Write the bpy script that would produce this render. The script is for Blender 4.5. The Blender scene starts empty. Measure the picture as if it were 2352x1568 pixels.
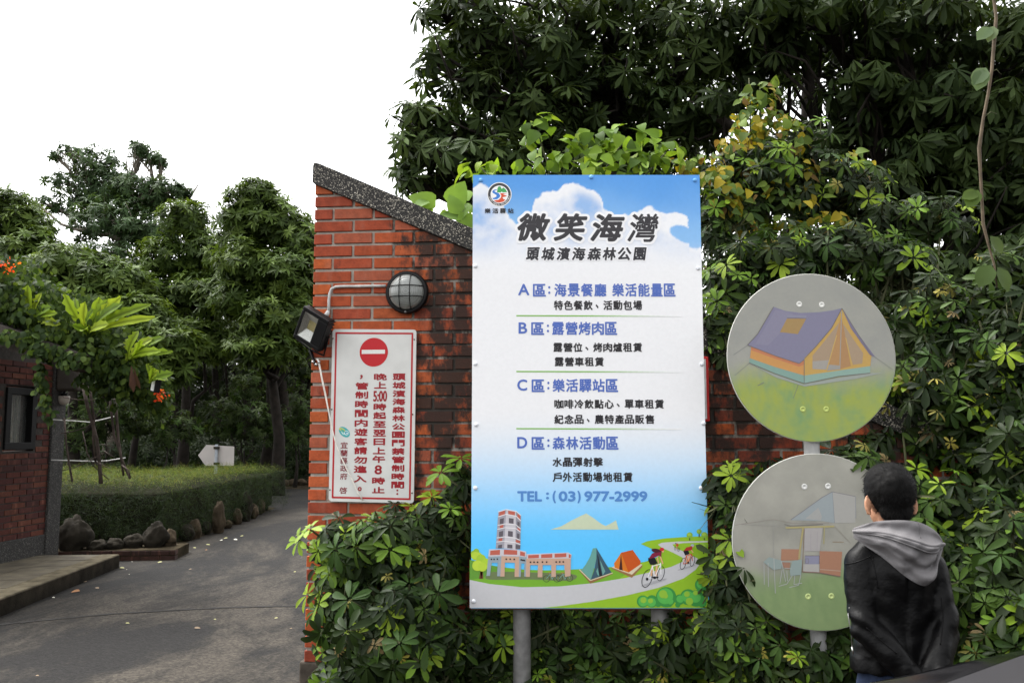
import bpy, bmesh, math, random
import numpy as np
from mathutils import Vector, Matrix, noise
from mathutils.geometry import tessellate_polygon

R = math.radians
C = bpy.context.scene.collection
rng = np.random.default_rng(7)
random.seed(7)

# ------------------------------------------------------------------ camera
F = 2000.0          # focal length in the units of a 2352 px wide frame
CX, CY = 1176.0, 784.0
EYE = np.array([0.0, 0.0, 1.52])
PITCH = R(5.88)
cam_data = bpy.data.cameras.new('camera')
cam_data.sensor_width = 36.0
cam_data.lens = 36.0 * F / 2352.0
cam_data.clip_start = 0.05
cam_data.clip_end = 2000.0
cam = bpy.data.objects.new('camera', cam_data)
C.objects.link(cam)
cam.location = EYE
cam.rotation_euler = (R(90) + PITCH, 0, 0)
bpy.context.scene.camera = cam

# ------------------------------------------------------------------ sky, sun, exposure
SUN_TO = Vector((-0.42, 0.25, 0.86)).normalized()
scene = bpy.context.scene
world = bpy.data.worlds.new('World')
scene.world = world
world.use_nodes = True
wn = world.node_tree
bg = wn.nodes['Background']
sky = wn.nodes.new('ShaderNodeTexSky')
sky.sky_type = 'NISHITA'
sky.sun_disc = False
sky.sun_elevation = math.asin(SUN_TO.z)
sky.sun_rotation = math.atan2(SUN_TO.x, SUN_TO.y) % (2 * math.pi)
sky.air_density = 1.0
sky.dust_density = 4.0
sky.ozone_density = 1.0
hsv = wn.nodes.new('ShaderNodeHueSaturation')
hsv.inputs['Saturation'].default_value = 0.05      # overcast: the blue is gone
wn.links.new(sky.outputs[0], hsv.inputs['Color'])
wn.links.new(hsv.outputs[0], bg.inputs['Color'])
bg.inputs['Strength'].default_value = 0.15
sun_data = bpy.data.lights.new('sun', 'SUN')
sun_data.energy = 0.55
sun_data.angle = R(40)
sun_data.color = (1.0, 0.94, 0.84)
sun = bpy.data.objects.new('sun', sun_data)
C.objects.link(sun)
sun.location = (-6, -10, 20)
sun.rotation_euler = SUN_TO.to_track_quat('Z', 'Y').to_euler()
scene.view_settings.view_transform = 'Standard'
scene.view_settings.look = 'None'
scene.view_settings.exposure = 2.0
scene.view_settings.gamma = 1.0

# ------------------------------------------------------------------ measuring helpers
def ray(px, py):
    dx, dy = (px - CX) / F, (CY - py) / F
    c, s = math.cos(PITCH), math.sin(PITCH)
    return np.array([dx, c - dy * s, s + dy * c])

def P(px, py, D):
    """world point seen at (px, py) at distance Y = D"""
    d = ray(px, py)
    return EYE + d * (D / d[1])

def G(px, py, z=0.0):
    """world point seen at (px, py) on the level z"""
    d = ray(px, py)
    return EYE + d * ((z - EYE[2]) / d[2])

def sc(D):
    return F / D

class Frame:
    """a plane: origin, u (along), v (up), n (towards the viewer)"""
    def __init__(s, o, u, v=(0, 0, 1)):
        s.o = np.array(o, float)
        s.u = np.array(u, float); s.u /= np.linalg.norm(s.u)
        s.v = np.array(v, float); s.v /= np.linalg.norm(s.v)
        s.n = np.cross(s.u, s.v)
    def hit(s, px, py):
        d = ray(px, py)
        t = np.dot(s.o - EYE, s.n) / np.dot(d, s.n)
        q = EYE + d * t - s.o
        return float(np.dot(q, s.u)), float(np.dot(q, s.v))
    def pt(s, a, b, h=0.0):
        return s.o + a * s.u + b * s.v + h * s.n

def lin(r, g, b, k=1.0):
    def f(c):
        c = c / 255.0
        return (c / 12.92 if c <= 0.04045 else ((c + 0.055) / 1.055) ** 2.4) * k
    return (f(r), f(g), f(b))

# ------------------------------------------------------------------ materials
def mat(name):
    m = bpy.data.materials.new(name)
    m.use_nodes = True
    return m, m.node_tree, m.node_tree.nodes['Principled BSDF']

def mat_plain(name, col, rough=0.5, metal=0.0, var=0.15, scale=30.0, bump=0.0, bscale=80.0, spec=0.25, coat=0.0):
    m, nt, b = mat(name)
    tc = nt.nodes.new('ShaderNodeTexCoord')
    n = nt.nodes.new('ShaderNodeTexNoise'); n.inputs['Scale'].default_value = scale; n.inputs['Detail'].default_value = 6
    nt.links.new(tc.outputs['Object'], n.inputs['Vector'])
    r = nt.nodes.new('ShaderNodeValToRGB')
    r.color_ramp.elements[0].position = 0.3; r.color_ramp.elements[1].position = 0.7
    r.color_ramp.elements[0].color = (*[c * (1 - var) for c in col], 1)
    r.color_ramp.elements[1].color = (*[min(1, c * (1 + var)) for c in col], 1)
    nt.links.new(n.outputs['Fac'], r.inputs['Fac'])
    nt.links.new(r.outputs['Color'], b.inputs['Base Color'])
    b.inputs['Roughness'].default_value = rough
    b.inputs['Metallic'].default_value = metal
    b.inputs['Specular IOR Level'].default_value = spec
    b.inputs['Coat Weight'].default_value = coat
    if bump:
        n2 = nt.nodes.new('ShaderNodeTexNoise'); n2.inputs['Scale'].default_value = bscale; n2.inputs['Detail'].default_value = 8
        nt.links.new(tc.outputs['Object'], n2.inputs['Vector'])
        bp = nt.nodes.new('ShaderNodeBump'); bp.inputs['Strength'].default_value = bump; bp.inputs['Distance'].default_value = 0.01
        nt.links.new(n2.outputs['Fac'], bp.inputs['Height'])
        nt.links.new(bp.outputs[0], b.inputs['Normal'])
    return m

def mat_attr(name, rough=0.5, var=0.12, scale=25.0, bump=0.0, bscale=60.0, translucent=0.0, spec=0.5, coat=0.0):
    """colour comes from the mesh's own 'col' attribute, mottled a little"""
    m, nt, b = mat(name)
    at = nt.nodes.new('ShaderNodeAttribute'); at.attribute_name = 'col'
    tc = nt.nodes.new('ShaderNodeTexCoord')
    n = nt.nodes.new('ShaderNodeTexNoise'); n.inputs['Scale'].default_value = scale; n.inputs['Detail'].default_value = 5
    nt.links.new(tc.outputs['Object'], n.inputs['Vector'])
    mr = nt.nodes.new('ShaderNodeMapRange')
    mr.inputs['From Min'].default_value = 0.3; mr.inputs['From Max'].default_value = 0.7
    mr.inputs['To Min'].default_value = 1 - var; mr.inputs['To Max'].default_value = 1 + var
    nt.links.new(n.outputs['Fac'], mr.inputs['Value'])
    mx = nt.nodes.new('ShaderNodeVectorMath'); mx.operation = 'SCALE'
    nt.links.new(at.outputs['Color'], mx.inputs[0]); nt.links.new(mr.outputs[0], mx.inputs['Scale'])
    nt.links.new(mx.outputs[0], b.inputs['Base Color'])
    b.inputs['Roughness'].default_value = rough
    b.inputs['Specular IOR Level'].default_value = spec
    b.inputs['Coat Weight'].default_value = coat
    if bump:
        n2 = nt.nodes.new('ShaderNodeTexNoise'); n2.inputs['Scale'].default_value = bscale; n2.inputs['Detail'].default_value = 8
        nt.links.new(tc.outputs['Object'], n2.inputs['Vector'])
        bp = nt.nodes.new('ShaderNodeBump'); bp.inputs['Strength'].default_value = bump; bp.inputs['Distance'].default_value = 0.01
        nt.links.new(n2.outputs['Fac'], bp.inputs['Height'])
        nt.links.new(bp.outputs[0], b.inputs['Normal'])
    if translucent:
        t = nt.nodes.new('ShaderNodeBsdfTranslucent')
        mx2 = nt.nodes.new('ShaderNodeVectorMath'); mx2.operation = 'MULTIPLY'
        nt.links.new(mx.outputs[0], mx2.inputs[0]); mx2.inputs[1].default_value = (1.3, 1.25, 0.6)
        nt.links.new(mx2.outputs[0], t.inputs['Color'])
        ms = nt.nodes.new('ShaderNodeMixShader'); ms.inputs[0].default_value = translucent
        nt.links.new(b.outputs[0], ms.inputs[1]); nt.links.new(t.outputs[0], ms.inputs[2])
        nt.links.new(ms.outputs[0], nt.nodes['Material Output'].inputs['Surface'])
    return m

# ------------------------------------------------------------------ objects
def tag(o, label=None, cat=None, group=None, kind=None):
    if label: o['label'] = label
    if cat: o['category'] = cat
    if group: o['group'] = group
    if kind: o['kind'] = kind
    return o

ROOT = {}
def empty(name, loc, label, cat, group=None):
    o = bpy.data.objects.new(name, None)
    C.objects.link(o)
    o.empty_display_size = 0.2
    o.location = [float(c) for c in loc]
    ROOT[o.name] = np.array(loc, float)
    return tag(o, label, cat, group)

def link_mesh(name, me, material, parent=None, loc=None):
    o = bpy.data.objects.new(name, me)
    C.objects.link(o)
    if material is not None: me.materials.append(material)
    if parent is not None:
        o.parent = parent
        ROOT[o.name] = ROOT.get(parent.name, np.zeros(3))
    else:
        ROOT[o.name] = np.zeros(3) if loc is None else np.array(loc, float)
        if loc is not None: o.location = [float(c) for c in loc]
    return o

class MB:
    """collects shapes in world coordinates; build() links them as ONE mesh object"""
    def __init__(s):
        s.v, s.f, s.c = [], [], []
    def add(s, verts, faces, col=None):
        k = len(s.v)
        s.v += [tuple(map(float, p)) for p in verts]
        s.f += [tuple(i + k for i in f) for f in faces]
        s.c += [(col or (0.5, 0.5, 0.5))] * len(verts)
    def quad(s, a, b, c, d, col=None):
        s.add([a, b, c, d], [(0, 1, 2, 3)], col)
    def box(s, o, ax, ay, az, col=None, ch=0.0):
        """box centred at o with half-axis vectors; ch chamfers the edges"""
        o, ax, ay, az = [np.array(q, float) for q in (o, ax, ay, az)]
        if ch <= 0:
            vs = [o + i * ax + j * ay + k * az for i in (-1, 1) for j in (-1, 1) for k in (-1, 1)]
            s.add(vs, [(0, 1, 3, 2), (4, 6, 7, 5), (0, 4, 5, 1), (2, 3, 7, 6), (0, 2, 6, 4), (1, 5, 7, 3)], col)
            return
        bm = bmesh.new()
        bmesh.ops.create_cube(bm, size=2)
        L = [np.linalg.norm(q) for q in (ax, ay, az)]
        U = [ax / L[0], ay / L[1], az / L[2]]
        for q in bm.verts: q.co = Vector((q.co.x * L[0], q.co.y * L[1], q.co.z * L[2]))
        bmesh.ops.bevel(bm, geom=bm.edges[:], offset=ch, segments=2, affect='EDGES', profile=0.5)
        bm.verts.index_update()
        vs = [o + q.co.x * U[0] + q.co.y * U[1] + q.co.z * U[2] for q in bm.verts]
        s.add(vs, [[q.index for q in f.verts] for f in bm.faces], col)
        bm.free()
    def abox(s, x0, x1, y0, y1, z0, z1, col=None, ch=0.0):
        s.box(((x0 + x1) / 2, (y0 + y1) / 2, (z0 + z1) / 2), ((x1 - x0) / 2, 0, 0), (0, (y1 - y0) / 2, 0), (0, 0, (z1 - z0) / 2), col, ch)
    def fbox(s, fr, a0, a1, b0, b1, h0, h1, col=None, ch=0.0):
        s.box(fr.pt((a0 + a1) / 2, (b0 + b1) / 2, (h0 + h1) / 2), fr.u * (a1 - a0) / 2, fr.v * (b1 - b0) / 2, fr.n * (h1 - h0) / 2, col, ch)
    def tube(s, pts, rad, seg=8, col=None, cap=True):
        pts = [np.array(p, float) for p in pts]
        if not hasattr(rad, '__len__'): rad = [rad] * len(pts)
        vs, fs = [], []
        up = np.array([0.13, 0.21, 0.97])
        px = None
        for i, p in enumerate(pts):
            d = pts[min(i + 1, len(pts) - 1)] - pts[max(i - 1, 0)]
            d = d / (np.linalg.norm(d) + 1e-9)
            if px is None:
                px = np.cross(d, up)
                if np.linalg.norm(px) < 0.2: px = np.cross(d, (1, 0, 0))
            px = px - d * np.dot(px, d); px /= np.linalg.norm(px) + 1e-9
            py = np.cross(d, px)
            for k in range(seg):
                t = 2 * math.pi * k / seg
                vs.append(p + rad[i] * (math.cos(t) * px + math.sin(t) * py))
        for i in range(len(pts) - 1):
            for k in range(seg):
                a, b = i * seg + k, i * seg + (k + 1) % seg
                fs.append((a, b, b + seg, a + seg))
        if cap:
            fs.append(tuple(range(seg))[::-1]); fs.append(tuple((len(pts) - 1) * seg + k for k in range(seg)))
        s.add(vs, fs, col)
    def lathe(s, o, axis, prof, seg=32, col=None):
        """prof: (radius, height along axis)"""
        o = np.array(o, float); a = np.array(axis, float); a /= np.linalg.norm(a)
        x = np.cross(a, (0.3, 0.1, 0.94)); x /= np.linalg.norm(x); y = np.cross(a, x)
        vs, fs = [], []
        for r, h in prof:
            for k in range(seg):
                t = 2 * math.pi * k / seg
                vs.append(o + a * h + max(r, 1e-5) * (math.cos(t) * x + math.sin(t) * y))
        for i in range(len(prof) - 1):
            for k in range(seg):
                p, q = i * seg + k, i * seg + (k + 1) % seg
                fs.append((p, q, q + seg, p + seg))
        s.add(vs, fs, col)
    def sphere(s, o, r, seg=16, rings=10, col=None, sx=1, sy=1, sz=1):
        o = np.array(o, float)
        vs, fs = [], []
        for i in range(rings + 1):
            th = math.pi * i / rings
            for k in range(seg):
                t = 2 * math.pi * k / seg
                vs.append(o + r * np.array([sx * math.sin(th) * math.cos(t), sy * math.sin(th) * math.sin(t), sz * math.cos(th)]))
        for i in range(rings):
            for k in range(seg):
                a, b = i * seg + k, i * seg + (k + 1) % seg
                fs.append((a, a + seg, b + seg, b))
        s.add(vs, fs, col)
    def prism(s, fr, poly, h0, h1, col=None):
        """polygon (a, b) in a Frame, extruded from h0 to h1"""
        n = len(poly)
        tri = tessellate_polygon([[Vector((a, b, 0)) for a, b in poly]])
        vs = [fr.pt(a, b, h1) for a, b in poly] + [fr.pt(a, b, h0) for a, b in poly]
        area = sum(poly[i][0] * poly[(i + 1) % n][1] - poly[(i + 1) % n][0] * poly[i][1] for i in range(n))
        fs = []
        for t in tri:
            a, b, c = [poly[i] for i in t]
            w = (b[0] - a[0]) * (c[1] - a[1]) - (c[0] - a[0]) * (b[1] - a[1])
            t = tuple(t) if w > 0 else tuple(t)[::-1]
            fs.append(t); fs.append(tuple(i + n for i in t)[::-1])
        for i in range(n):
            j = (i + 1) % n
            fs.append((i, i + n, j + n, j) if area > 0 else (j, j + n, i + n, i))
        s.add(vs, fs, col)
    def flat(s, fr, poly, h, col):
        """thin printed shape: polygon laid on a Frame at height h"""
        tri = tessellate_polygon([[Vector((a, b, 0)) for a, b in poly]])
        fs = []
        for t in tri:
            a, b, c = [poly[i] for i in t]
            w = (b[0] - a[0]) * (c[1] - a[1]) - (c[0] - a[0]) * (b[1] - a[1])
            fs.append(tuple(t) if w > 0 else tuple(t)[::-1])
        s.add([fr.pt(a, b, h) for a, b in poly], fs, col)
    def build(s, name, material, parent=None, smooth=False, loc=None, angle=None):
        base = ROOT.get(parent.name, np.zeros(3)) if parent is not None else (np.zeros(3) if loc is None else np.array(loc, float))
        me = bpy.data.meshes.new(name)
        me.from_pydata([(a - base[0], b - base[1], c - base[2]) for a, b, c in s.v], [], s.f)
        at = me.color_attributes.new('col', 'FLOAT_COLOR', 'POINT')
        arr = np.ones((len(s.v), 4), np.float32)
        if s.c: arr[:, :3] = np.array(s.c, np.float32)
        at.data.foreach_set('color', arr.ravel())
        if smooth:
            me.polygons.foreach_set('use_smooth', [True] * len(me.polygons))
            if angle: me.set_sharp_from_angle(angle=R(angle))
        me.update()
        return link_mesh(name, me, material, parent, loc)

# ------------------------------------------------------------------ foliage
def leaf_template(n, w, fold=0.25, curl=0.15, base=0.06, pw=0.75, tip=0.55):
    vs, fs = [], []
    for i in range(n + 1):
        t = i / n
        wid = (max(t, 0.0) ** pw) * (max(1 - t, 0.0) ** tip)
        wid = w * 0.5 * wid / 0.52 + (0.02 if i == 0 else 0.012)
        z = -curl * t * t
        vs += [(base + t * (1 - base), -wid, z + fold * wid), (base + t * (1 - base), 0, z), (base + t * (1 - base), wid, z + fold * wid)]
    for i in range(n):
        a = i * 3
        fs += [(a, a + 3, a + 4, a + 1), (a + 1, a + 4, a + 5, a + 2)]
    return np.array(vs), np.array(fs)

def unit(a):
    return a / (np.linalg.norm(a, axis=-1, keepdims=True) + 1e-9)

class Foliage:
    def __init__(s):
        s.V, s.Fc, s.Cc, s.n = [], [], [], 0
    def leaves(s, tpl, O, X, Z, L, col):
        """N leaves: origin O, direction X, normal Z, length L, colour (N,3)"""
        tv, tf = tpl
        X = unit(X); Y = unit(np.cross(Z, X)); Z = np.cross(X, Y)
        N, k = len(O), len(tv)
        L = np.broadcast_to(L, (N,))
        v = O[:, None] + L[:, None, None] * (tv[None, :, 0:1] * X[:, None] + tv[None, :, 1:2] * Y[:, None] + tv[None, :, 2:3] * Z[:, None])
        f = tf[None] + (np.arange(N) * k)[:, None, None] + s.n
        s.V.append(v.reshape(-1, 3)); s.Fc.append(f.reshape(-1, 4)); s.Cc.append(np.repeat(col, k, axis=0)); s.n += N * k
    def rosettes(s, tpl, Ct, A, nl, L, tilt, col, jit=0.12, lvar=0.15, cvar=0.15):
        """compound leaves / leaf whorls: nl leaves around axis A at Ct; tilt range in degrees, above (+) or below the plane"""
        N = len(Ct)
        A = unit(A)
        ref = unit(rng.normal(size=(N, 3)))
        U = unit(np.cross(A, ref)); W = np.cross(A, U)
        L = np.broadcast_to(L, (N,))
        nls = rng.integers(nl[0], nl[1] + 1, N)
        m = nl[1]
        ang = (np.arange(m)[None] / nls[:, None]) * 2 * np.pi + rng.normal(0, jit, (N, m))
        keep = np.arange(m)[None] < nls[:, None]
        tl = np.radians(rng.uniform(tilt[0], tilt[1], (N, m)))
        rad = np.cos(ang)[..., None] * U[:, None] + np.sin(ang)[..., None] * W[:, None]
        X = np.cos(tl)[..., None] * rad + np.sin(tl)[..., None] * A[:, None]
        Z = np.cos(tl)[..., None] * A[:, None] - np.sin(tl)[..., None] * rad
        O = np.repeat(Ct[:, None], m, 1)
        LL = L[:, None] * rng.uniform(1 - lvar, 1 + lvar, (N, m))
        cc = col[:, None] * rng.uniform(1 - cvar, 1 + cvar, (N, m, 1))
        s.leaves(tpl, O[keep], X[keep], Z[keep], LL[keep], cc[keep])
    def build(s, name, material, parent=None, loc=None):
        v = np.concatenate(s.V); f = np.concatenate(s.Fc); c = np.concatenate(s.Cc)
        base = ROOT.get(parent.name, np.zeros(3)) if parent is not None else (np.zeros(3) if loc is None else np.array(loc, float))
        v = v - base
        me = bpy.data.meshes.new(name)
        me.vertices.add(len(v)); me.vertices.foreach_set('co', v.astype(np.float32).ravel())
        me.loops.add(f.size); me.loops.foreach_set('vertex_index', f.astype(np.int32).ravel())
        me.polygons.add(len(f)); me.polygons.foreach_set('loop_start', np.arange(0, f.size, 4, dtype=np.int32))
        me.polygons.foreach_set('use_smooth', np.ones(len(f), bool))
        me.update(calc_edges=True)
        at = me.color_attributes.new('col', 'FLOAT_COLOR', 'POINT')
        arr = np.ones((len(v), 4), np.float32); arr[:, :3] = c
        at.data.foreach_set('color', arr.ravel())
        return link_mesh(name, me, material, parent, loc)

def blob_points(n, c, r, lo=0.75, hi=1.05, zmin=-1.0, front=None):
    """n points near the surface of an ellipsoid, and their outward directions"""
    d = unit(rng.normal(size=(int(n * 3) + 20, 3)))
    d = d[d[:, 2] > zmin]
    if front is not None: d = d[d[:, 1] < front]
    d = d[:n]
    rr = rng.uniform(lo, hi, (len(d), 1)) 
    return np.array(c) + d * np.array(r) * rr, unit(d / np.array(r))

def pick(cols, n, w=None):
    cols = np.array(cols, float)
    return cols[rng.choice(len(cols), n, p=w)]
# ================================================================== SETTING
def px_bump_chain(nt, b, tc, scale, strength, dist=0.01, detail=8):
    n2 = nt.nodes.new('ShaderNodeTexNoise'); n2.inputs['Scale'].default_value = scale; n2.inputs['Detail'].default_value = detail
    nt.links.new(tc.outputs['Object'], n2.inputs['Vector'])
    bp = nt.nodes.new('ShaderNodeBump'); bp.inputs['Strength'].default_value = strength; bp.inputs['Distance'].default_value = dist
    nt.links.new(n2.outputs['Fac'], bp.inputs['Height']); nt.links.new(bp.outputs[0], b.inputs['Normal'])

def mat_asphalt():
    m, nt, b = mat('asphalt')
    tc = nt.nodes.new('ShaderNodeTexCoord')
    mp = nt.nodes.new('ShaderNodeMapping'); mp.inputs['Scale'].default_value = (1.5, 0.50, 1.0); mp.inputs['Rotation'].default_value = (0, 0, R(14))
    nt.links.new(tc.outputs['Object'], mp.inputs['Vector'])
    big = nt.nodes.new('ShaderNodeTexNoise'); big.inputs['Scale'].default_value = 0.55; big.inputs['Detail'].default_value = 14; big.inputs['Roughness'].default_value = 0.76
    big.inputs['Distortion'].default_value = 0.5
    nt.links.new(mp.outputs[0], big.inputs['Vector'])
    r1 = nt.nodes.new('ShaderNodeValToRGB')
    e = r1.color_ramp.elements
    e[0].position = 0.46; e[0].color = (0.011, 0.0102, 0.0098, 1)
    e[1].position = 0.57; e[1].color = (0.045, 0.0385, 0.031, 1)
    e2 = e.new(0.505); e2.color = (0.021, 0.0185, 0.0155, 1)
    nt.links.new(big.outputs['Fac'], r1.inputs['Fac'])
    fine = nt.nodes.new('ShaderNodeTexVoronoi'); fine.inputs['Scale'].default_value = 70
    nt.links.new(tc.outputs['Object'], fine.inputs['Vector'])
    mr = nt.nodes.new('ShaderNodeMapRange'); mr.inputs['To Min'].default_value = 0.50; mr.inputs['To Max'].default_value = 1.50
    sep = nt.nodes.new('ShaderNodeSeparateColor'); nt.links.new(fine.outputs['Color'], sep.inputs[0])
    nt.links.new(sep.outputs[0], mr.inputs['Value'])
    sc_ = nt.nodes.new('ShaderNodeVectorMath'); sc_.operation = 'SCALE'
    # darker band along the kerb, breaking up away from it
    sx = nt.nodes.new('ShaderNodeSeparateXYZ'); nt.links.new(tc.outputs['Object'], sx.inputs[0])
    n5 = nt.nodes.new('ShaderNodeTexNoise'); n5.inputs['Scale'].default_value = 1.6; n5.inputs['Detail'].default_value = 8; n5.inputs['Roughness'].default_value = .7
    nt.links.new(tc.outputs['Object'], n5.inputs['Vector'])
    ma = nt.nodes.new('ShaderNodeMath'); ma.operation = 'MULTIPLY_ADD'; ma.inputs[1].default_value = 1.8
    nt.links.new(n5.outputs['Fac'], ma.inputs[0]); nt.links.new(sx.outputs['X'], ma.inputs[2])
    md = nt.nodes.new('ShaderNodeMapRange'); md.interpolation_type = 'SMOOTHSTEP'; md.inputs['From Min'].default_value = -3.7; md.inputs['From Max'].default_value = -2.1; md.inputs['To Min'].default_value = .38
    nt.links.new(ma.outputs[0], md.inputs['Value'])
    mm = nt.nodes.new('ShaderNodeMath'); mm.operation = 'MULTIPLY'
    nt.links.new(mr.outputs[0], mm.inputs[0]); nt.links.new(md.outputs[0], mm.inputs[1])
    nt.links.new(r1.outputs['Color'], sc_.inputs[0]); nt.links.new(mm.outputs[0], sc_.inputs['Scale'])
    nt.links.new(sc_.outputs[0], b.inputs['Base Color'])
    b.inputs['Roughness'].default_value = 0.82
    b.inputs['Specular IOR Level'].default_value = 0.15
    bp = nt.nodes.new('ShaderNodeBump'); bp.inputs['Strength'].default_value = 0.6; bp.inputs['Distance'].default_value = 0.004
    nt.links.new(fine.outputs['Distance'], bp.inputs['Height']); nt.links.new(bp.outputs[0], b.inputs['Normal'])
    return m

M_ASPHALT = mat_asphalt()
M_SOIL = mat_plain('soil', (0.035, 0.028, 0.018), 0.95, var=0.5, scale=6, bump=0.8, bscale=25, spec=.02)

# ground sheet to the horizon
g = MB(); g.quad((-600, -600, 0), (600, -600, 0), (600, 600, 0), (-600, 600, 0))
tag(g.build('ground', M_SOIL), kind='structure')
# road: frontage in front of the wall and the drive that runs through the gate and bends left
rd = MB()
z = 0.004
rd.quad((-14, -8, z), (14, -8, z), (14, 4.05, z), (-14, 4.05, z))
L = [(-14, 4.05), (-7.0, 7.0), (-4.62, 10.6), (-4.45, 12.0), (-4.7, 17.6), (-6.5, 19.4), (-9.5, 20.2), (-15, 20.6)]
Rr = [(-1.05, 4.05), (-1.25, 7.0), (-1.3, 10.6), (-1.4, 13.5), (-1.8, 19.0), (-3.2, 22.4), (-8.5, 24.2), (-15, 24.6)]
for i in range(len(L) - 1):
    rd.quad((*L[i], z), (*Rr[i], z), (*Rr[i + 1], z), (*L[i + 1], z))
tag(rd.build('road', M_ASPHALT), kind='structure')
# the open joint across the drive
jt = MB()
jp = [G(x, y, 0.008) for x, y in ((-60, 1441), (0, 1433), (120, 1421), (250, 1409), (380, 1401), (520, 1394), (640, 1391), (740, 1389))]
for i in range(len(jp) - 1):
    a, b_ = jp[i], jp[i + 1]
    n_ = 6
    for k in range(n_):
        p0 = a + (b_ - a) * k / n_; p1 = a + (b_ - a) * (k + 1) / n_
        w0 = 0.022 + 0.010 * math.sin(i * 7 + k * 2.3); w1 = 0.022 + 0.010 * math.sin(i * 7 + (k + 1) * 2.3)
        if k == n_ - 1: w1 = 0.022 + 0.010 * math.sin((i + 1) * 7)
        jt.quad(p0 - (0, w0, 0), p1 - (0, w1, 0), p1 + (0, w1, 0), p0 + (0, w0, 0))
tag(jt.build('road_joint', mat_plain('road_joint', (0.02, 0.019, 0.018), 0.9)), kind='structure')

# ------------------------------------------------------------------ brickwork
def clip_under(poly, top, gap):
    """keep the part of a polygon below the line b = top(a) - gap"""
    out = []
    n = len(poly)
    def d(p): return top(p[0]) - gap - p[1]
    for i in range(n):
        p, q = poly[i], poly[(i + 1) % n]
        dp, dq = d(p), d(q)
        if dp >= 0: out.append(p)
        if (dp > 0 > dq) or (dp < 0 < dq):
            t = dp / (dp - dq)
            out.append((p[0] + (q[0] - p[0]) * t, p[1] + (q[1] - p[1]) * t))
    return out

BRICK_COLS = [lin(174, 82, 46), lin(168, 77, 45), lin(176, 88, 50), lin(162, 73, 46), lin(168, 88, 62), lin(152, 68, 45), lin(180, 88, 44)]
def bricks(mb, fr, a0, a1, rows, bl, bh, joint, top, b_start=0.0, depth=0.10, proud=0.008, cols=BRICK_COLS, half_first=True, k=1.0, chip=0.0028, hole=None):
    for r in range(rows):
        b0 = b_start + r * (bh + joint); b1 = b0 + bh
        a = a0
        first = True
        while a < a1:
            ln = bl
            if first and (r % 2 == 0) == half_first: ln = bl * 0.46
            first = False
            e = min(a + ln, a1)
            ja, jb = random.uniform(-.002, .002), random.uniform(-.0022, .0022)
            poly = clip_under([(a, b0 + jb), (e + ja, b0 + jb), (e + ja, b1 + jb), (a, b1 + jb)], top, 0.004)
            a = e + joint
            if hole and hole(0.5 * (poly[0][0] + poly[1][0]) if len(poly) > 2 else 0, b0): continue
            if len(poly) < 3: continue
            c = random.choice(cols); v = random.uniform(0.74, 0.96) * k
            col = tuple(q * v for q in c)
            cxa = sum(p[0] for p in poly) / len(poly); cyb = sum(p[1] for p in poly) / len(poly)
            def shrink(p, s_):
                da, db = cxa - p[0], cyb - p[1]
                l = math.hypot(da, db) + 1e-9
                return (p[0] + da / l * min(s_ * 1.4, l * .5), p[1] + db / l * min(s_ * 1.4, l * .5))
            n = len(poly)
            h = proud + random.uniform(-.0025, .0025)
            inn = [shrink(p, chip) for p in poly]
            vs = [fr.pt(*p, h) for p in inn] + [fr.pt(*p, h - chip) for p in poly] + [fr.pt(*p, -depth) for p in poly]
            fs = [tuple(range(n))]
            for i in range(n):
                j = (i + 1) % n
                fs.append((i, i + n, j + n, j)); fs.append((i + n, i + 2 * n, j + 2 * n, j + n))
            mb.add(vs, fs, col)

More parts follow.
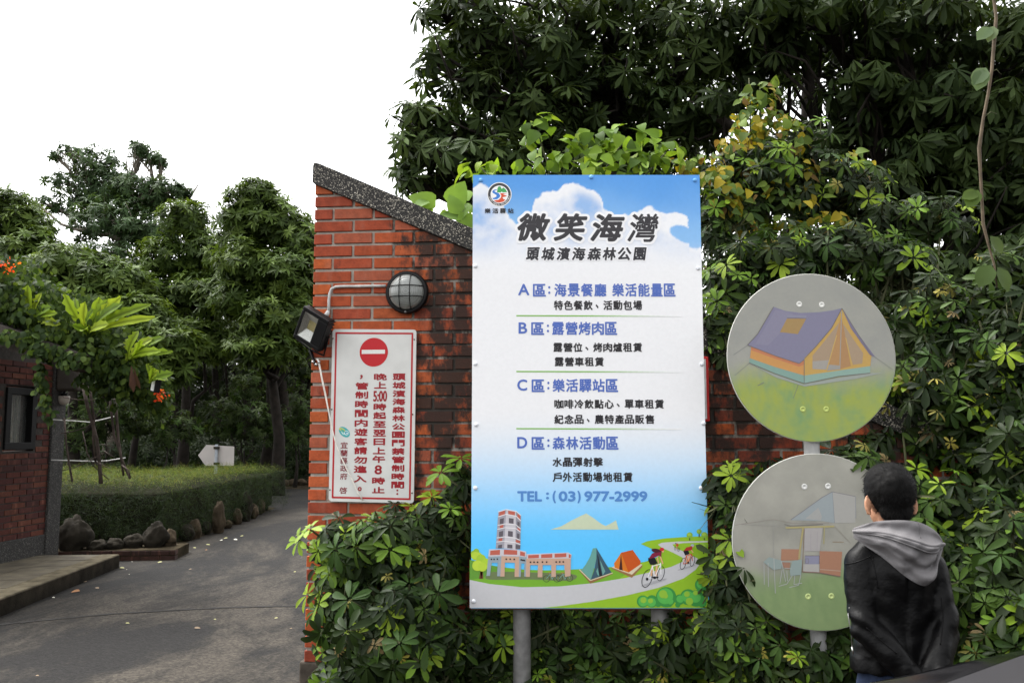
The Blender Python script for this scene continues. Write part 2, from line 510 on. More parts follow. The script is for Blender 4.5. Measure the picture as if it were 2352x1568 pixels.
def mat_brick(name, stain_x=None):
    m, nt, b = mat(name)
    at = nt.nodes.new('ShaderNodeAttribute'); at.attribute_name = 'col'
    tc = nt.nodes.new('ShaderNodeTexCoord')
    n = nt.nodes.new('ShaderNodeTexNoise'); n.inputs['Scale'].default_value = 26; n.inputs['Detail'].default_value = 7; n.inputs['Roughness'].default_value = .65
    nt.links.new(tc.outputs['Object'], n.inputs['Vector'])
    mr = nt.nodes.new('ShaderNodeMapRange'); mr.inputs['From Min'].default_value = 0.3; mr.inputs['From Max'].default_value = 0.7
    mr.inputs['To Min'].default_value = 0.72; mr.inputs['To Max'].default_value = 1.2
    nt.links.new(n.outputs['Fac'], mr.inputs['Value'])
    s_ = nt.nodes.new('ShaderNodeVectorMath'); s_.operation = 'SCALE'
    nt.links.new(at.outputs['Color'], s_.inputs[0]); nt.links.new(mr.outputs[0], s_.inputs['Scale'])
    # pale bloom (lime) streaks
    mp = nt.nodes.new('ShaderNodeMapping'); mp.inputs['Scale'].default_value = (14, 14, 5)
    nt.links.new(tc.outputs['Object'], mp.inputs['Vector'])
    n3 = nt.nodes.new('ShaderNodeTexNoise'); n3.inputs['Scale'].default_value = 1.0; n3.inputs['Detail'].default_value = 6
    nt.links.new(mp.outputs[0], n3.inputs['Vector'])
    r3 = nt.nodes.new('ShaderNodeMapRange'); r3.inputs['From Min'].default_value = .56; r3.inputs['From Max'].default_value = .78; r3.inputs['To Max'].default_value = .38
    nt.links.new(n3.outputs['Fac'], r3.inputs['Value'])
    mxa = nt.nodes.new('ShaderNodeMixRGB'); mxa.inputs[2].default_value = (0.34, 0.15, 0.10, 1)
    nt.links.new(r3.outputs[0], mxa.inputs[0]); nt.links.new(s_.outputs[0], mxa.inputs[1])
    out = mxa.outputs[0]
    if stain_x:
        # black mould under the coping, spreading from one end of the wall
        mp2 = nt.nodes.new('ShaderNodeMapping'); mp2.inputs['Scale'].default_value = (9, 9, 5.0)
        nt.links.new(tc.outputs['Object'], mp2.inputs['Vector'])
        n4 = nt.nodes.new('ShaderNodeTexNoise'); n4.inputs['Scale'].default_value = 1.0; n4.inputs['Detail'].default_value = 9; n4.inputs['Roughness'].default_value = .7
        nt.links.new(mp2.outputs[0], n4.inputs['Vector'])
        sx = nt.nodes.new('ShaderNodeSeparateXYZ'); nt.links.new(tc.outputs['Object'], sx.inputs[0])
        m1 = nt.nodes.new('ShaderNodeMapRange'); m1.interpolation_type = 'SMOOTHSTEP'
        m1.inputs['From Min'].default_value = stain_x[0]; m1.inputs['From Max'].default_value = stain_x[1]
        nt.links.new(sx.outputs['X'], m1.inputs['Value'])
        mz = nt.nodes.new('ShaderNodeMapRange'); mz.interpolation_type = 'SMOOTHSTEP'; mz.inputs['From Min'].default_value = .9; mz.inputs['From Max'].default_value = 1.75; mz.inputs['To Min'].default_value = .62
        nt.links.new(sx.outputs['Z'], mz.inputs['Value'])
        mq = nt.nodes.new('ShaderNodeMath'); mq.operation = 'MULTIPLY'; nt.links.new(m1.outputs[0], mq.inputs[0]); nt.links.new(mz.outputs[0], mq.inputs[1])
        ad = nt.nodes.new('ShaderNodeMath'); ad.operation = 'MULTIPLY_ADD'; ad.inputs[1].default_value = 0.27; ad.inputs[2].default_value = -0.165
        nt.links.new(mq.outputs[0], ad.inputs[0])
        ad2 = nt.nodes.new('ShaderNodeMath'); ad2.operation = 'ADD'
        nt.links.new(ad.outputs[0], ad2.inputs[0]); nt.links.new(n4.outputs['Fac'], ad2.inputs[1])
        m2 = nt.nodes.new('ShaderNodeMapRange'); m2.inputs['From Min'].default_value = .46; m2.inputs['From Max'].default_value = .60; m2.inputs['To Max'].default_value = .93
        nt.links.new(ad2.outputs[0], m2.inputs['Value'])
        mxb = nt.nodes.new('ShaderNodeMixRGB'); mxb.inputs[2].default_value = (0.022, 0.018, 0.015, 1)
        nt.links.new(m2.outputs[0], mxb.inputs[0]); nt.links.new(out, mxb.inputs[1])
        out = mxb.outputs[0]
    nt.links.new(out, b.inputs['Base Color'])
    b.inputs['Roughness'].default_value = 0.85
    b.inputs['Specular IOR Level'].default_value = 0.3
    px_bump_chain(nt, b, tc, 90, 0.5, 0.004)
    return m

M_MORTAR = mat_plain('mortar', (0.19, 0.175, 0.155), 0.95, var=0.45, scale=14, bump=0.9, bscale=120)
def mat_pebble(name, dark, light, scale):
    m, nt, b = mat(name)
    tc = nt.nodes.new('ShaderNodeTexCoord')
    v = nt.nodes.new('ShaderNodeTexVoronoi'); v.inputs['Scale'].default_value = scale
    nt.links.new(tc.outputs['Object'], v.inputs['Vector'])
    sep = nt.nodes.new('ShaderNodeSeparateColor'); nt.links.new(v.outputs['Color'], sep.inputs[0])
    n = nt.nodes.new('ShaderNodeTexNoise'); n.inputs['Scale'].default_value = 4; n.inputs['Detail'].default_value = 5
    nt.links.new(tc.outputs['Object'], n.inputs['Vector'])
    ad = nt.nodes.new('ShaderNodeMath'); ad.operation = 'MULTIPLY_ADD'; ad.inputs[1].default_value = .5
    nt.links.new(n.outputs['Fac'], ad.inputs[0]); nt.links.new(sep.outputs[0], ad.inputs[2])
    r = nt.nodes.new('ShaderNodeValToRGB')
    e = r.color_ramp.elements
    e[0].position = .80; e[0].color = (*dark, 1); e[1].position = 1.3; e[1].color = (*light, 1)
    q = e.new(1.08); q.color = (*[d * 2.2 for d in dark], 1)
    nt.links.new(ad.outputs[0], r.inputs['Fac'])
    nt.links.new(r.outputs['Color'], b.inputs['Base Color'])
    b.inputs['Roughness'].default_value = .8
    bp = nt.nodes.new('ShaderNodeBump'); bp.inputs['Strength'].default_value = 1; bp.inputs['Distance'].default_value = .004; bp.invert = True
    nt.links.new(v.outputs['Distance'], bp.inputs['Height']); nt.links.new(bp.outputs[0], b.inputs['Normal'])
    return m

# ------------------------------------------------------------------ the sloping gate wall
YAW = R(5.3)
q0 = P(900, 990, 5.1)
wf = Frame((q0[0], q0[1], 0), (math.cos(YAW), -math.sin(YAW), 0))
aL = wf.hit(705, 1300)[0]
wf = Frame(wf.pt(aL, 0), wf.u)            # a = 0 at the left end of the wall
WL = 4.3                                   # length
aT0, bT0 = wf.hit(720, 375); aT1, bT1 = wf.hit(1087, 530)
slope = (bT1 - bT0) / (aT1 - aT0)
COP = bT0 - wf.hit(721, 424)[1]            # coping thickness measured vertically
def wall_top(a): return bT0 + slope * a
def under_cop(a): return bT0 - COP + slope * a
aE = (0.18 - (bT0 - COP)) / slope
aE = min(aE, WL)
B_PITCH = 0.0757
b_base = wf.hit(705, 1517)[1]
nrow = int((bT0 - COP - b_base) / B_PITCH) + 2
wl = empty('brick_wall', wf.pt(0, 0), 'red brick gate wall with a sloping top, stained black on the right', 'wall')
mb = MB()
bricks(mb, wf, 0.0, aE, nrow, 0.230, 0.0595, B_PITCH - 0.0595, under_cop, b_start=b_base)
M_BRICK = mat_brick('brick', (0.36, 0.80))
mb.build('brickwork', M_BRICK, wl)
mb = MB()
th = 0.24
def cl(a): return max(0.0, under_cop(a) - 0.002)
mb.prism(wf, [(0.008, b_base + .004), (aE, b_base + .004), (aE, max(b_base + .01, cl(aE))), (0.008, cl(0.008))], -th, -0.004)
mb.c = [(0.36, 0.335, 0.29)] * len(mb.v)
mb.build('mortar_core', mat_brick('mortar_stained', (0.30, 0.72)), wl)
M_COPING = mat_pebble('exposed_aggregate', (0.012, 0.011, 0.010), (0.50, 0.46, 0.38), 190)
mb = MB()
cp = [(-0.012, under_cop(-0.012)), (aE + .05, under_cop(aE + .05)), (aE + .05, wall_top(aE + .05)), (0.03, wall_top(0.03)), (-0.004, wall_top(-0.004) - .006), (-0.012, wall_top(-0.012) - .03)]
mb.prism(wf, cp, -th - .03, 0.030)
mb.build('coping', M_COPING, wl)
mb = MB()
mb.fbox(wf, -0.03, WL, -0.05, b_base - 0.002, -th - .03, 0.012, ch=.012)
mb.build('plinth', mat_plain('old_concrete', (0.075, 0.062, 0.05), .95, var=.5, scale=9, bump=.9, bscale=35), wl)

# ------------------------------------------------------------------ guardhouse
M_FBRICK = mat_brick('guardhouse_brick')
M_CONC = mat_plain('dull_concrete', (0.055, 0.047, 0.041), .9, var=.3, scale=5, bump=.5, bscale=60)  # colour lowered to stand in for the shade of roof and trees
M_PEBBLE = mat_pebble('pebble_render', (0.016, 0.015, 0.014), (0.11, 0.105, 0.095), 110)  # both tones darkened, roof and tree shade put into the colour
PZ = 0.15                                               # platform height
p_end = G(133, 1265, PZ)
p_edge = G(275, 1272, PZ)
p_near = G(0, 1375, PZ)
gd = R(7)
gf = Frame((p_end[0] - 0.02, p_end[1], 0), (math.sin(gd), math.cos(gd), 0))   # visible side wall, a grows away from the camera, 0 at the far end
gh = empty('guardhouse', gf.pt(0, 0), 'small red brick guardhouse with a vine covered concrete roof beside the drive', 'guardhouse')
wa, wb0 = gf.hit(6, 1033); wc, wb1 = gf.hit(84, 893)
def in_window(a, b): return wa - .12 < a < wc + .05 and wb0 - .05 < b < wb1 + .0
mb = MB()
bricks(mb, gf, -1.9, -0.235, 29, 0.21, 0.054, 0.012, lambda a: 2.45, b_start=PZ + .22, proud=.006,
       cols=[lin(88, 44, 35), lin(76, 37, 33), lin(98, 54, 40), lin(82, 42, 36), lin(70, 36, 33)], hole=in_window, depth=.06)  # brick colours carry the shade under the roof
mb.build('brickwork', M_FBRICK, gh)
mb = MB()
mb.fbox(gf, -1.9, -.235, 0, wb0 - .02, -.22, -.002); mb.fbox(gf, -1.9, -.235, wb1 + .02, 2.4, -.22, -.002)
mb.fbox(gf, -1.9, wa, wb0 - .02, wb1 + .02, -.22, -.002); mb.fbox(gf, wc, -.235, wb0 - .02, wb1 + .02, -.22, -.002)
mb.build('wall', mat_plain('grey_mortar', (0.05, 0.044, 0.04), .95, var=.3), gh)
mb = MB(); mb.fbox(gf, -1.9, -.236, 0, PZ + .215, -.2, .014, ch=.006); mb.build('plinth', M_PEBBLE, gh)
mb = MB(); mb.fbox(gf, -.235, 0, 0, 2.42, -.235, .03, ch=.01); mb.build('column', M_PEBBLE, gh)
# back and end walls close the room
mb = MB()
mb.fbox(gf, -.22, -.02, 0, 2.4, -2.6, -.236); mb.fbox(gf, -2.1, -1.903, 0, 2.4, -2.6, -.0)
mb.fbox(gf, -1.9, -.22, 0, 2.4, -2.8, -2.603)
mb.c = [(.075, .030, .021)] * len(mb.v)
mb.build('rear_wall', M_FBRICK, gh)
w_ = empty_win = None
M_FRAME = mat_plain('black_aluminium', (0.004, 0.004, 0.0045), .5, spec=.15)
mb = MB()
t_ = .075
mb.fbox(gf, wa, wc, wb0, wb0 + t_, -.10, .022, ch=.004); mb.fbox(gf, wa, wc, wb1 - t_, wb1, -.10, .022, ch=.004)
mb.fbox(gf, wa, wa + t_, wb0 + t_, wb1 - t_, -.10, .022, ch=.004); mb.fbox(gf, wc - t_, wc, wb0 + t_, wb1 - t_, -.10, .022, ch=.004)
win = mb.build('window', M_FRAME, gh)
mb = MB(); mb.fbox(gf, wa + t_, wc - t_, wb0 + t_, wb1 - t_, -.06, -.052)
m_, nt_, b_ = mat('window_glass'); b_.inputs['Base Color'].default_value = (.6, .62, .62, 1); b_.inputs['Roughness'].default_value = .03; b_.inputs['Transmission Weight'].default_value = .95; b_.inputs['IOR'].default_value = 1.15
mb.build('pane', m_, win)
mb = MB()
for k in range(5):
    a_ = wc - t_ - .03 - k * .034
    mb.fbox(gf, a_ - .032, a_, wb0 + t_, wb1 - t_, -.115 - (k % 2) * .012, -.105 - (k % 2) * .012)
mb.build('curtain', mat_plain('curtain_cloth', (.62, .60, .55), .9), win)
# roof slab: falls towards the drive
rf = Frame(P(0, 820, 7.85) * np.array([1, 1, 0]), (1, 0, 0))
e0 = rf.hit(-160, 742); e1 = rf.hit(0, 797); e2 = rf.hit(165, 852); e3 = rf.hit(196, 846); e4 = rf.hit(196, 815); e5 = rf.hit(0, 746); e6 = rf.hit(-160, 690)
mb = MB(); mb.prism(rf, [e0, e1, e2, e3, e4, e5, e6], -1.25, 0.0)
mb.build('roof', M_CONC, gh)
mb = MB()
bk = gf.pt(-.11, 2.05, .03)
mb.fbox(gf, -.22, -.02, 1.98, 2.36, .03, .30, ch=.03)
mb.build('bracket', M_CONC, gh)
# globe lamp under the bracket
lp = P(147, 909, p_end[1] - .1)
la = empty('wall_lamp', lp, 'dull white bowl lamp under the eaves on the guardhouse column', 'lamp')
mb = MB(); mb.lathe(lp, (0, 0, 1), [(0, -.105), (.03, -.10), (.052, -.08), (.064, -.045), (.066, -.005), (.06, 0), (0, 0.0)], 28)
mb.build('shade', mat_plain('opal_glass', (.42, .38, .34), .4), la, True)
mb = MB(); mb.lathe(lp, (0, 0, 1), [(0, .0), (.04, .001), (.04, .03), (.012, .032), (.012, .10), (0, .10)], 20)
mb.build('holder', M_FRAME, la, True, angle=40)

# platform in front of the guardhouse
pl = empty('pavement', (p_edge[0], p_edge[1], 0), None, None); C.objects.unlink(pl); bpy.data.objects.remove(pl)
mb = MB()
ev = np.array(p_edge) - np.array(p_near); ev[2] = 0; ev /= np.linalg.norm(ev)
pf = Frame((p_edge[0], p_edge[1], 0), -ev, (0, 0, 1))       # along the kerb towards the camera; n points to the drive or away
nr = np.array([ev[1], -ev[0], 0])
A0 = np.array([p_edge[0], p_edge[1], 0]); A1 = A0 - ev * 5.0
back = np.array([-3.4, 0.35, 0])
vs = []
def pq(p, z_): return (p[0], p[1], z_)
kw = .20
K0 = A0 - nr * kw; K1 = A1 - nr * kw
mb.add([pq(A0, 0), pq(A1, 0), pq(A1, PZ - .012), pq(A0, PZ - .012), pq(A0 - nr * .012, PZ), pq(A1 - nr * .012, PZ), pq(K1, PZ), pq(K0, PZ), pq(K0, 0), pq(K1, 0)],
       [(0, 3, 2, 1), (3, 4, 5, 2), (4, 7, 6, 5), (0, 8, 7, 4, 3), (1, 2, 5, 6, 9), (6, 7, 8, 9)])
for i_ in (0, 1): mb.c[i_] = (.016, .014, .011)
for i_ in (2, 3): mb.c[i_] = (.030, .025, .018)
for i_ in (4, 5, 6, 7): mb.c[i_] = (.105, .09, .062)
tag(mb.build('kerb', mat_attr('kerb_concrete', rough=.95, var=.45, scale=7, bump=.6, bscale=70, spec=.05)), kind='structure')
M_TILE = mat_plain('worn_paving', (0.085, 0.072, 0.05), .85, var=.4, scale=5, bump=.4, bscale=60)
mb = MB()
ts = .42
for i in range(12):
    for j in range(8):
        o = A0 - nr * (kw + .012 + j * ts) - ev * (0.0 + i * ts)
        g_ = .008
        c0 = o; c1 = o - nr * (ts - g_); c2 = c1 - ev * (ts - g_); c3 = o - ev * (ts - g_)
        dz = random.uniform(-.002, .002)
        mb.add([pq(c, 0.02) for c in (c0, c1, c2, c3)] + [pq(c, PZ - .004 + dz) for c in (c0, c1, c2, c3)],
               [(4, 5, 6, 7), (0, 1, 5, 4), (1, 2, 6, 5), (2, 3, 7, 6), (3, 0, 4, 7)])
mb.add([pq(A0 - nr * (kw + .004) + ev * .0, 0), pq(A0 - nr * 3.6, 0), pq(A1 - nr * 3.6, 0), pq(A1 - nr * (kw + .004), 0)] +
       [pq(A0 - nr * (kw + .004), PZ - .014), pq(A0 - nr * 3.6, PZ - .014), pq(A1 - nr * 3.6, PZ - .014), pq(A1 - nr * (kw + .004), PZ - .014)],
       [(4, 5, 6, 7), (0, 1, 5, 4), (1, 2, 6, 5), (2, 3, 7, 6), (3, 0, 4, 7)])
tag(mb.build('pavement', M_TILE), kind='structure')
# ================================================================== SIGNS
M_PRINT = mat_attr('printed_vinyl', rough=.45, var=.02, scale=60, spec=.35)
M_GALV = mat_plain('galvanised_steel', (0.19, 0.188, 0.185), .55, metal=.3, var=.25, scale=22, bump=.15, bscale=40)

_tcache = {}
def text_mesh(body, shear=0.0):
    key = (body, shear)
    if key in _tcache: return _tcache[key]
    cu = bpy.data.curves.new('lettering', 'FONT'); cu.body = body; cu.size = 1; cu.shear = shear; cu.resolution_u = 4
    ob = bpy.data.objects.new('lettering', cu); C.objects.link(ob)
    dg = bpy.context.evaluated_depsgraph_get()
    me = bpy.data.meshes.new_from_object(ob.evaluated_get(dg))
    v = np.array([q.co[:2] for q in me.vertices]); f = [tuple(p.vertices) for p in me.polygons]
    bpy.data.objects.remove(ob); bpy.data.curves.remove(cu); bpy.data.meshes.remove(me)
    _tcache[key] = (v, f)
    return v, f

def put_text(mb, fr, body, box, h, col, bold=0.0, shear=0.0, copies=8, rot=None):
    """lettering fitted to the box (a0, b0, a1, b1) of a Frame; bold thickens the strokes by that many metres"""
    v, f = text_mesh(body, shear)
    lo, hi = v.min(0), v.max(0)
    a0, b0, a1, b1 = box
    a0 += bold; b0 += bold; a1 -= bold; b1 -= bold
    s = np.array([(a1 - a0) / (hi[0] - lo[0]), (b1 - b0) / (hi[1] - lo[1])])
    q = (v - lo) * s + (a0, b0)
    offs = [(0, 0)] + ([(bold * math.cos(2 * math.pi * k / copies), bold * math.sin(2 * math.pi * k / copies)) for k in range(copies)] if bold else [])
    for i, (da, db) in enumerate(offs):
        hh = h + i * 0.00004
        vs = [fr.pt(x + da, y + db, hh) for x, y in q]
        mb.add(vs, f, col)

def smooth_poly(pts, n=6, closed=True):
    out = []
    m = len(pts)
    rg = range(m) if closed else range(m - 1)
    for i in rg:
        if closed: p0, p1, p2, p3 = pts[i - 1], pts[i], pts[(i + 1) % m], pts[(i + 2) % m]
        else: p0, p1, p2, p3 = pts[max(i - 1, 0)], pts[i], pts[i + 1], pts[min(i + 2, m - 1)]
        for k in range(n):
            t = k / n
            out.append(tuple(0.5 * ((2 * p1[j]) + (-p0[j] + p2[j]) * t + (2 * p0[j] - 5 * p1[j] + 4 * p2[j] - p3[j]) * t * t + (-p0[j] + 3 * p1[j] - 3 * p2[j] + p3[j]) * t ** 3) for j in (0, 1)))
    if not closed: out.append(pts[-1])
    return out

class Art:
    """printed shapes measured on a crop of the photograph and laid on a Frame"""
    def __init__(s, fr, ox, oy, scale, h=0.0008, k=0.92):
        s.fr, s.ox, s.oy, s.s, s.h, s.k = fr, ox, oy, scale, h, k
        s.mb = MB()
    def m(s, p):
        return s.fr.hit((s.ox + p[0] * s.s) / 1.08844, (s.oy + p[1] * s.s) / 1.08844)
    fade, fcol = 0.0, (160, 160, 154)
    def up(s): s.h += 0.00006
    def poly(s, pts, rgb, smooth=0):
        if smooth: pts = smooth_poly(pts, smooth)
        s.mb.flat(s.fr, [s.m(p) for p in pts], s.h, s.ink(rgb)); s.up()
    def ink(s, rgb): return mix3(lin(*rgb, s.k), lin(*s.fcol, s.k), s.fade)
    def ell(s, x, y, rx, ry=None, rgb=(0, 0, 0), rot=0.0, n=28):
        ry = ry or rx
        c, q = math.cos(R(rot)), math.sin(R(rot))
        pts = [(x + rx * math.cos(t) * c - ry * math.sin(t) * q, y + rx * math.cos(t) * q + ry * math.sin(t) * c) for t in [2 * math.pi * k / n for k in range(n)]]
        s.poly(pts, rgb)
    def ring(s, x, y, rx, ry, w, rgb, rot=0.0, n=32):
        c, q = math.cos(R(rot)), math.sin(R(rot))
        def pt(t, f): return (x + (rx + f) * math.cos(t) * c - (ry + f) * math.sin(t) * q, y + (rx + f) * math.cos(t) * q + (ry + f) * math.sin(t) * c)
        for k in range(n):
            t0, t1 = 2 * math.pi * k / n, 2 * math.pi * (k + 1) / n
            s.mb.flat(s.fr, [s.m(pt(t0, -w / 2)), s.m(pt(t1, -w / 2)), s.m(pt(t1, w / 2)), s.m(pt(t0, w / 2))], s.h, s.ink(rgb))
        s.up()
    def line(s, pts, w, rgb):
        for i in range(len(pts) - 1):
            (x0, y0), (x1, y1) = pts[i], pts[i + 1]
            l = math.hypot(x1 - x0, y1 - y0) + 1e-9
            nx, ny = -(y1 - y0) / l * w / 2, (x1 - x0) / l * w / 2
            s.mb.flat(s.fr, [s.m(p) for p in ((x0 + nx, y0 + ny), (x1 + nx, y1 + ny), (x1 - nx, y1 - ny), (x0 - nx, y0 - ny))], s.h, s.ink(rgb))
        s.up()
    def text(s, body, x0, y0, x1, y1, rgb, bold=0.0, shear=0.0):
        a0, b1 = s.m((x0, y0)); a1, b0 = s.m((x1, y1))
        put_text(s.mb, s.fr, body, (a0, b0, a1, b1), s.h, lin(*rgb, s.k), bold, shear); s.h += 0.0005
    def build(s, name, parent):
        return s.mb.build(name, M_PRINT, parent)

def fbm(x, y, o=5):
    v, a, t = 0, 1, 0
    for k in range(o):
        v += a * noise.noise(Vector((x * 2 ** k, y * 2 ** k, 3.1 * k))); t += a; a *= .55
    return v / t

def sstep(a, b, x):
    t = min(1, max(0, (x - a) / (b - a))); return t * t * (3 - 2 * t)
def mix3(a, b, t): return tuple(p + (q - p) * t for p, q in zip(a, b))

# ------------------------------------------------------------------ the large board
BY = 4.60
bf = Frame((0, BY, 0), (1, 0, 0))
bl, bt = bf.hit(1088, 402); br, _ = bf.hit(1609, 402); bl2, bb = bf.hit(1080, 1396); br2, _ = bf.hit(1627, 1395)
x0, x1 = (bl + bl2) / 2, (br + br2) / 2
sb = empty('sign_board', (0.5 * (x0 + x1), BY + .06, 0), 'tall white and sky blue park information board on grey posts', 'sign')
mb = MB(); mb.fbox(bf, x0, x1, bb, bt, -0.022, -0.0006)
panel = mb.build('panel', mat_plain('white_panel', (.72, .72, .73), .45, var=.03), sb)
mb = MB(); mb.fbox(bf, x0 + .001, x1 - .001, bb - .007, bb - .0005, -.03, -.001); mb.build('bottom_edge', mat_plain('brown_edge', (.05, .025, .018), .8), sb)
# printed sky: one fine sheet with the print's own colours
YT = [(70, 150), (120, 115), (180, 140), (230, 200), (300, 290), (340, 370), (395, 425), (440, 400), (505, 330), (535, 245), (600, 200), (700, 165), (760, 125), (860, 120), (960, 160), (1030, 210), (1050, 290), (1110, 350), (1150, 365), (1230, 352), (1300, 335), (1350, 290), (1400, 285), (1460, 320), (1560, 322), (1640, 335), (1688, 385), (1696, 585), (1790, 596), (1830, 604)]
YX = [p[0] for p in YT]; YYv = [p[1] for p in YT]
nx, ny = 200, 372
vs, cs, fs = [], [], []
for j in range(ny + 1):
    for i in range(nx + 1):
        a = x0 + (x1 - x0) * i / nx; b = bb + (bt - bb) * j / ny
        q = bf.pt(a, b, 0)
        d = q - EYE
        c_, s_ = math.cos(PITCH), math.sin(PITCH)
        dep = d[1] * c_ + d[2] * s_
        px = CX + F * d[0] / dep; py = CY - F * (-d[1] * s_ + d[2] * c_) / dep
        X = (px * 1.08844 - 1160) / .3316; Y = (py * 1.08844 - 420) / .3316
        f1 = fbm(a * 9, b * 9, 5); f2 = fbm(a * 22 + 5, b * 22, 4); f3 = fbm(a * 3.2 + 9, b * 3.2, 4)
        skyc = mix3(lin(86, 158, 232), lin(140, 192, 242), sstep(60, 520, Y + 130 * f3))
        yt = np.interp(X, YX, YYv) + 42 * f2 + 36 * f1
        m_ = sstep(-7, 10, Y - yt)
        # blue window under the right-hand cloud
        dd = ((X - 1655) / 105) ** 2 + ((Y - 505 - 0.35 * (X - 1655)) / 62) ** 2 + 1.1 * f1 + .5 * f2
        m_ *= sstep(.65, 1.05, dd)
        dep_ = (Y - np.interp(X, YX, YYv)) / 330
        wh = mix3(lin(246, 247, 250), lin(186, 206, 238), min(1, max(0, .38 + 1.5 * f3 + .8 * f1)) * (1 - sstep(420, 800, Y)) * sstep(-.02, .3, dep_))
        wh = mix3(wh, lin(120, 178, 238), .55 * sstep(.12, .42, f3 + .5 * f1) * sstep(.1, .4, dep_) * (1 - sstep(420, 640, Y)))
        col = mix3(skyc, wh, m_)
        col = mix3(col, lin(243, 243, 245), sstep(520, 900, Y))
        t = sstep(930, 1260, py); col = mix3(col, lin(92, 198, 255, 1.08), t ** 1.05)
        vs.append(q); cs.append(tuple(c * .92 for c in col))
for j in range(ny):
    for i in range(nx):
        k = j * (nx + 1) + i
        fs.append((k, k + 1, k + nx + 2, k + nx + 1))
mb = MB(); mb.v = [tuple(q) for q in vs]; mb.f = fs; mb.c = cs
mb.build('sky_print', M_PRINT, panel)

A3 = lambda h=.0008: Art(bf, 1160, 1200, .3234, h)
a = A3()
a.poly([(668, 379), (750, 355), (830, 310), (900, 275), (945, 255), (1000, 290), (1060, 335), (1095, 352), (1130, 335), (1175, 308), (1195, 380)], (205, 216, 186))
a.build('island_print', panel)
a = A3()
XL, XR = (bl2 + 0.0), 0
ex0 = 44; ex1 = 1886; eyb = 985
a.poly([(ex0, 612), (120, 630), (200, 655), (330, 674), (480, 690), (650, 694), (800, 690), (890, 685), (1150, 668), (1300, 645), (1385, 630), (1600, 700), (1000, 830), (500, 850), (ex0, 790)], (122, 178, 52))
a.poly([(ex0, 612), (120, 630), (200, 655), (330, 674), (260, 720), (150, 750), (ex0, 770)], (102, 156, 56))
a.poly([(1385, 632), (1470, 606), (1520, 575), (1480, 540), (1420, 515), (1366, 490), (1420, 468), (1550, 448), (1700, 437), (ex1, 429), (ex1, eyb), (560, eyb), (900, 900), (1200, 760)], (150, 194, 44))
a.poly([(200, 712), (330, 705), (600, 712), (830, 722), (872, 748), (800, 775), (500, 765), (300, 768), (170, 760)], (112, 128, 84), 4)
a.poly([(ex0, 768), (200, 800), (450, 825), (750, 818), (1000, 793), (1250, 753), (1450, 706), (1600, 668), (1690, 628), (1690, 596), (1620, 560), (1530, 520), (1498, 496), (1530, 481), (1650, 472), (ex1, 468), (ex1, 478), (1700, 484), (1610, 494), (1630, 520), (1720, 560), (1805, 603), (1828, 640), (1790, 690), (1700, 755), (1500, 830), (1250, 890), (1000, 935), (760, 968), (600, eyb), (ex0, eyb)], (203, 203, 206))
a.build('landscape_print', panel)
# bushes
a = Art(bf, 1440, 1300, .1531, .0016)
for x, y, r in ((2050, 1050, 110), (1090, 1325, 98), (1240, 1325, 100), (1470, 1250, 165), (1690, 1290, 85), (1830, 1250, 130), (1960, 1270, 135), (2060, 1345, 72), (1660, 1375, 42), (1520, 1350, 60), (1340, 1360, 52)):
    y2 = min(y, 1418 - r)
    a.ell(x, y2, r, r, (62, 150, 70))
for x, y, r in ((1100, 1320, 80), (1230, 1335, 72), (1455, 1235, 130), (1700, 1280, 60), (1820, 1240, 92), (1950, 1250, 90), (2040, 1040, 70), (1540, 1320, 48)):
    a.ell(x, y, r, r, (92, 186, 84))
for x, y, r in ((1100, 1300, 48), (1215, 1310, 40), (1420, 1200, 66), (1460, 1230, 40), (1810, 1200, 46), (1850, 1320, 60), (1950, 1180, 40)):
    a.ell(x, y, r, r, (150, 196, 62))
a.build('bush_print', panel)
# small trees on the far shore
a = Art(bf, 1440, 1300, .1531, .0016)
for x, y, r, yt in ((1855, 240, 50, 325), (2010, 180, 42, 275), (2095, 238, 52, 318), (2080, 430, 60, 545)):
    a.line([(x, y), (x, yt)], 16, (70, 70, 50)); a.ell(x, y, r, r * .95, (140, 186, 66)); a.ell(x - 8, y - 12, r * .6, r * .5, (170, 206, 80))
a.build('tree_print', panel)
# tents
a = Art(bf, 1440, 1300, .1531, .0016)
a.poly([(55, 800), (235, 975), (600, 850), (600, 870), (235, 1030), (60, 830)], (150, 110, 70))
a.line([(55, 800), (235, 978), (600, 855)], 14, (222, 208, 180))
a.poly([(85, 815), (160, 715), (230, 590), (275, 455), (335, 448), (335, 620), (300, 760), (240, 968)], (108, 166, 156))
a.poly([(333, 450), (400, 560), (475, 690), (580, 850), (240, 968), (300, 800), (332, 620)], (62, 92, 108))
a.poly([(330, 830), (352, 775), (382, 912), (350, 885)], (112, 166, 158)); a.poly([(390, 640), (440, 750), (478, 830), (437, 892)], (112, 166, 158))
a.poly([(344, 540), (366, 600), (428, 905), (380, 915)], (30, 36, 44))
a.build('tent_print', panel)
a = Art(bf, 1440, 1300, .1531, .0016)
a.poly([(580, 765), (910, 880), (1082, 725), (1080, 760), (912, 935), (580, 785)], (156, 116, 74))
a.poly([(580, 765), (640, 740), (860, 845), (1052, 708), (1084, 722), (912, 884)], (224, 210, 180))
a.poly([(735, 525), (925, 480), (1052, 660), (1050, 715), (860, 848), (735, 545)], (202, 88, 28))
a.poly([(735, 525), (690, 600), (620, 700), (632, 772), (858, 848)], (222, 124, 34))
a.poly([(735, 535), (703, 800), (762, 817)], (74, 34, 30))
a.build('tent_print', panel)
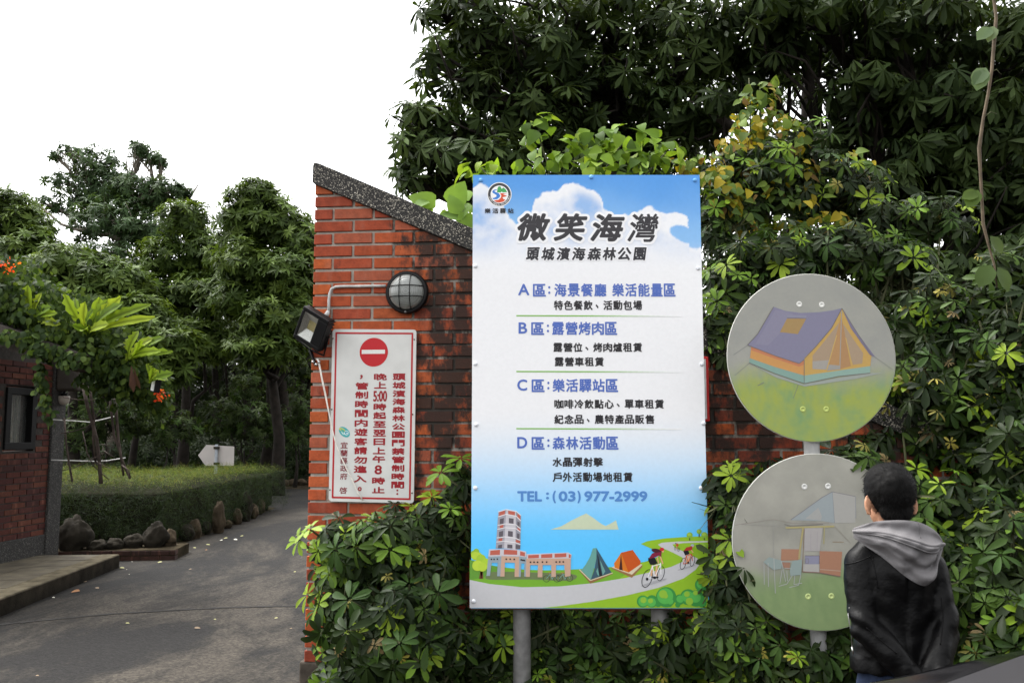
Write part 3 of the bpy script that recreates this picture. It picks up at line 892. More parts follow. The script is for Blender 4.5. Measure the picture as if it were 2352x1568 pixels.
# riders
def rider(dark=(22, 22, 26), skin=(232, 178, 130)):
    return Art(bf, 1440, 1300, .1531, .0022)
a = rider(); sk = (232, 178, 130); dk = (24, 24, 30)
a.ell(1270, 1010, 220, 22, (176, 176, 180), -16)
a.ring(1160, 945, 76, 150, 11, dk, 18); a.ring(1385, 868, 52, 118, 10, dk, 14)
a.line([(1245, 730), (1228, 905)], 26, sk); a.line([(1320, 715), (1305, 905)], 30, sk)
a.line([(1165, 940), (1250, 745), (1385, 708), (1282, 930), (1165, 940)], 13, (246, 246, 246)); a.line([(1245, 735), (1282, 930)], 13, (246, 246, 246)); a.line([(1380, 690), (1386, 880)], 13, (246, 246, 246))
a.ell(1282, 932, 26, 22, dk); a.ell(1160, 955, 20, 26, dk); a.line([(1230, 925), (1345, 925)], 20, dk)
a.poly([(1178, 612), (1285, 605), (1332, 700), (1270, 722), (1215, 722), (1180, 660)], dk)
a.poly([(1190, 615), (1240, 540), (1310, 510), (1397, 505), (1392, 592), (1350, 572), (1280, 602), (1215, 622)], (134, 32, 62))
a.line([(1325, 590), (1345, 700)], 18, sk); a.line([(1375, 588), (1418, 710)], 22, sk)
a.ell(1418, 495, 20, 26, sk); a.poly([(1232, 470), (1300, 458), (1392, 485), (1380, 510), (1310, 524), (1258, 512)], (74, 32, 40), 3); a.ell(1400, 470, 38, 28, (204, 44, 44))
a.build('cyclist_print', panel)
a = rider()
a.ell(1800, 770, 150, 14, (176, 176, 180), -16)
a.ring(1747, 705, 42, 95, 9, dk, 14); a.ring(1900, 662, 34, 86, 9, dk, 12)
a.line([(1800, 560), (1815, 710)], 18, sk); a.line([(1850, 540), (1835, 680)], 20, sk)
a.line([(1750, 710), (1800, 578), (1890, 545), (1832, 690), (1750, 710)], 10, (206, 74, 40)); a.line([(1888, 540), (1902, 660)], 10, (206, 74, 40)); a.line([(1800, 578), (1832, 690)], 10, (206, 74, 40))
a.ell(1830, 690, 18, 16, dk)
a.poly([(1750, 500), (1830, 490), (1852, 545), (1780, 572)], dk)
a.poly([(1753, 497), (1800, 440), (1896, 415), (1898, 482), (1830, 492)], (176, 52, 42))
a.line([(1880, 480), (1912, 525)], 16, sk); a.ell(1908, 420, 14, 18, sk); a.ell(1898, 404, 28, 18, (172, 184, 196))
a.build('cyclist_print', panel)
a = rider()
a.ring(1620, 455, 14, 30, 5, dk, 10); a.ring(1674, 475, 14, 30, 5, dk, 10)
a.line([(1640, 400), (1645, 470)], 12, sk); a.poly([(1630, 385), (1660, 372), (1678, 405), (1655, 430), (1632, 415)], (190, 86, 40)); a.ell(1630, 374, 10, 9, dk)
a.line([(1620, 455), (1650, 430), (1674, 475)], 5, (120, 110, 100))
a.build('cyclist_print', panel)
# tower with its arcade
T = (204, 168, 146); Bg = (152, 168, 178); LG = (206, 202, 208); RD = (192, 100, 84); DK = (98, 92, 100); SL = (166, 164, 174); WB = (238, 236, 238)
a = Art(bf, 1170, 1250, .1595, .0016)
a.poly([(475, 178), (600, 142), (565, 752), (435, 752)], SL); a.poly([(600, 142), (752, 170), (742, 768), (565, 752)], LG); a.poly([(752, 170), (830, 236), (820, 764), (742, 768)], (150, 150, 160))
for p in ([(490, 186), (582, 156), (577, 230), (485, 246)], [(628, 160), (736, 178), (736, 236), (630, 216)], [(776, 205), (822, 242), (822, 300), (770, 266)], [(500, 392), (556, 378), (553, 425), (497, 436)], [(776, 425), (822, 452), (822, 482), (772, 460)], [(480, 598), (540, 588), (536, 640), (474, 646)], [(752, 612), (818, 636), (816, 668), (748, 652)]):
    a.poly(p, RD)
for p in ([(500, 290), (563, 274), (556, 366), (497, 376)], [(640, 274), (716, 285), (713, 366), (640, 355)], [(775, 325), (810, 346), (806, 420), (772, 400)], [(488, 490), (553, 475), (546, 570), (485, 580)], [(628, 475), (703, 485), (701, 570), (625, 560)], [(768, 510), (806, 526), (801, 610), (765, 590)], [(475, 700), (536, 688), (531, 746), (470, 749)], [(617, 687), (696, 693), (696, 750), (615, 746)], [(750, 690), (819, 706), (816, 758), (746, 756)]):
    a.poly(p, DK)
for l in ([(472, 256), (600, 216), (755, 246), (828, 320)], [(466, 390), (586, 366), (750, 380), (826, 446)], [(460, 452), (586, 426), (750, 440), (826, 496)], [(450, 586), (576, 569), (745, 590), (822, 626)], [(445, 650), (571, 636), (742, 660), (822, 690)], [(472, 180), (600, 142), (755, 170), (830, 236)]):
    a.line(l, 12, WB)
a.poly([(318, 876), (525, 876), (512, 1186), (455, 1186), (466, 975), (370, 975), (345, 1181), (290, 1181)], Bg)
a.poly([(525, 870), (802, 880), (796, 1196), (730, 1196), (735, 975), (580, 970), (572, 1191), (505, 1191)], T)
a.poly([(802, 880), (916, 880), (916, 1190), (880, 1190), (885, 985), (835, 985), (826, 1196), (796, 1196)], Bg)
a.poly([(915, 903), (1576, 903), (1612, 920), (1606, 1181), (1520, 1196), (1510, 1010), (1380, 1010), (1375, 1196), (1305, 1196), (1305, 1010), (1170, 1010), (1165, 1201), (1090, 1201), (1096, 1010), (975, 1010), (970, 1196), (905, 1196)], T)
a.poly([(330, 765), (540, 762), (762, 768), (912, 800), (912, 886), (780, 876), (540, 870), (318, 880)], LG)
a.poly([(915, 840), (1572, 813), (1626, 850), (1612, 916), (1576, 906), (922, 911)], LG)
for p in ([(350, 786), (502, 770), (500, 850), (345, 856)], [(565, 768), (771, 780), (771, 850), (560, 846)], [(818, 794), (892, 816), (892, 876), (815, 860)], [(945, 855), (1111, 848), (1111, 900), (940, 906)], [(1148, 845), (1321, 835), (1321, 895), (1145, 901)], [(1358, 835), (1541, 825), (1541, 885), (1355, 893)], [(1580, 836), (1612, 858), (1606, 905), (1578, 895)]):
    a.poly(p, RD)
for x, y in ((368, 920), (410, 920), (460, 917), (600, 918), (662, 918), (725, 920), (835, 928), (860, 934), (884, 938), (980, 965), (1035, 965), (1090, 965), (1167, 963), (1232, 963), (1382, 962), (1437, 961), (1492, 960)):
    a.poly([(x - 12, y - 12), (x + 12, y - 12), (x + 12, y + 12), (x - 12, y + 12)], (40, 34, 34))
a.build('tower_print', panel)
a = Art(bf, 1170, 1250, .1595, .0024)
a.line([(192, 1225), (212, 1100), (222, 1225)], 36, (110, 66, 46))
for x, y, r, c in ((130, 800, 46, (150, 190, 56)), (90, 830, 46, (150, 190, 56)), (115, 868, 66, (186, 214, 66)), (160, 870, 60, (186, 214, 66)), (205, 920, 76, (168, 204, 58)), (150, 1020, 84, (192, 218, 68)), (290, 990, 82, (176, 210, 60)), (225, 1040, 72, (186, 214, 66))):
    a.ell(x, y, r, r, c)
a.build('tree_print', panel)
a = Art(bf, 1170, 1250, .1595, .0024)
for dx in (0, 200):
    a.ring(1230 + dx, 1225 - dx * .05, 50, 50, 7, (60, 56, 60)); a.ring(1392 + dx, 1225 - dx * .05, 50, 50, 7, (60, 56, 60))
    a.line([(1230 + dx, 1222), (1285 + dx, 1160), (1370 + dx, 1150), (1318 + dx, 1235), (1280 + dx, 1140)], 7, (130, 176, 176)); a.line([(1362 + dx, 1110), (1392 + dx, 1222)], 6, (130, 176, 176)); a.line([(1255 + dx, 1132), (1300 + dx, 1132)], 9, (190, 96, 70))
a.build('bicycle_print', panel)
# emblem
a = Art(bf, 1200, 440, .07654, .0008)
a.ell(635, 605, 398, 398, (246, 246, 246), n=48); a.ell(635, 605, 372, 372, (64, 62, 64), n=48); a.ell(635, 605, 290, 290, (246, 246, 246), n=40)
a.poly([(553, 545), (570, 420), (600, 348), (665, 340), (695, 400), (715, 432), (755, 375), (830, 430), (888, 530), (745, 540), (705, 510), (680, 542)], (70, 168, 92))
a.poly([(550, 445), (465, 448), (400, 500), (410, 550), (480, 592), (540, 632), (532, 680), (470, 712), (398, 726), (435, 768), (560, 762), (640, 700), (662, 640), (622, 572), (560, 548), (490, 520), (470, 490), (550, 466)], (58, 128, 214))
a.poly([(640, 566), (892, 568), (750, 602), (888, 656), (738, 700), (760, 752), (832, 780), (760, 842), (640, 872), (520, 852), (450, 802), (600, 782), (682, 712), (698, 640), (672, 590)], (220, 86, 50))
def arc_word(a, word, d0, d1, rad, size):
    for i, ch in enumerate(word):
        d = d0 + (d1 - d0) * (i + .5) / len(word)
        t = R(d)
        cx_, cy_ = 635 + rad * math.cos(t), 605 - rad * math.sin(t)
        v, f = text_mesh(ch)
        lo, hi = v.min(0), v.max(0)
        q = (v - (lo + hi) / 2) * size
        ct, st = math.cos(t + math.pi / 2), math.sin(t + math.pi / 2)
        vs = [a.fr.pt(*a.m((cx_ + (x * ct - y * st), cy_ - (x * st + y * ct))), a.h) for x, y in q]
        a.mb.add(vs, f, lin(246, 246, 246, a.k))
    a.up()
for w_, d0, d1 in (('SPORT', 192, 228), ('HEALTH', 234, 270), (':', 272, 277), ('ENVIRONMENT', 280, 354)):
    for dx in (0, .00012): arc_word(a, w_, d0, d1, 332, 74)
for ch, xa, xb in (('樂', 155, 345), ('活', 405, 602), ('驛', 655, 842), ('站', 908, 1097)):
    a.text(ch, xa, 1058, xb, 1222, (40, 40, 44), .0008)
a.build('emblem', panel)

# lettering
def board_line(items, rgb, bold, name='lettering', shear=0, h=.0012):
    mb = MB()
    for body, xa, ya, xb, yb in items:
        a0, b1 = bf.hit(xa, ya); a1, b0 = bf.hit(xb, yb)
        put_text(mb, bf, body, (a0, b0, a1, b1), h, lin(*rgb, .92), bold, shear)
    return mb.build(name, M_PRINT, panel)
TT = [('微', 1188, 490, 1264, 554), ('笑', 1271, 490, 1350, 554), ('海', 1355, 491, 1436, 555), ('灣', 1440, 491, 1514, 556)]
mb = MB()
for ch, xa, ya, xb, yb in TT:
    a0, b1 = bf.hit(xa - 6, ya - 6); a1, b0 = bf.hit(xb + 6, yb + 6)
    put_text(mb, bf, ch, (a0, b0, a1, b1), .0008, lin(250, 250, 252, .92), .017, .22, 16)
mb.build('title_outline', M_PRINT, panel)
mb = MB()
for ch, xa, ya, xb, yb in TT:
    a0, b1 = bf.hit(xa, ya); a1, b0 = bf.hit(xb, yb)
    put_text(mb, bf, ch, (a0, b0, a1, b1), .0018, lin(52, 50, 54, .92), .0030 if ch == '灣' else .0056, .22, 10)
mb.build('title', M_PRINT, panel)
ST = '頭城濱海森林公園'
mb = MB(); mb2 = MB()
for i, ch in enumerate(ST):
    xa = 1208 + i * 35.1; xb = xa + 32
    a0, b1 = bf.hit(xa, 568); a1, b0 = bf.hit(xb, 598)
    put_text(mb2, bf, ch, (a0 - .007, b0 - .007, a1 + .007, b1 + .007), .0008, lin(250, 250, 252, .92), .0095, .16, 10)
    put_text(mb, bf, ch, (a0, b0, a1, b1), .0018, lin(48, 47, 52, .92), .0027, .16, 8)
mb2.build('subtitle_outline', M_PRINT, panel); mb.build('subtitle', M_PRINT, panel)
BL = (84, 112, 190)
def heading(let, y0, y1, lx0, lx1, qx0, qx1, cx0, words):
    it = [(let, lx0, y0 + 1, lx1, y1 - 2), ('區', qx0, y0 + 1, qx1, y1 + 1), (':', cx0, y0 + 6, cx0 + 5, y1 - 5)]
    for w_, xa, xb in words:
        st = (xb - xa + 2) / len(w_)
        for i, ch in enumerate(w_): it.append((ch, xa + i * st, y0, xa + (i + 1) * st - 2.2, y1 + 1))
    board_line(it, BL, .0019, 'heading')
heading('A', 651, 680, 1190, 1216, 1224, 1254, 1259, [('海景餐廳', 1273, 1393), ('樂活能量區', 1406, 1552)])
heading('B', 739, 768, 1191, 1211, 1220, 1250, 1256, [('露營烤肉區', 1268, 1418)])
heading('C', 870, 899, 1188, 1211, 1221, 1251, 1257, [('樂活驛站區', 1269, 1420)])
heading('D', 1002, 1031, 1188, 1211, 1221, 1251, 1257, [('森林活動區', 1269, 1421)])
def detail(words, xa, xb, y0, y1):
    it = []
    st = (xb - xa + 1.5) / len(words)
    for i, ch in enumerate(words):
        if ch == '、': it.append((ch, xa + i * st + 5, y0 + 9, xa + i * st + 12, y1 - 4))
        else: it.append((ch, xa + i * st, y0, xa + (i + 1) * st - 1.6, y1))
    board_line(it, (38, 36, 40), .0016, 'caption')
detail('特色餐飲、活動包場', 1272, 1475, 690, 712)
detail('露營位、烤肉爐租賃', 1271, 1475, 787, 808)
detail('露營車租賃', 1274, 1387, 820, 841)
detail('咖啡冷飲點心、單車租賃', 1273, 1525, 917, 938)
detail('紀念品、農特產品販售', 1273, 1503, 952, 973)
detail('水晶彈射擊', 1269, 1385, 1050, 1071)
detail('戶外活動場地租賃', 1269, 1453, 1084, 1106)
board_line([('TEL', 1188, 1127, 1245, 1151), (':', 1254, 1130, 1261, 1146), ('(', 1269, 1126, 1277, 1155), ('03', 1283, 1127, 1322, 1151), (')', 1326, 1126, 1334, 1155), ('977-2999', 1342, 1127, 1487, 1151)], (86, 140, 206), .0028, 'phone_number')
for yl in (725, 853, 984):
    mb = MB()
    n_ = 30
    for k in range(n_):
        xa, xb = 1186 + 380 * k / n_, 1186 + 380 * (k + 1) / n_
        t = sstep(.35, 1.0, k / n_)
        p = [bf.hit(xa, yl + 1.6 - .3 + k * .04), bf.hit(xb, yl + 1.6 - .3 + k * .04), bf.hit(xb, yl - 1.6 + k * .04), bf.hit(xa, yl - 1.6 + k * .04)]
        mb.flat(bf, p, .0012, mix3(lin(134, 190, 84, .92), lin(243, 243, 245, .92), t))
    mb.build('divider_line', M_PRINT, panel)
# rivets
M_RIVET = mat_plain('painted_rivet', (.72, .74, .78), .35, var=.03); M_RIVET_B = mat_plain('blue_rivet', lin(110, 172, 232), .35, var=.03)
for x, y in ((1104, 414), (1358, 407), (1596, 414), (1092, 611), (1604, 616), (1092, 835), (1612, 836), (1094, 975), (1616, 972), (1092, 1120), (1610, 1120), (1088, 1380)):
    p = bf.pt(*bf.hit(x, y), 0)
    mb = MB(); mb.lathe(p, (0, -1, 0), [(.0115, 0), (.011, .004), (.008, .0075), (.004, .009), (0, .0093)], 14)
    mb.build('rivet', M_RIVET_B if y < 500 else M_RIVET, panel, True)
mb = MB()
fx = [(x0 + .015, x0 + .045), (x1 - .045, x1 - .015)]
for fa, fb_ in fx: mb.fbox(bf, fa, fb_, bb + .01, bt - .01, -.05, -.0225)
for zz in (bb + .02, (bb + bt) / 2, bt - .05): mb.fbox(bf, x0 + .05, x1 - .05, zz, zz + .03, -.05, -.0225)
mb.build('back_frame', M_GALV, sb)
for pxx in (1199, 1517):
    pb = P(pxx, 1480, BY + .10)
    mb = MB(); mb.tube([(pb[0], BY + .10, -.05), (pb[0], BY + .10, bt - .12)], .0465, 20)
    mb.build('post', M_GALV, sb, True, angle=50)

# ------------------------------------------------------------------ red edged plate half hidden behind the board
rp = Frame(wf.pt(0, 0, 0), wf.u)
ra1, rb1 = rp.hit(1624, 820); ra0, rb0 = rp.hit(1560, 968)
pe = empty('sign_plate', wf.pt((ra0 + ra1) / 2, rb0, .05), 'red edged plate on the brick wall, mostly hidden behind the tall board', 'sign')
mb = MB(); mb.fbox(rp, ra1 - .62, ra1, rb0, rb1, .04, .055, ch=.006); mb.build('plate', mat_plain('red_enamel', lin(190, 40, 40), .4), pe)
mb = MB(); mb.fbox(rp, ra1 - .605, ra1 - .015, rb0 + .015, rb1 - .015, .0556, .058); mb.build('face', mat_plain('white_enamel', (.6, .6, .6), .4), pe)

# ------------------------------------------------------------------ no entry plaque
PH = .030
pf_ = Frame(wf.pt(0, 0, PH), wf.u)
def pc(x, y): return pf_.hit((720 + x * .33156) / 1.08844, (780 + y * .33156) / 1.08844)
pqd = empty('notice_plaque', pf_.pt(*pc(650, 1430)), 'white notice plaque with a no entry disc and red columns of writing', 'sign')
c4 = [pc(306, 1425), pc(948, 1440), pc(968, 132), pc(336, 128)]       # BL BR TR TL
def rounded(c4, ins, r, n=6):
    """quad shrunk by ins with rounded corners"""
    c = [np.array(p) for p in c4]
    ctr = sum(c) / 4
    out = []
    for i in range(4):
        p, a_, b__ = c[i], c[i - 1], c[(i + 1) % 4]
        ua = (a_ - p) / np.linalg.norm(a_ - p); ub = (b__ - p) / np.linalg.norm(b__ - p)
        q = p + (ua + ub) * ins
        cc = q + (ua + ub) * r
        for k in range(n + 1):
            t = k / n * math.pi / 2
            out.append(tuple(cc - ub * r * math.cos(t) - ua * r * math.sin(t)))
    return out
mb = MB(); mb.prism(pf_, rounded(c4, 0, .018), -.012, 0.0)
pp = mb.build('plate', mat_plain('grey_white_enamel', (.60, .60, .58), .4, var=.05, scale=12), pqd)
def ring_from(mb, A, B, h, col):
    n = len(A)
    for i in range(n):
        j = (i + 1) % n
        mb.add([pf_.pt(*A[i], h), pf_.pt(*A[j], h), pf_.pt(*B[j], h), pf_.pt(*B[i], h)], [(0, 1, 2, 3)], col)
RC = lin(178, 32, 38, .92)
mb = MB()
ring_from(mb, rounded(c4, .018, .004), rounded(c4, .0285, .003), .0008, RC)
mb.build('border', M_PRINT, pp)
mb = MB()
ctr = pc(647, 302); rx_ = pc(754, 302)[0] - ctr[0]
mb.flat(pf_, [(ctr[0] + rx_ * math.cos(t), ctr[1] + rx_ * math.sin(t)) for t in [2 * math.pi * k / 48 for k in range(48)]], .0008, lin(186, 22, 32, .92))
q0_, q1_ = pc(556, 315), pc(732, 283)
mb.flat(pf_, [(q0_[0], q0_[1]), (q1_[0], q0_[1]), (q1_[0], q1_[1]), (q0_[0], q1_[1])], .0013, lin(222, 222, 218, .92))
mb.build('no_entry_disc', M_PRINT, pp)
def column(items, rgb=(150, 22, 32), bold=.0021):
    mb = MB()
    for ch, xa, ya, xb, yb in items:
        a0, b1 = pc(xa, ya); a1, b0 = pc(xb, yb)
        put_text(mb, pf_, ch, (a0, b0, a1, b1), .0008, lin(*rgb, .92), bold)
    mb.build('lettering', M_PRINT, pp)
def colchars(s, xa, xb, drift, ys):
    return [(ch, xa - drift * i / len(s), y0, xb - drift * i / len(s), y1) for i, (ch, (y0, y1)) in enumerate(zip(s, ys))]
column(colchars('頭城濱海森林公園門禁管制時間', 790, 887, 12, [(462, 514), (525, 577), (588, 640), (650, 700), (711, 762), (773, 824), (838, 887), (898, 948), (960, 1011), (1022, 1074), (1085, 1138), (1149, 1201), (1212, 1263), (1275, 1328)]) + [(':', 817, 1335, 832, 1376)])
column([('晚', 648, 462, 746, 514), ('上', 650, 524, 742, 576), ('5:00', 643, 592, 747, 674), ('時', 645, 687, 741, 740), ('起', 642, 752, 740, 806), ('至', 643, 820, 738, 871), ('翌', 642, 884, 738, 937), ('日', 645, 950, 732, 1003), ('上', 640, 1017, 734, 1070), ('午', 637, 1081, 733, 1136), ('8', 653, 1152, 708, 1222), ('時', 634, 1243, 731, 1297), ('止', 634, 1315, 729, 1364)])
column([('，', 542, 472, 564, 505)] + colchars('管制時間内遊客請勿進入', 508, 606, 14, [(530, 584), (597, 652), (666, 722), (735, 791), (806, 863), (875, 933), (946, 1003), (1014, 1071), (1085, 1141), (1155, 1212), (1228, 1283)]) + [('。', 526, 1315, 556, 1348)])
column(colchars('宜蘭縣政府', 397, 450, 5, [(978, 1026), (1037, 1086), (1095, 1144), (1154, 1201), (1212, 1261)]) + [('啓', 388, 1318, 446, 1368)], (128, 30, 40), .0006)
mb = MB()
def pell(x, y, rx, ry, rot, rgb, h, n=26):
    c_, s_ = math.cos(R(rot)), math.sin(R(rot))
    mb.flat(pf_, [pc(x + rx * math.cos(t) * c_ - ry * math.sin(t) * s_, y + rx * math.cos(t) * s_ + ry * math.sin(t) * c_) for t in [2 * math.pi * k / n for k in range(n)]], h, lin(*rgb, .92))
pell(425, 903, 48, 32, 42, (70, 166, 170), .0008); pell(408, 885, 24, 11, 20, (196, 196, 90), .0009); pell(416, 893, 24, 6, 32, (70, 166, 140), .0010); pell(440, 910, 20, 17, 0, (200, 222, 220), .0010); pell(443, 910, 13, 11, 0, (60, 150, 175), .0011); pell(446, 912, 6, 5, 0, (210, 228, 226), .0012); pell(412, 912, 16, 4, 50, (190, 220, 214), .0010)
mb.build('emblem', M_PRINT, pp)
M_SCREW = mat_plain('rusty_screw', (.10, .07, .05), .6, metal=.4)
for x, y in ((340, 198), (952, 206), (330, 733), (940, 770), (316, 1338), (935, 1362)):
    mb = MB(); mb.lathe(pf_.pt(*pc(x, y), 0), pf_.n, [(.0045, 0), (.0042, .003), (.002, .0042), (0, .0044)], 10); mb.build('screw', M_SCREW, pp, True)

# ------------------------------------------------------------------ bulkhead lamp, conduit, floodlight, wire
M_BLACK = mat_plain('black_metal', (.0035, .0035, .004), .45, var=.2, spec=.2)
lf = Frame(wf.pt(0, 0, .012), wf.u)
la_, lb_ = lf.hit(937, 673)
lo = lf.pt(la_, lb_, 0)
LR = 50 / sc(5.05)
bh = empty('bulkhead_lamp', lo, 'round bulkhead lamp with a black ring and wire cage on the brick wall', 'lamp')
mb = MB(); mb.lathe(lo, lf.n, [(LR * .96, 0), (LR, .01), (LR, .035), (LR * .95, .045), (LR * .84, .047), (LR * .82, .04), (LR * .82, .02), (0, .02)], 48)
mb.build('ring', M_BLACK, bh, True, angle=40)
m_, nt_, b_ = mat('frosted_glass')
tc_ = nt_.nodes.new('ShaderNodeTexCoord'); wv = nt_.nodes.new('ShaderNodeTexWave'); wv.wave_type = 'RINGS'; wv.inputs['Scale'].default_value = 26; wv.rings_direction = 'Y'
nt_.links.new(tc_.outputs['Object'], wv.inputs['Vector'])
bp_ = nt_.nodes.new('ShaderNodeBump'); bp_.inputs['Strength'].default_value = .35; bp_.inputs['Distance'].default_value = .003
nt_.links.new(wv.outputs['Fac'], bp_.inputs['Height']); nt_.links.new(bp_.outputs[0], b_.inputs['Normal'])
b_.inputs['Base Color'].default_value = (.20, .21, .20, 1); b_.inputs['Roughness'].default_value = .22; b_.inputs['Specular IOR Level'].default_value = .7
mb = MB(); rr = LR * .82
mb.lathe(lo, lf.n, [(rr * math.cos(t), .04 + .062 * math.sin(t)) for t in [math.pi / 2 * k / 12 for k in range(13)]], 48)
mb.build('glass', m_, bh, True)
mb = MB()
def dome(x, y):
    q = 1 - (x * x + y * y) / (rr * 1.04) ** 2
    return lf.pt(la_ + x, lb_ + y, .043 + .066 * math.sqrt(max(0, q)))
for s_ in (-.30, .30):
    L_ = math.sqrt(1 - s_ * s_) * rr * 1.04
    mb.tube([dome(s_ * rr, t * L_) for t in np.linspace(-1, 1, 22)], .0026, 6); mb.tube([dome(t * L_, s_ * rr) for t in np.linspace(-1, 1, 22)], .0026, 6)
mb.build('cage', M_BLACK, bh, True)
mb = MB(); mb.lathe(lf.pt(la_ - .004, lb_ - LR * .93, .045), lf.n, [(.007, 0), (.006, .005), (0, .006)], 10); mb.build('screw', M_GALV, bh, True)

M_PIPE = mat_plain('grey_conduit', (.42, .42, .41), .55, var=.2, scale=30)
cd = [(888, 658), (860, 658), (820, 659), (790, 659), (774, 660), (764, 665), (760, 675), (758, 690), (758, 705), (757, 722)]
cdp = [wf.pt(*wf.hit(x, y), .022) for x, y in cd]
co = empty('conduit', cdp[-1], 'thin grey conduit pipe bending from the round lamp down to the floodlight', 'pipe')
mb = MB(); mb.tube(smooth := [np.array(p) for p in cdp], .0085, 10); mb.build('pipe', M_PIPE, co, True)
mb = MB(); mb.tube([wf.pt(*wf.hit(757, 716), .022), wf.pt(*wf.hit(752, 728), .03)], [.012, .016], 10); mb.build('gland', M_PIPE, co, True)

# floodlight: turned away to the left and tilted
fc = wf.pt(*wf.hit(730, 760), .11)
fl = empty('floodlight', fc, 'black floodlight hung askew at the left end of the brick wall', 'floodlight')
Rm = Matrix.Rotation(R(-24), 3, 'Z') @ Matrix.Rotation(R(14), 3, 'X') @ Matrix.Rotation(R(31), 3, 'Y')
fu, fv, fn = [np.array(Rm @ Vector(q)) for q in ((1, 0, 0), (0, 0, 1), (0, -1, 0))]
ff = Frame(fc, fu, fv)
W2, H2 = .095, .102
mb = MB()
lw, lh = .050, .078
loff = -.026
mb.fbox(ff, -W2, W2, lh, H2, -.045, .012, ch=.004); mb.fbox(ff, -W2, W2, -H2, -lh, -.045, .012, ch=.004)
mb.fbox(ff, -W2, -lw + loff, -lh, lh, -.045, .012, ch=.003); mb.fbox(ff, lw + loff, W2, -lh, lh, -.045, .012, ch=.003)
mb.fbox(ff, -W2 + .006, W2 - .006, -H2 + .006, H2 - .006, -.062, -.046, ch=.006)
mb.build('housing', M_BLACK, fl)
mb = MB()
for k in range(9):
    b0_ = -H2 + .012 + k * (2 * H2 - .03) / 8.5
    mb.fbox(ff, -W2 + .012, W2 - .012, b0_, b0_ + .006, -.085, -.0625)
mb.build('cooling_fins', M_BLACK, fl)
mb = MB()
cI = [(-lw + loff, -lh), (lw + loff, -lh), (lw + loff, lh), (-lw + loff, lh)]; cJ = [(loff - .026, -.03), (loff + .026, -.03), (loff + .026, .03), (loff - .026, .03)]
for i in range(4):
    j = (i + 1) % 4
    n_ = 14
    for k in range(n_):      # stepped reflector
        t0, t1 = k / n_, (k + 1) / n_
        def mixp(A, B, t): return (A[0] + (B[0] - A[0]) * t, A[1] + (B[1] - A[1]) * t)
        z0_, z1_ = .004 - .036 * t0, .004 - .036 * t1
        p = [mixp(cI[i], cJ[i], t0), mixp(cI[j], cJ[j], t0), mixp(cI[j], cJ[j], t1), mixp(cI[i], cJ[i], t1)]
        mb.add([ff.pt(*p[0], z0_), ff.pt(*p[1], z0_), ff.pt(*p[2], z1_ + .0016), ff.pt(*p[3], z1_ + .0016)], [(0, 1, 2, 3)])
mb.build('reflector', mat_plain('silver_reflector', (.62, .62, .60), .28, metal=.7, var=.05), fl)
mb = MB(); mb.fbox(ff, loff - .026, loff + .026, -.03, .03, -.036, -.032); mb.build('led_panel', mat_plain('led_yellow', (.50, .42, .20), .4, bump=.4, bscale=300), fl)
m_, nt_, b_ = mat('clear_glass'); b_.inputs['Roughness'].default_value = .03; b_.inputs['Transmission Weight'].default_value = 1; b_.inputs['Base Color'].default_value = (.95, .96, .95, 1); b_.inputs['IOR'].default_value = 1.25
mb = MB(); mb.fbox(ff, -lw + loff + .001, lw + loff - .001, -lh + .001, lh - .001, .005, .008); mb.build('glass', m_, fl)
mb = MB()
hb = wf.pt(*wf.hit(728, 838), .0)
mb.tube([ff.pt(-W2 - .008, 0, -.03), ff.pt(-W2 - .01, -H2 - .03, -.05), ff.pt(0, -H2 - .045, -.055), ff.pt(W2 + .01, -H2 - .03, -.05), ff.pt(W2 + .008, 0, -.03)], .006, 6)
mb.tube([ff.pt(0, -H2 - .045, -.055), hb + wf.n * .03, hb], .009, 8)
mb.build('bracket', M_BLACK, fl)
mb = MB()
for k in range(3): mb.sphere(wf.pt(*wf.hit(724 + k * 7, 832 + (k % 2) * 6), .04), .009, 10, 6)
mb.build('bolt', mat_plain('steel_bolt', (.5, .5, .5), .25, metal=1), fl, True)

wr = [(732, 824, .03), (737, 840, .035), (744, 868, .05), (752, 905, .05), (760, 945, .048), (768, 985, .046), (776, 1018, .044), (786, 1045, .043), (800, 1074, .043), (815, 1105, .043), (826, 1130, .044), (838, 1147, .046)]
wp = [wf.pt(*wf.hit(x, y), h) for x, y, h in wr]
mb = MB()
mb.tube(wp, .0030, 6); mb.tube([p + wf.u * .006 * (1 if i < 4 else .5) + wf.n * .002 for i, p in enumerate(wp)], .0028, 6)
tag(mb.build('electric_wire', mat_plain('white_wire', (.72, .68, .62), .5), None, True, loc=wp[-1]), 'loose white wire hanging from the floodlight across the notice plaque', 'wire')

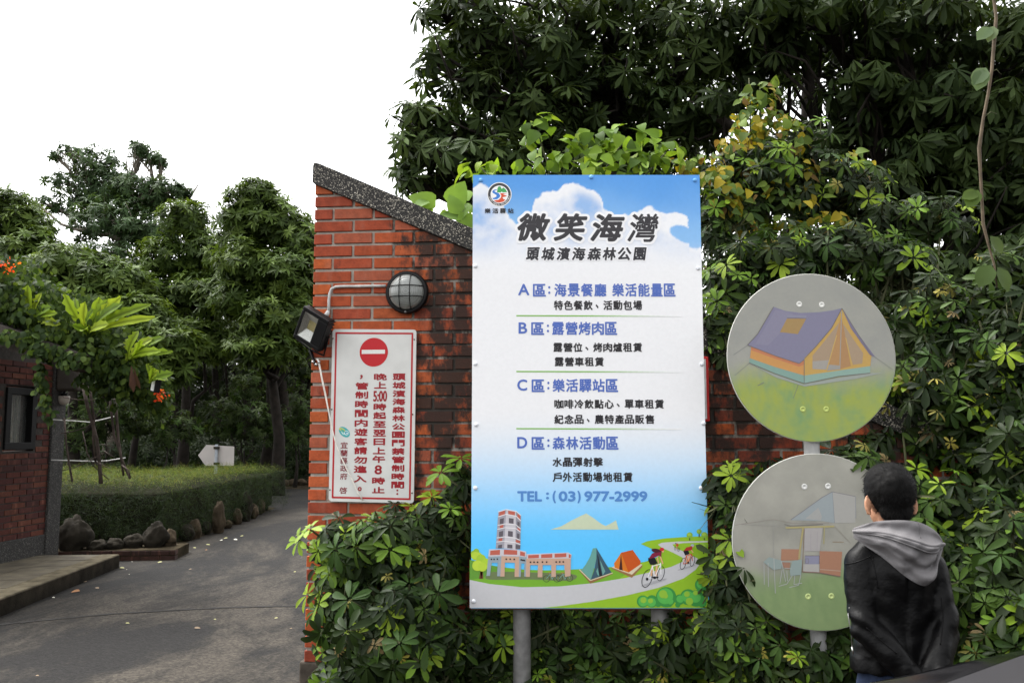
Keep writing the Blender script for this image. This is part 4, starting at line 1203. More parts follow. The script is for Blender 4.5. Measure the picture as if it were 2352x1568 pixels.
# ------------------------------------------------------------------ the two painted round signs
def disc_sign(cx, cy, rpx, Y, colour, label, name='round_sign'):
    fr = Frame((0, Y, 0), (1, 0, 0))
    ca, cb = fr.hit(cx, cy)
    rt = fr.hit(cx + rpx, cy)[0] - ca; rv = abs(fr.hit(cx, cy - rpx)[1] - fr.hit(cx, cy + rpx)[1]) / 2
    rad = (rt + rv) / 2
    e = empty(name, fr.pt(ca, cb), label, 'sign', 'painted round signs on one pole')
    mb = MB()
    mb.lathe(fr.pt(ca, cb, -.012), fr.n, [(0, 0), (rad - .002, 0), (rad, .002), (rad, .009), (rad - .002, .011)], 72, (.62, .62, .56))
    d_ = mb.build('disc', M_PRINT, e, False)
    n = 110
    vs, fs, cs = [], [], []
    rings = 60; seg = 120
    for i in range(rings + 1):
        r_ = (rad - .0035) * i / rings
        for k in range(seg):
            t = 2 * math.pi * k / seg
            a_, b__ = ca + r_ * math.cos(t), cb + r_ * math.sin(t)
            q = fr.pt(a_, b__, .0)
            vs.append(tuple(q)); cs.append(tuple(c * .92 for c in colour((a_ - ca) / rad, (b__ - cb) / rad)))
    for i in range(rings):
        for k in range(seg):
            p, q = i * seg + k, i * seg + (k + 1) % seg
            fs.append((p, p + seg, q + seg, q))
    mb = MB(); mb.v, mb.f, mb.c = vs, fs, cs
    mb.build('painted_ground', M_PRINT, e)
    return e, fr

def col_tent(x, y):
    f = fbm(x * 3, y * 3, 5); f2 = fbm(x * 14, y * 5 + 3, 4)
    c = mix3(lin(162, 161, 152), lin(146, 147, 142), .5 + f)
    g1 = mix3(lin(152, 164, 84), lin(118, 152, 104), min(1, max(0, .45 + 1.4 * f)))
    g1 = mix3(g1, lin(160, 168, 66), min(1, max(0, .3 + 1.2 * f2)))
    c = mix3(c, g1, sstep(-.02, -.42, y + .18 * f + .05 * math.sin(x * 4)))
    return c
RSY = 4.42
s1, fr1 = disc_sign(1864, 820, 193.5, RSY, col_tent, 'upper round sign painted with a purple and yellow tent on green grass')
a = Art(fr1, 1760, 640, .3188, .0008); a.fade = .22
PU = (116, 112, 146); YE = (196, 152, 44); OR = (206, 140, 40); TE = (116, 158, 146); ME = (164, 136, 104)
a.line([(340, 700), (230, 775)], 4, (120, 122, 124)); a.line([(360, 835), (240, 935)], 4, (120, 122, 118)); a.line([(1340, 790), (1480, 890)], 4, (126, 128, 120)); a.line([(700, 1115), (745, 990)], 4, (96, 106, 100)); a.line([(420, 1015), (470, 990)], 6, (96, 106, 100))
a.poly([(350, 836), (500, 905), (780, 1004), (1050, 952), (1310, 916), (1400, 916), (1200, 960), (790, 1022), (560, 950)], (150, 158, 150))
a.poly([(370, 712), (560, 780), (745, 840), (785, 812), (785, 938), (560, 872), (360, 802)], OR)
a.poly([(370, 712), (560, 780), (745, 840), (785, 812), (785, 850), (745, 868), (560, 806), (370, 738)], (196, 108, 46))
a.poly([(360, 800), (560, 870), (785, 936), (785, 998), (560, 920), (354, 835)], TE)
a.poly([(545, 398), (640, 430), (760, 446), (900, 440), (1010, 425), (1082, 408), (1000, 560), (900, 690), (820, 790), (745, 842), (560, 782), (340, 697), (420, 610), (490, 490)], PU)
a.poly([(560, 420), (700, 450), (640, 560), (500, 700), (400, 690), (480, 560)], (124, 120, 150))
a.poly([(650, 490), (802, 490), (735, 612), (594, 596)], (162, 124, 46)); a.line([(650, 470), (802, 476)], 20, (128, 126, 152)); a.line([(650, 484), (802, 490)], 5, (90, 84, 108))
a.poly([(1080, 415), (1150, 540), (1230, 680), (1312, 782), (1302, 868), (1100, 892), (785, 942), (785, 800), (880, 700), (1000, 560)], YE)
a.poly([(850, 780), (950, 660), (1060, 520), (1000, 760), (960, 890), (850, 885)], ME); a.poly([(850, 825), (980, 815), (958, 890), (850, 885)], (158, 152, 144))
a.poly([(1090, 530), (1190, 680), (1247, 760), (1240, 842), (1168, 852), (1118, 690)], ME)
a.poly([(1075, 470), (1068, 885), (962, 895), (1035, 620)], (178, 126, 56)); a.poly([(1077, 470), (1150, 862), (1068, 885)], (172, 120, 54)); a.poly([(975, 850), (1066, 858), (1066, 888), (960, 898)], (150, 146, 140))
a.poly([(785, 936), (1100, 890), (1302, 862), (1302, 915), (1050, 942), (785, 998)], (130, 168, 154))
a.line([(1078, 430), (1064, 886)], 7, (150, 148, 142)); a.line([(1040, 620), (960, 896)], 8, (200, 160, 70)); a.line([(1110, 640), (1160, 856)], 8, (200, 160, 70))
a.poly([(1080, 408), (1200, 600), (1342, 792), (1300, 775), (1150, 565)], (104, 94, 132))
for l in ([(545, 398), (490, 490), (420, 610), (340, 697), (560, 782), (745, 842), (785, 812)], [(354, 836), (560, 922), (785, 999), (1050, 943), (1302, 916)], [(785, 812), (785, 998)], [(1080, 412), (1000, 562), (880, 704), (785, 806)], [(1080, 410), (1200, 602), (1312, 778)]):
    a.line(l, 4.5, (92, 84, 84))
a.build('tent_painting', s1)
def heads(parent, fr, pts, ox, oy, s_, col):
    for x, y in pts:
        p = fr.pt(*fr.hit((ox + x * s_) / 1.08844, (oy + y * s_) / 1.08844), 0)
        mb = MB(); mb.lathe(p, (0, -1, 0), [(.0150, .0006), (.0142, .0016), (.0062, .0018), (.0058, .0008), (0, .0008)], 18, col); mb.build('bolt_head', M_PRINT, parent, True)
heads(s1, fr1, ((747, 378), (923, 382)), 1760, 640, .3188, lin(214, 214, 208)); heads(s1, fr1, ((775, 1200), (958, 1200)), 1760, 640, .3188, lin(176, 190, 104))
def col_van(x, y):
    f = fbm(x * 3 + 7, y * 3, 5); f2 = fbm(x * 14, y * 5 + 9, 4)
    c = mix3(lin(168, 166, 156), lin(148, 147, 138), min(1, max(0, .45 + 1.3 * f)))
    g1 = mix3(lin(140, 160, 112), lin(126, 148, 102), .5 + f2)
    return mix3(c, g1, sstep(-.12, -.5, y + .15 * f - .15 * x))
s2, fr2 = disc_sign(1882, 1243, 202, RSY - .03, col_van, 'lower round sign with a faded painting of a camper van and chairs')
a = Art(fr2, 1820, 1130, .2933, .0008); a.fade = .30
a.poly([(533, 577), (640, 500), (800, 385), (888, 338), (906, 602), (800, 585)], (148, 160, 166)); a.poly([(660, 565), (770, 470), (800, 545), (790, 580)], (166, 166, 164))
a.poly([(890, 340), (1085, 375), (1085, 600), (908, 602)], (170, 168, 164))
a.line([(533, 575), (640, 500), (800, 385), (888, 336), (1085, 375)], 6, (112, 106, 118)); a.line([(1085, 375), (1090, 560)], 6, (140, 142, 150)); a.line([(890, 340), (908, 602)], 4, (126, 132, 140))
a.line([(60, 620), (120, 610), (385, 571), (540, 602), (860, 604)], 4, (140, 126, 118)); a.line([(385, 571), (388, 900)], 3, (150, 148, 146)); a.line([(100, 612), (480, 632)], 3, (146, 142, 140))
a.poly([(455, 823), (607, 825), (600, 917), (450, 922)], (172, 108, 66)); a.poly([(455, 935), (530, 938), (525, 1000), (480, 990)], (160, 100, 66))
a.poly([(650, 640), (806, 640), (782, 840), (650, 842)], (174, 168, 168)); a.line([(705, 690), (705, 835)], 4, (160, 152, 160)); a.line([(760, 680), (758, 835)], 4, (160, 152, 160))
a.poly([(655, 880), (777, 880), (772, 952), (655, 952)], (132, 132, 164)); a.poly([(640, 952), (778, 952), (777, 1022), (640, 1012)], (180, 176, 172)); a.line([(655, 880), (777, 880), (777, 950)], 6, (96, 82, 98)); a.line([(660, 905), (686, 905), (686, 945), (660, 945), (660, 905)], 4, (110, 98, 112))
a.poly([(780, 840), (972, 846), (957, 1056), (780, 1022)], (172, 104, 60)); a.line([(782, 996), (960, 1010)], 6, (190, 160, 140))
a.line([(490, 642), (905, 630)], 15, (176, 162, 92)); a.line([(640, 640), (612, 830), (605, 910)], 16, (176, 160, 90)); a.line([(650, 650), (632, 1015)], 5, (130, 96, 70)); a.line([(820, 640), (815, 780)], 9, (168, 158, 96)); a.line([(480, 612), (530, 626), (810, 612)], 6, (96, 88, 84)); a.line([(910, 630), (1040, 770)], 5, (150, 142, 130)); a.line([(890, 762), (985, 764)], 5, (150, 120, 86))
a.line([(628, 1016), (780, 1024), (957, 1057)], 8, (120, 72, 58))
a.poly([(300, 932), (350, 892), (460, 922), (455, 990), (385, 1000)], (140, 160, 158)); a.poly([(525, 1002), (550, 922), (632, 912), (622, 1042), (530, 1052)], (140, 162, 160))
for l in ([(305, 938), (308, 1125)], [(340, 940), (344, 1145)], [(390, 900), (402, 1200)], [(455, 930), (490, 1100)], [(450, 930), (545, 932)], [(500, 1010), (505, 1095)], [(545, 1050), (500, 1120), (430, 1140)], [(568, 1050), (560, 1125), (630, 1112)], [(620, 1040), (600, 1130), (520, 1150)], [(460, 1000), (440, 1120)], [(480, 985), (540, 990)]):
    a.line(l, 6, (178, 182, 180))
a.build('camper_painting', s2)
heads(s2, fr2, ((652, 293), (852, 288)), 1820, 1130, .2933, lin(206, 206, 202)); heads(s2, fr2, ((683, 1228), (881, 1225)), 1820, 1130, .2933, lin(184, 200, 132))
pb = P(1872, 1240, RSY + .055)
sp = empty('sign_pole', (pb[0], RSY + .055, 0), 'grey steel pole that carries the two painted round signs', 'pole')
mb = MB(); mb.tube([(pb[0], RSY + .055, -.05), (pb[0], RSY + .055, fr1.hit(1864, 660)[1])], .039, 20); mb.build('pole', mat_plain('pale_grey_paint', (.33, .33, .325), .5, var=.2, scale=18), sp, True, angle=50)
mb = MB()
for fr_, y_ in ((fr1, 720), (fr1, 935), (fr2, 1115), (fr2, 1370)):
    zz = fr_.hit(1864, y_)[1]; mb.abox(pb[0] - .07, pb[0] + .07, RSY + .0125 if fr_ is fr1 else RSY - .0175, RSY + .030, zz - .015, zz + .015)
mb.build('bracket', M_GALV, sp)
# ================================================================== PLANTS
M_LEAF = mat_attr('glossy_leaf', rough=.42, var=.22, scale=9, translucent=.20, spec=.12)
M_TREELEAF = mat_attr('tree_leaf', rough=.52, var=.22, scale=1.2, translucent=.28, spec=.09)
M_SOFTLEAF = mat_attr('soft_leaf', rough=.55, var=.18, scale=6, translucent=.36, spec=.12)
M_BARK = mat_plain('bark', (.021, .017, .014), .95, var=.45, scale=7, bump=.9, bscale=30)
M_PALEBARK = mat_plain('pale_bark', (.20, .175, .145), .9, var=.35, scale=9, bump=.7, bscale=30)
M_TWIG = mat_plain('green_twig', (.07, .075, .035), .8, var=.3, scale=12)

T_SCH = leaf_template(6, .33, fold=.30, curl=.17, base=.12, pw=.90, tip=.42)       # umbrella plant leaflet
T_TREE = leaf_template(4, .27, fold=.25, curl=.20, base=.05, pw=1.25, tip=.34)
T_SCH2 = leaf_template(5, .25, fold=.40, curl=.26, base=.14, pw=.85, tip=.50)
T_FAR = leaf_template(2, .36, fold=.25, curl=.20, base=.04, pw=1.0, tip=.40)
T_OVAL = leaf_template(4, .62, fold=.18, curl=.16, base=.16, pw=.50, tip=.55)
T_HEART = leaf_template(6, .74, fold=.20, curl=.24, base=.20, pw=.42, tip=.95)
T_TINY = leaf_template(1, .55, fold=.2, curl=.1, base=.05, pw=.5, tip=.5)
T_STRIP = leaf_template(2, .012, fold=0, curl=.05, base=0, pw=.01, tip=.01)

SCH_DARK = [(.014, .026, .007), (.018, .032, .008), (.012, .022, .007), (.025, .041, .010), (.022, .034, .013)]
SCH_MID = [(.040, .078, .014), (.052, .094, .015), (.032, .066, .014)]
SCH_NEW = [(.150, .235, .018), (.175, .250, .020), (.100, .180, .018)]
SCH_OLD = [(.22, .20, .05), (.20, .15, .07), (.30, .26, .05)]

def tubes(mb, pts, r0, r1, seg=7):
    n = len(pts)
    mb.tube(pts, [r0 + (r1 - r0) * i / (n - 1) for i in range(n)], seg)

def wiggly(p, q, n=5, amp=.05):
    p, q = np.array(p, float), np.array(q, float)
    L = np.linalg.norm(q - p)
    return [p + (q - p) * t + rng.normal(0, amp * L, 3) * math.sin(math.pi * t) for t in np.linspace(0, 1, n)]

def shrub(label, blobs, group=None, name='umbrella_shrub', new=.22, size=.098, dens=1.0, sprigs=(), dark=1.0, base=None):
    """blobs: (px, py, D, rx px, ry px, depth radius m, n compound leaves)"""
    bs = []
    for px, py, D, rx, rz, ry, n in blobs:
        bs.append((P(px, py, D), np.array([rx / sc(D), ry, rz / sc(D)]), int(n * dens)))
    if base is None: base = np.array([np.mean([b[0][0] for b in bs]), np.mean([b[0][1] for b in bs]), 0])
    e = empty(name, base, label, 'shrub', group)
    fo, st = Foliage(), Foliage()
    for c, r, n in bs:
        for part, (lo, hi, nn) in enumerate(((.74, 1.10, n), (.30, .74, int(n * 1.0)))):
            p, d = blob_points(nn, c, r, lo, hi, zmin=-.85)
            k = p[:, 2] > .03
            p, d = p[k], d[k]
            N = len(p)
            # leaves spread face the light: outward, up and a little to the open side
            A = unit(d * .6 + np.array([0, -.62, .62]) + rng.normal(0, .34, (N, 3)))
            u = rng.random(N)
            isnew = (u < (new * .62 if part == 0 else .03)) & (d[:, 2] > -.55)
            ismid = (~isnew) & (u < (.42 if part == 0 else .16))
            isold = u > .955
            col = pick(SCH_DARK, N)
            col[ismid] = pick(SCH_MID, ismid.sum()); col[isnew] = pick(SCH_NEW, isnew.sum()); col[isold] = pick(SCH_OLD, isold.sum())
            L = size * rng.uniform(.58, 1.2, N); L[isnew] *= .88; L[isold] *= .55
            for tl, mk in (((-30, -2), ~isnew), ((-12, 16), isnew)):
                alt = rng.random(N) < .28
                for tp_, m2, nn_ in ((T_SCH, mk & ~alt, (6, 9)), (T_SCH2, mk & alt, (5, 10))):
                    if m2.any(): fo.rosettes(tp_, p[m2], A[m2], nn_, L[m2], tl, col[m2] * dark, jit=.15, lvar=.24)
            back = unit(c - p + np.array([0, .05, -.1]) + rng.normal(0, .06, (N, 3)))
            for zz in (rng.normal(size=(N, 3)), rng.normal(size=(N, 3))):
                st.leaves(T_STRIP, p, back, zz, np.full(N, .22) * rng.uniform(.6, 1.2, N), np.tile((.10, .13, .04), (N, 1)))
    for (px, py, D, ax) in sprigs:
        p = P(px, py, D)[None]; fo.rosettes(T_SCH, p, np.array([ax], float), (7, 8), np.array([size]), (-12, 12), pick(SCH_NEW, 1))
        st.leaves(T_STRIP, p, np.array([[.5, .1, -.4]]), rng.normal(size=(1, 3)), np.array([.35]), np.array([(.10, .13, .04)]))
    fo.build('foliage', M_LEAF, e)
    st.build('leaf_stalks', M_TWIG, e)
    mb = MB()
    for c, r, n in bs:
        for k in range(3):
            q = c + rng.normal(0, .35, 3) * r
            b = np.array([c[0] + rng.normal(0, .12), c[1] + rng.normal(0, .08), -.02])
            b[:2] = b[:2] * .6 + base[:2] * .4 if abs(c[0] - base[0]) < .7 else b[:2]
            tubes(mb, wiggly(b, q, 6, .05), .016, .006, 6)
    mb.build('stem', M_TWIG, e, True)
    return e

# ---- umbrella shrubs round the wall and the signs (distances in metres, sizes in the 2352 px frame)
shrub('umbrella shrub climbing over the left end of the brick wall below the notice plaque',
      [(800, 1265, 4.78, 72, 82, .22, 60), (905, 1255, 4.75, 105, 92, .26, 80), (1010, 1225, 4.82, 66, 92, .18, 58), (790, 1420, 4.76, 66, 150, .24, 76),
       (900, 1430, 4.62, 125, 135, .30, 120), (1000, 1440, 4.66, 72, 165, .24, 92), (1055, 1110, 4.86, 26, 50, .10, 9), (850, 1560, 4.6, 130, 90, .28, 60)],
      sprigs=[(686, 1240, 4.75, (-.6, -.5, .5)), (712, 1215, 4.78, (-.3, -.3, .8)), (706, 1365, 4.8, (-.6, -.5, .3)), (742, 1470, 4.72, (-.5, -.6, .4)), (1012, 1085, 4.75, (-.1, -.5, .8)), (1058, 1052, 4.8, (.1, -.4, .9))], new=.25)
shrub('umbrella shrub under the tall white board, behind its left post',
      [(1140, 1520, 4.85, 100, 120, .16, 66), (1330, 1530, 5.0, 150, 130, .20, 110), (1520, 1520, 4.98, 140, 130, .20, 105), (1290, 1610, 4.70, 200, 60, .16, 60), (1250, 1425, 5.0, 150, 40, .08, 44), (1500, 1425, 5.0, 150, 40, .08, 44), (1540, 1500, 4.66, 60, 80, .10, 34)], new=.20)
shrub('umbrella shrub squeezed between the tall board and the round signs',
      [(1676, 1130, 4.55, 40, 70, .14, 32), (1680, 1300, 4.52, 44, 110, .14, 46), (1700, 1480, 4.45, 90, 95, .18, 66), (1660, 1420, 4.6, 60, 110, .16, 46), (1800, 1535, 4.42, 110, 60, .16, 60), (1760, 1085, 4.95, 70, 40, .10, 20), (1905, 1510, 4.55, 60, 90, .16, 40)], new=.24)
shrub('dark leafy umbrella shrub filling the bottom right corner behind the boy',
      [(2140, 1420, 4.4, 160, 180, .30, 150), (2320, 1370, 4.25, 130, 190, .32, 150), (2230, 1210, 4.5, 150, 120, .26, 110), (2370, 1500, 4.1, 130, 120, .3, 80), (2050, 1500, 4.6, 90, 120, .2, 50)], new=.20)
shrub('umbrella shrub arching over the top edge of the lower round sign',
      [(1975, 1055, 4.52, 70, 36, .14, 20), (2100, 1130, 4.6, 90, 60, .16, 34)], new=.18, base=np.array([2.05, 4.72, 0]))
shrub('tall umbrella shrub rising on the right edge beside the upper round sign',
      [(2200, 900, 4.75, 140, 150, .30, 120), (2340, 820, 4.6, 110, 170, .30, 100), (2150, 720, 4.9, 120, 90, .26, 80), (2330, 640, 4.8, 110, 80, .26, 60), (2330, 1050, 4.5, 110, 120, .28, 70), (2140, 1020, 4.9, 90, 90, .2, 50), (2030, 930, 4.92, 70, 90, .12, 44), (2010, 1010, 4.9, 80, 50, .1, 26)], new=.17, dark=.9)
shrub('umbrella shrub growing over the wall between the tall board and the upper round sign',
      [(1680, 640, 5.25, 70, 90, .24, 56), (1690, 760, 5.2, 62, 90, .22, 52), (1790, 590, 5.3, 110, 80, .26, 80), (1930, 575, 5.3, 110, 70, .26, 70), (1650, 500, 5.4, 50, 90, .2, 36), (2060, 600, 5.2, 90, 60, .22, 50), (1700, 870, 5.15, 52, 60, .14, 22), (1870, 760, 5.3, 160, 140, .2, 80), (1655, 770, 4.93, 40, 78, .07, 34)], new=.22)
shrub('tall yellowish umbrella shrub above the right shoulder of the tall board',
      [(1760, 430, 5.6, 110, 100, .34, 70), (1900, 440, 5.7, 130, 90, .34, 76), (1840, 340, 5.7, 80, 60, .26, 34), (2130, 500, 5.6, 110, 60, .3, 54), (1690, 390, 5.6, 50, 50, .22, 20), (2020, 510, 5.6, 90, 70, .3, 50)], new=.30)

def creeper(name, label, cat, blobs, tpl, size, cols, mat_, stems=(), up=(0, -.30, .80), spread=.5, group=None, wts=None, base=None, extra=None, zmin=-.9, hang=0.0):
    bs = [(P(px, py, D), np.array([rx / sc(D), ry, rz / sc(D)]), n) for px, py, D, rx, rz, ry, n in blobs]
    c0 = bs[0][0]
    e = empty(name, base if base is not None else (c0[0], c0[1], 0), label, cat, group)
    fo = Foliage()
    for c, r, n in bs:
        p, d = blob_points(n, c, r, .55, 1.06, zmin=zmin)
        N = len(p)
        Z = unit(d * .6 + np.array(up) + rng.normal(0, spread, (N, 3)))
        X = unit(np.cross(Z, rng.normal(size=(N, 3))) + np.array([0, -.2, -.55 - hang]))
        fo.leaves(tpl, p, X, Z, size * rng.uniform(.6, 1.25, N), pick(cols, N, wts) * rng.uniform(.8, 1.2, (N, 1)))
    fo.build('foliage', mat_, e)
    if stems:
        mb = MB()
        for pts, r0, r1 in stems: tubes(mb, pts, r0, r1, 6)
        mb.build('stem', M_TWIG if extra is None else extra, e, True)
    return e

VINE_COLS = [(.12, .21, .022), (.16, .26, .028), (.09, .16, .022), (.06, .11, .020), (.20, .29, .035)]
def stem_up(px, py, D, px2, py2, D2, r=.008, amp=.04, z0=None):
    p = P(px, py, D)
    if z0 is not None: p[2] = z0
    return (wiggly(p, P(px2, py2, D2), 7, amp), r, r * .5)
creeper('broadleaf_vine', 'bright green broad leaved vine tumbling above the top edge of the tall board', 'vine',
        [(1235, 300, 5.35, 48, 36, .16, 20), (1330, 325, 5.35, 70, 38, .18, 34), (1440, 318, 5.35, 75, 45, .18, 40), (1400, 370, 5.3, 130, 30, .18, 56), (1250, 370, 5.3, 70, 26, .14, 26), (1105, 385, 5.3, 52, 22, .12, 22), (1530, 350, 5.4, 50, 36, .16, 22), (1255, 272, 5.3, 10, 10, .04, 3)],
        T_HEART, .115, VINE_COLS, M_SOFTLEAF, [stem_up(1300, 600, 5.45, x, y, 5.35) for x, y in ((1105, 385), (1235, 300), (1330, 330), (1440, 315), (1530, 350))])
creeper('broadleaf_vine', 'big round pale green leaves behind the sloping coping beside the board', 'vine',
        [(1020, 480, 5.5, 46, 22, .12, 9), (1065, 470, 5.5, 30, 28, .12, 8), (1060, 510, 5.5, 34, 16, .1, 6)],
        T_HEART, .20, [(.20, .31, .06), (.17, .28, .05), (.12, .2, .045)], M_SOFTLEAF, [stem_up(1100, 640, 5.5, x, y, 5.5) for x, y in ((1020, 480), (1065, 470), (1060, 505))], up=(0, -.6, .5), spread=.3)
creeper('yellowing_vine', 'creeper with yellow and brown dying leaves climbing above the umbrella shrubs', 'vine',
        [(1745, 215, 5.6, 34, 30, .12, 40), (1730, 280, 5.6, 60, 64, .2, 120), (1690, 360, 5.55, 66, 60, .2, 120), (1790, 320, 5.6, 70, 64, .2, 110), (1660, 460, 5.4, 50, 80, .2, 110), (1850, 420, 5.6, 80, 60, .2, 110), (1950, 370, 5.7, 46, 36, .14, 34), (1600, 380, 5.45, 70, 30, .16, 40), (1755, 480, 5.45, 110, 70, .2, 120), (1880, 520, 5.45, 90, 40, .2, 70)],
        T_HEART, .085, [(.30, .24, .02), (.22, .20, .03), (.10, .15, .03), (.07, .12, .025), (.13, .19, .035), (.16, .10, .03)], M_SOFTLEAF,
        [stem_up(1740, 620, 5.6, x, y, 5.6, .007) for x, y in ((1745, 190), (1690, 330), (1800, 300), (1720, 180))] + [stem_up(1900, 620, 5.7, 1950, 360, 5.7, .006)], wts=[.16, .12, .24, .22, .2, .06])

# ---- hanging vine on the right
hp = [(2281, -60), (2283, 0), (2288, 40), (2284, 90), (2278, 160), (2270, 215), (2258, 275), (2249, 340), (2252, 400), (2256, 470), (2258, 515), (2270, 560), (2284, 610), (2290, 660)]
HD = 3.9
hv = empty('hanging_vine', P(2283, -60, HD), 'single long bare vine stem with a few oval leaves hanging at the right edge', 'vine')
mb = MB(); mb.tube([P(x, y, HD) for x, y in hp], [.0075, .0075, .0072, .0085, .0070, .0068, .0068, .0085, .0066, .0064, .0072, .0055, .0045, .0035], 8)
mb.build('stem', mat_plain('vine_bark', (.10, .075, .048), .8, var=.35, scale=18), hv, True)
fo = Foliage()
for x, y, dx, dz, L_, c in ((2284, 55, -.35, -.75, .085, (.15, .20, .11)), (2283, 60, -.75, -.55, .095, (.11, .16, .08)), (2270, 150, -.75, -.85, .105, (.12, .17, .09)), (2262, 152, -.4, -.9, .11, (.10, .15, .07)), (2254, 440, -.85, -.25, .085, (.07, .11, .025)), (2250, 430, -.55, -.75, .10, (.07, .115, .025)), (2268, 535, .55, -.8, .10, (.06, .09, .03)), (2280, 600, -.5, -.75, .12, (.06, .095, .03)), (2286, 605, .35, -.8, .12, (.055, .085, .03))):
    fo.leaves(T_OVAL, P(x, y, HD)[None], np.array([[dx, -.15, dz]]), np.array([[-.25 if dx < 0 else .25, -.9, .3]]), np.array([L_ * 1.15]), np.array([c]))
fo.build('foliage', M_SOFTLEAF, hv)
mb = MB()
for x, y, x2, y2 in ((2262, 268, 2290, 262), (2278, 165, 2300, 172)): mb.tube([P(x, y, HD), P((x + x2) / 2, min(y, y2) - 5, HD), P(x2, y2, HD)], [.003, .002, .001], 5)
mb.build('tendril', M_TWIG, hv, True)

# ------------------------------------------------------------------ trees
TREE_COLS = [(.028, .046, .014), (.034, .056, .016), (.044, .068, .020), (.056, .084, .027), (.020, .034, .011)]
def tree(label, base, trunk, blobs, leaf=.17, nl=(8, 13), tpl=T_TREE, tr=.16, cols=TREE_COLS, name='broadleaf_tree', group=None, bark=None, up=.75, tint=1.0, limbs=None, tilt=(-30, 18), bare=(), mat_=None, mult=1.0):
    """trunk: list of world points; blobs: (px, py, D, rx px, rz px, ry m, n rosettes)"""
    bs = [(P(px, py, D), np.array([rx / sc(D), ry, rz / sc(D)]), n) for px, py, D, rx, rz, ry, n in blobs]
    bs = [(c, r, int(n * mult)) for c, r, n in bs]
    e = empty(name, base, label, 'tree', group)
    mb = MB()
    trunk = [np.array(q, float) for q in trunk]
    n = len(trunk)
    mb.tube(trunk, [tr * (1.25 if i == 0 else 1 - .6 * i / (n - 1)) for i in range(n)], 12)
    mb.build('trunk', bark or M_BARK, e, True)
    br = MB()
    fo = Foliage()
    for c, r, nn in bs:
        ds = [np.linalg.norm(c - q) for q in trunk]
        s0 = trunk[max(1, int(np.argmin(ds)) - (1 if min(ds) > .8 else 0))] if n > 1 else trunk[0]
        rad = min(tr * .45, .09)
        limb = wiggly(s0, c, 6, .07)
        tubes(br, limb, rad, rad * .45, 7)
        p, d = blob_points(nn, c, r, .45, 1.06, zmin=-.8)
        N = len(p)
        A = unit(d * .8 + np.array([0, -.12, up]) + rng.normal(0, .28, (N, 3)))
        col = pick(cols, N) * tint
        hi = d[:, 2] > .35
        col[hi] = col[hi] * rng.uniform(1.0, 1.5, (hi.sum(), 1))  # upper rosettes lightened: light on the crown put into the leaf colour
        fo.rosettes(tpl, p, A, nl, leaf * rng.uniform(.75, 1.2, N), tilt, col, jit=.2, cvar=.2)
        # twigs to a share of the rosettes
        for q in p[rng.random(N) < min(1, 14 / max(N, 1))]:
            j = limb[rng.integers(3, 6)]
            tubes(br, wiggly(j, q, 4, .10), rad * .28, rad * .08, 5)
    for pts, r0, r1 in bare: tubes(br, pts, r0, r1, 6)
    fo.build('crown', mat_ or M_TREELEAF, e)
    if br.v: br.build('branch', bark or M_BARK, e, True)
    return e

# the large trees behind the wall
b1 = P(1560, 1150, 9.6); b1[2] = 0
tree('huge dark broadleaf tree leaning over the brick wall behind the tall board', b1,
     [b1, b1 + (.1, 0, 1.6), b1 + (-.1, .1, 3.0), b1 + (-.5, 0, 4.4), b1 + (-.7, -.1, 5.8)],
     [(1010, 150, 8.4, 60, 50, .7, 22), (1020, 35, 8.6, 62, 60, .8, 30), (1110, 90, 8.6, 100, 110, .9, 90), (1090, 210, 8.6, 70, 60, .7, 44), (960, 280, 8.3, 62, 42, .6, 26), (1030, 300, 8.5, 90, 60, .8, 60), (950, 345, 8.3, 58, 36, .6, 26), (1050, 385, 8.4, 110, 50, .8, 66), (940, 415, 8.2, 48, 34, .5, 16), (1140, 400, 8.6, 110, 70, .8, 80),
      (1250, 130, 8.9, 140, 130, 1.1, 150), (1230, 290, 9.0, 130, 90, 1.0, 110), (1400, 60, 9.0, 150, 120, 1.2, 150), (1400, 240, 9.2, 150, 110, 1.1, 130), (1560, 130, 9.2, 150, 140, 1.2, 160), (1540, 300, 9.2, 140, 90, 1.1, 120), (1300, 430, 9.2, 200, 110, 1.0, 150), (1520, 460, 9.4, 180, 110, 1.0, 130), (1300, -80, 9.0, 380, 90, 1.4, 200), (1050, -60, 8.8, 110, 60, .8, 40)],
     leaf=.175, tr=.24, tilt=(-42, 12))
b2 = P(2080, 1150, 9.2); b2[2] = 0
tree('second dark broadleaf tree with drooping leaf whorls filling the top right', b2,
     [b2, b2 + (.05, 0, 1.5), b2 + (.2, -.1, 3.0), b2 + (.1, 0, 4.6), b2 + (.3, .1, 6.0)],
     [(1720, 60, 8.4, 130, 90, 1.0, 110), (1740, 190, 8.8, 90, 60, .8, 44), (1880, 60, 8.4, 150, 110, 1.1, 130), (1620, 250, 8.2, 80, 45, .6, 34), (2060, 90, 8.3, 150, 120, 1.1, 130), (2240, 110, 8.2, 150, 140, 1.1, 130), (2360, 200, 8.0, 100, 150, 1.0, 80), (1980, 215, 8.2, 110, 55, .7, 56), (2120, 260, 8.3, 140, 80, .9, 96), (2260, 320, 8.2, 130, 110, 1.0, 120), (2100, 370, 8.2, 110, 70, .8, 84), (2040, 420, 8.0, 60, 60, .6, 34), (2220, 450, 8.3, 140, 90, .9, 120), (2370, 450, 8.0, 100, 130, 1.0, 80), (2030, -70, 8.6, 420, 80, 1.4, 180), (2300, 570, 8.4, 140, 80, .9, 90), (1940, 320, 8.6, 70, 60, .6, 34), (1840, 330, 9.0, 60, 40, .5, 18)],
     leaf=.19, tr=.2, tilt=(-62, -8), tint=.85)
b3 = P(1750, 1100, 13.5); b3[2] = 0
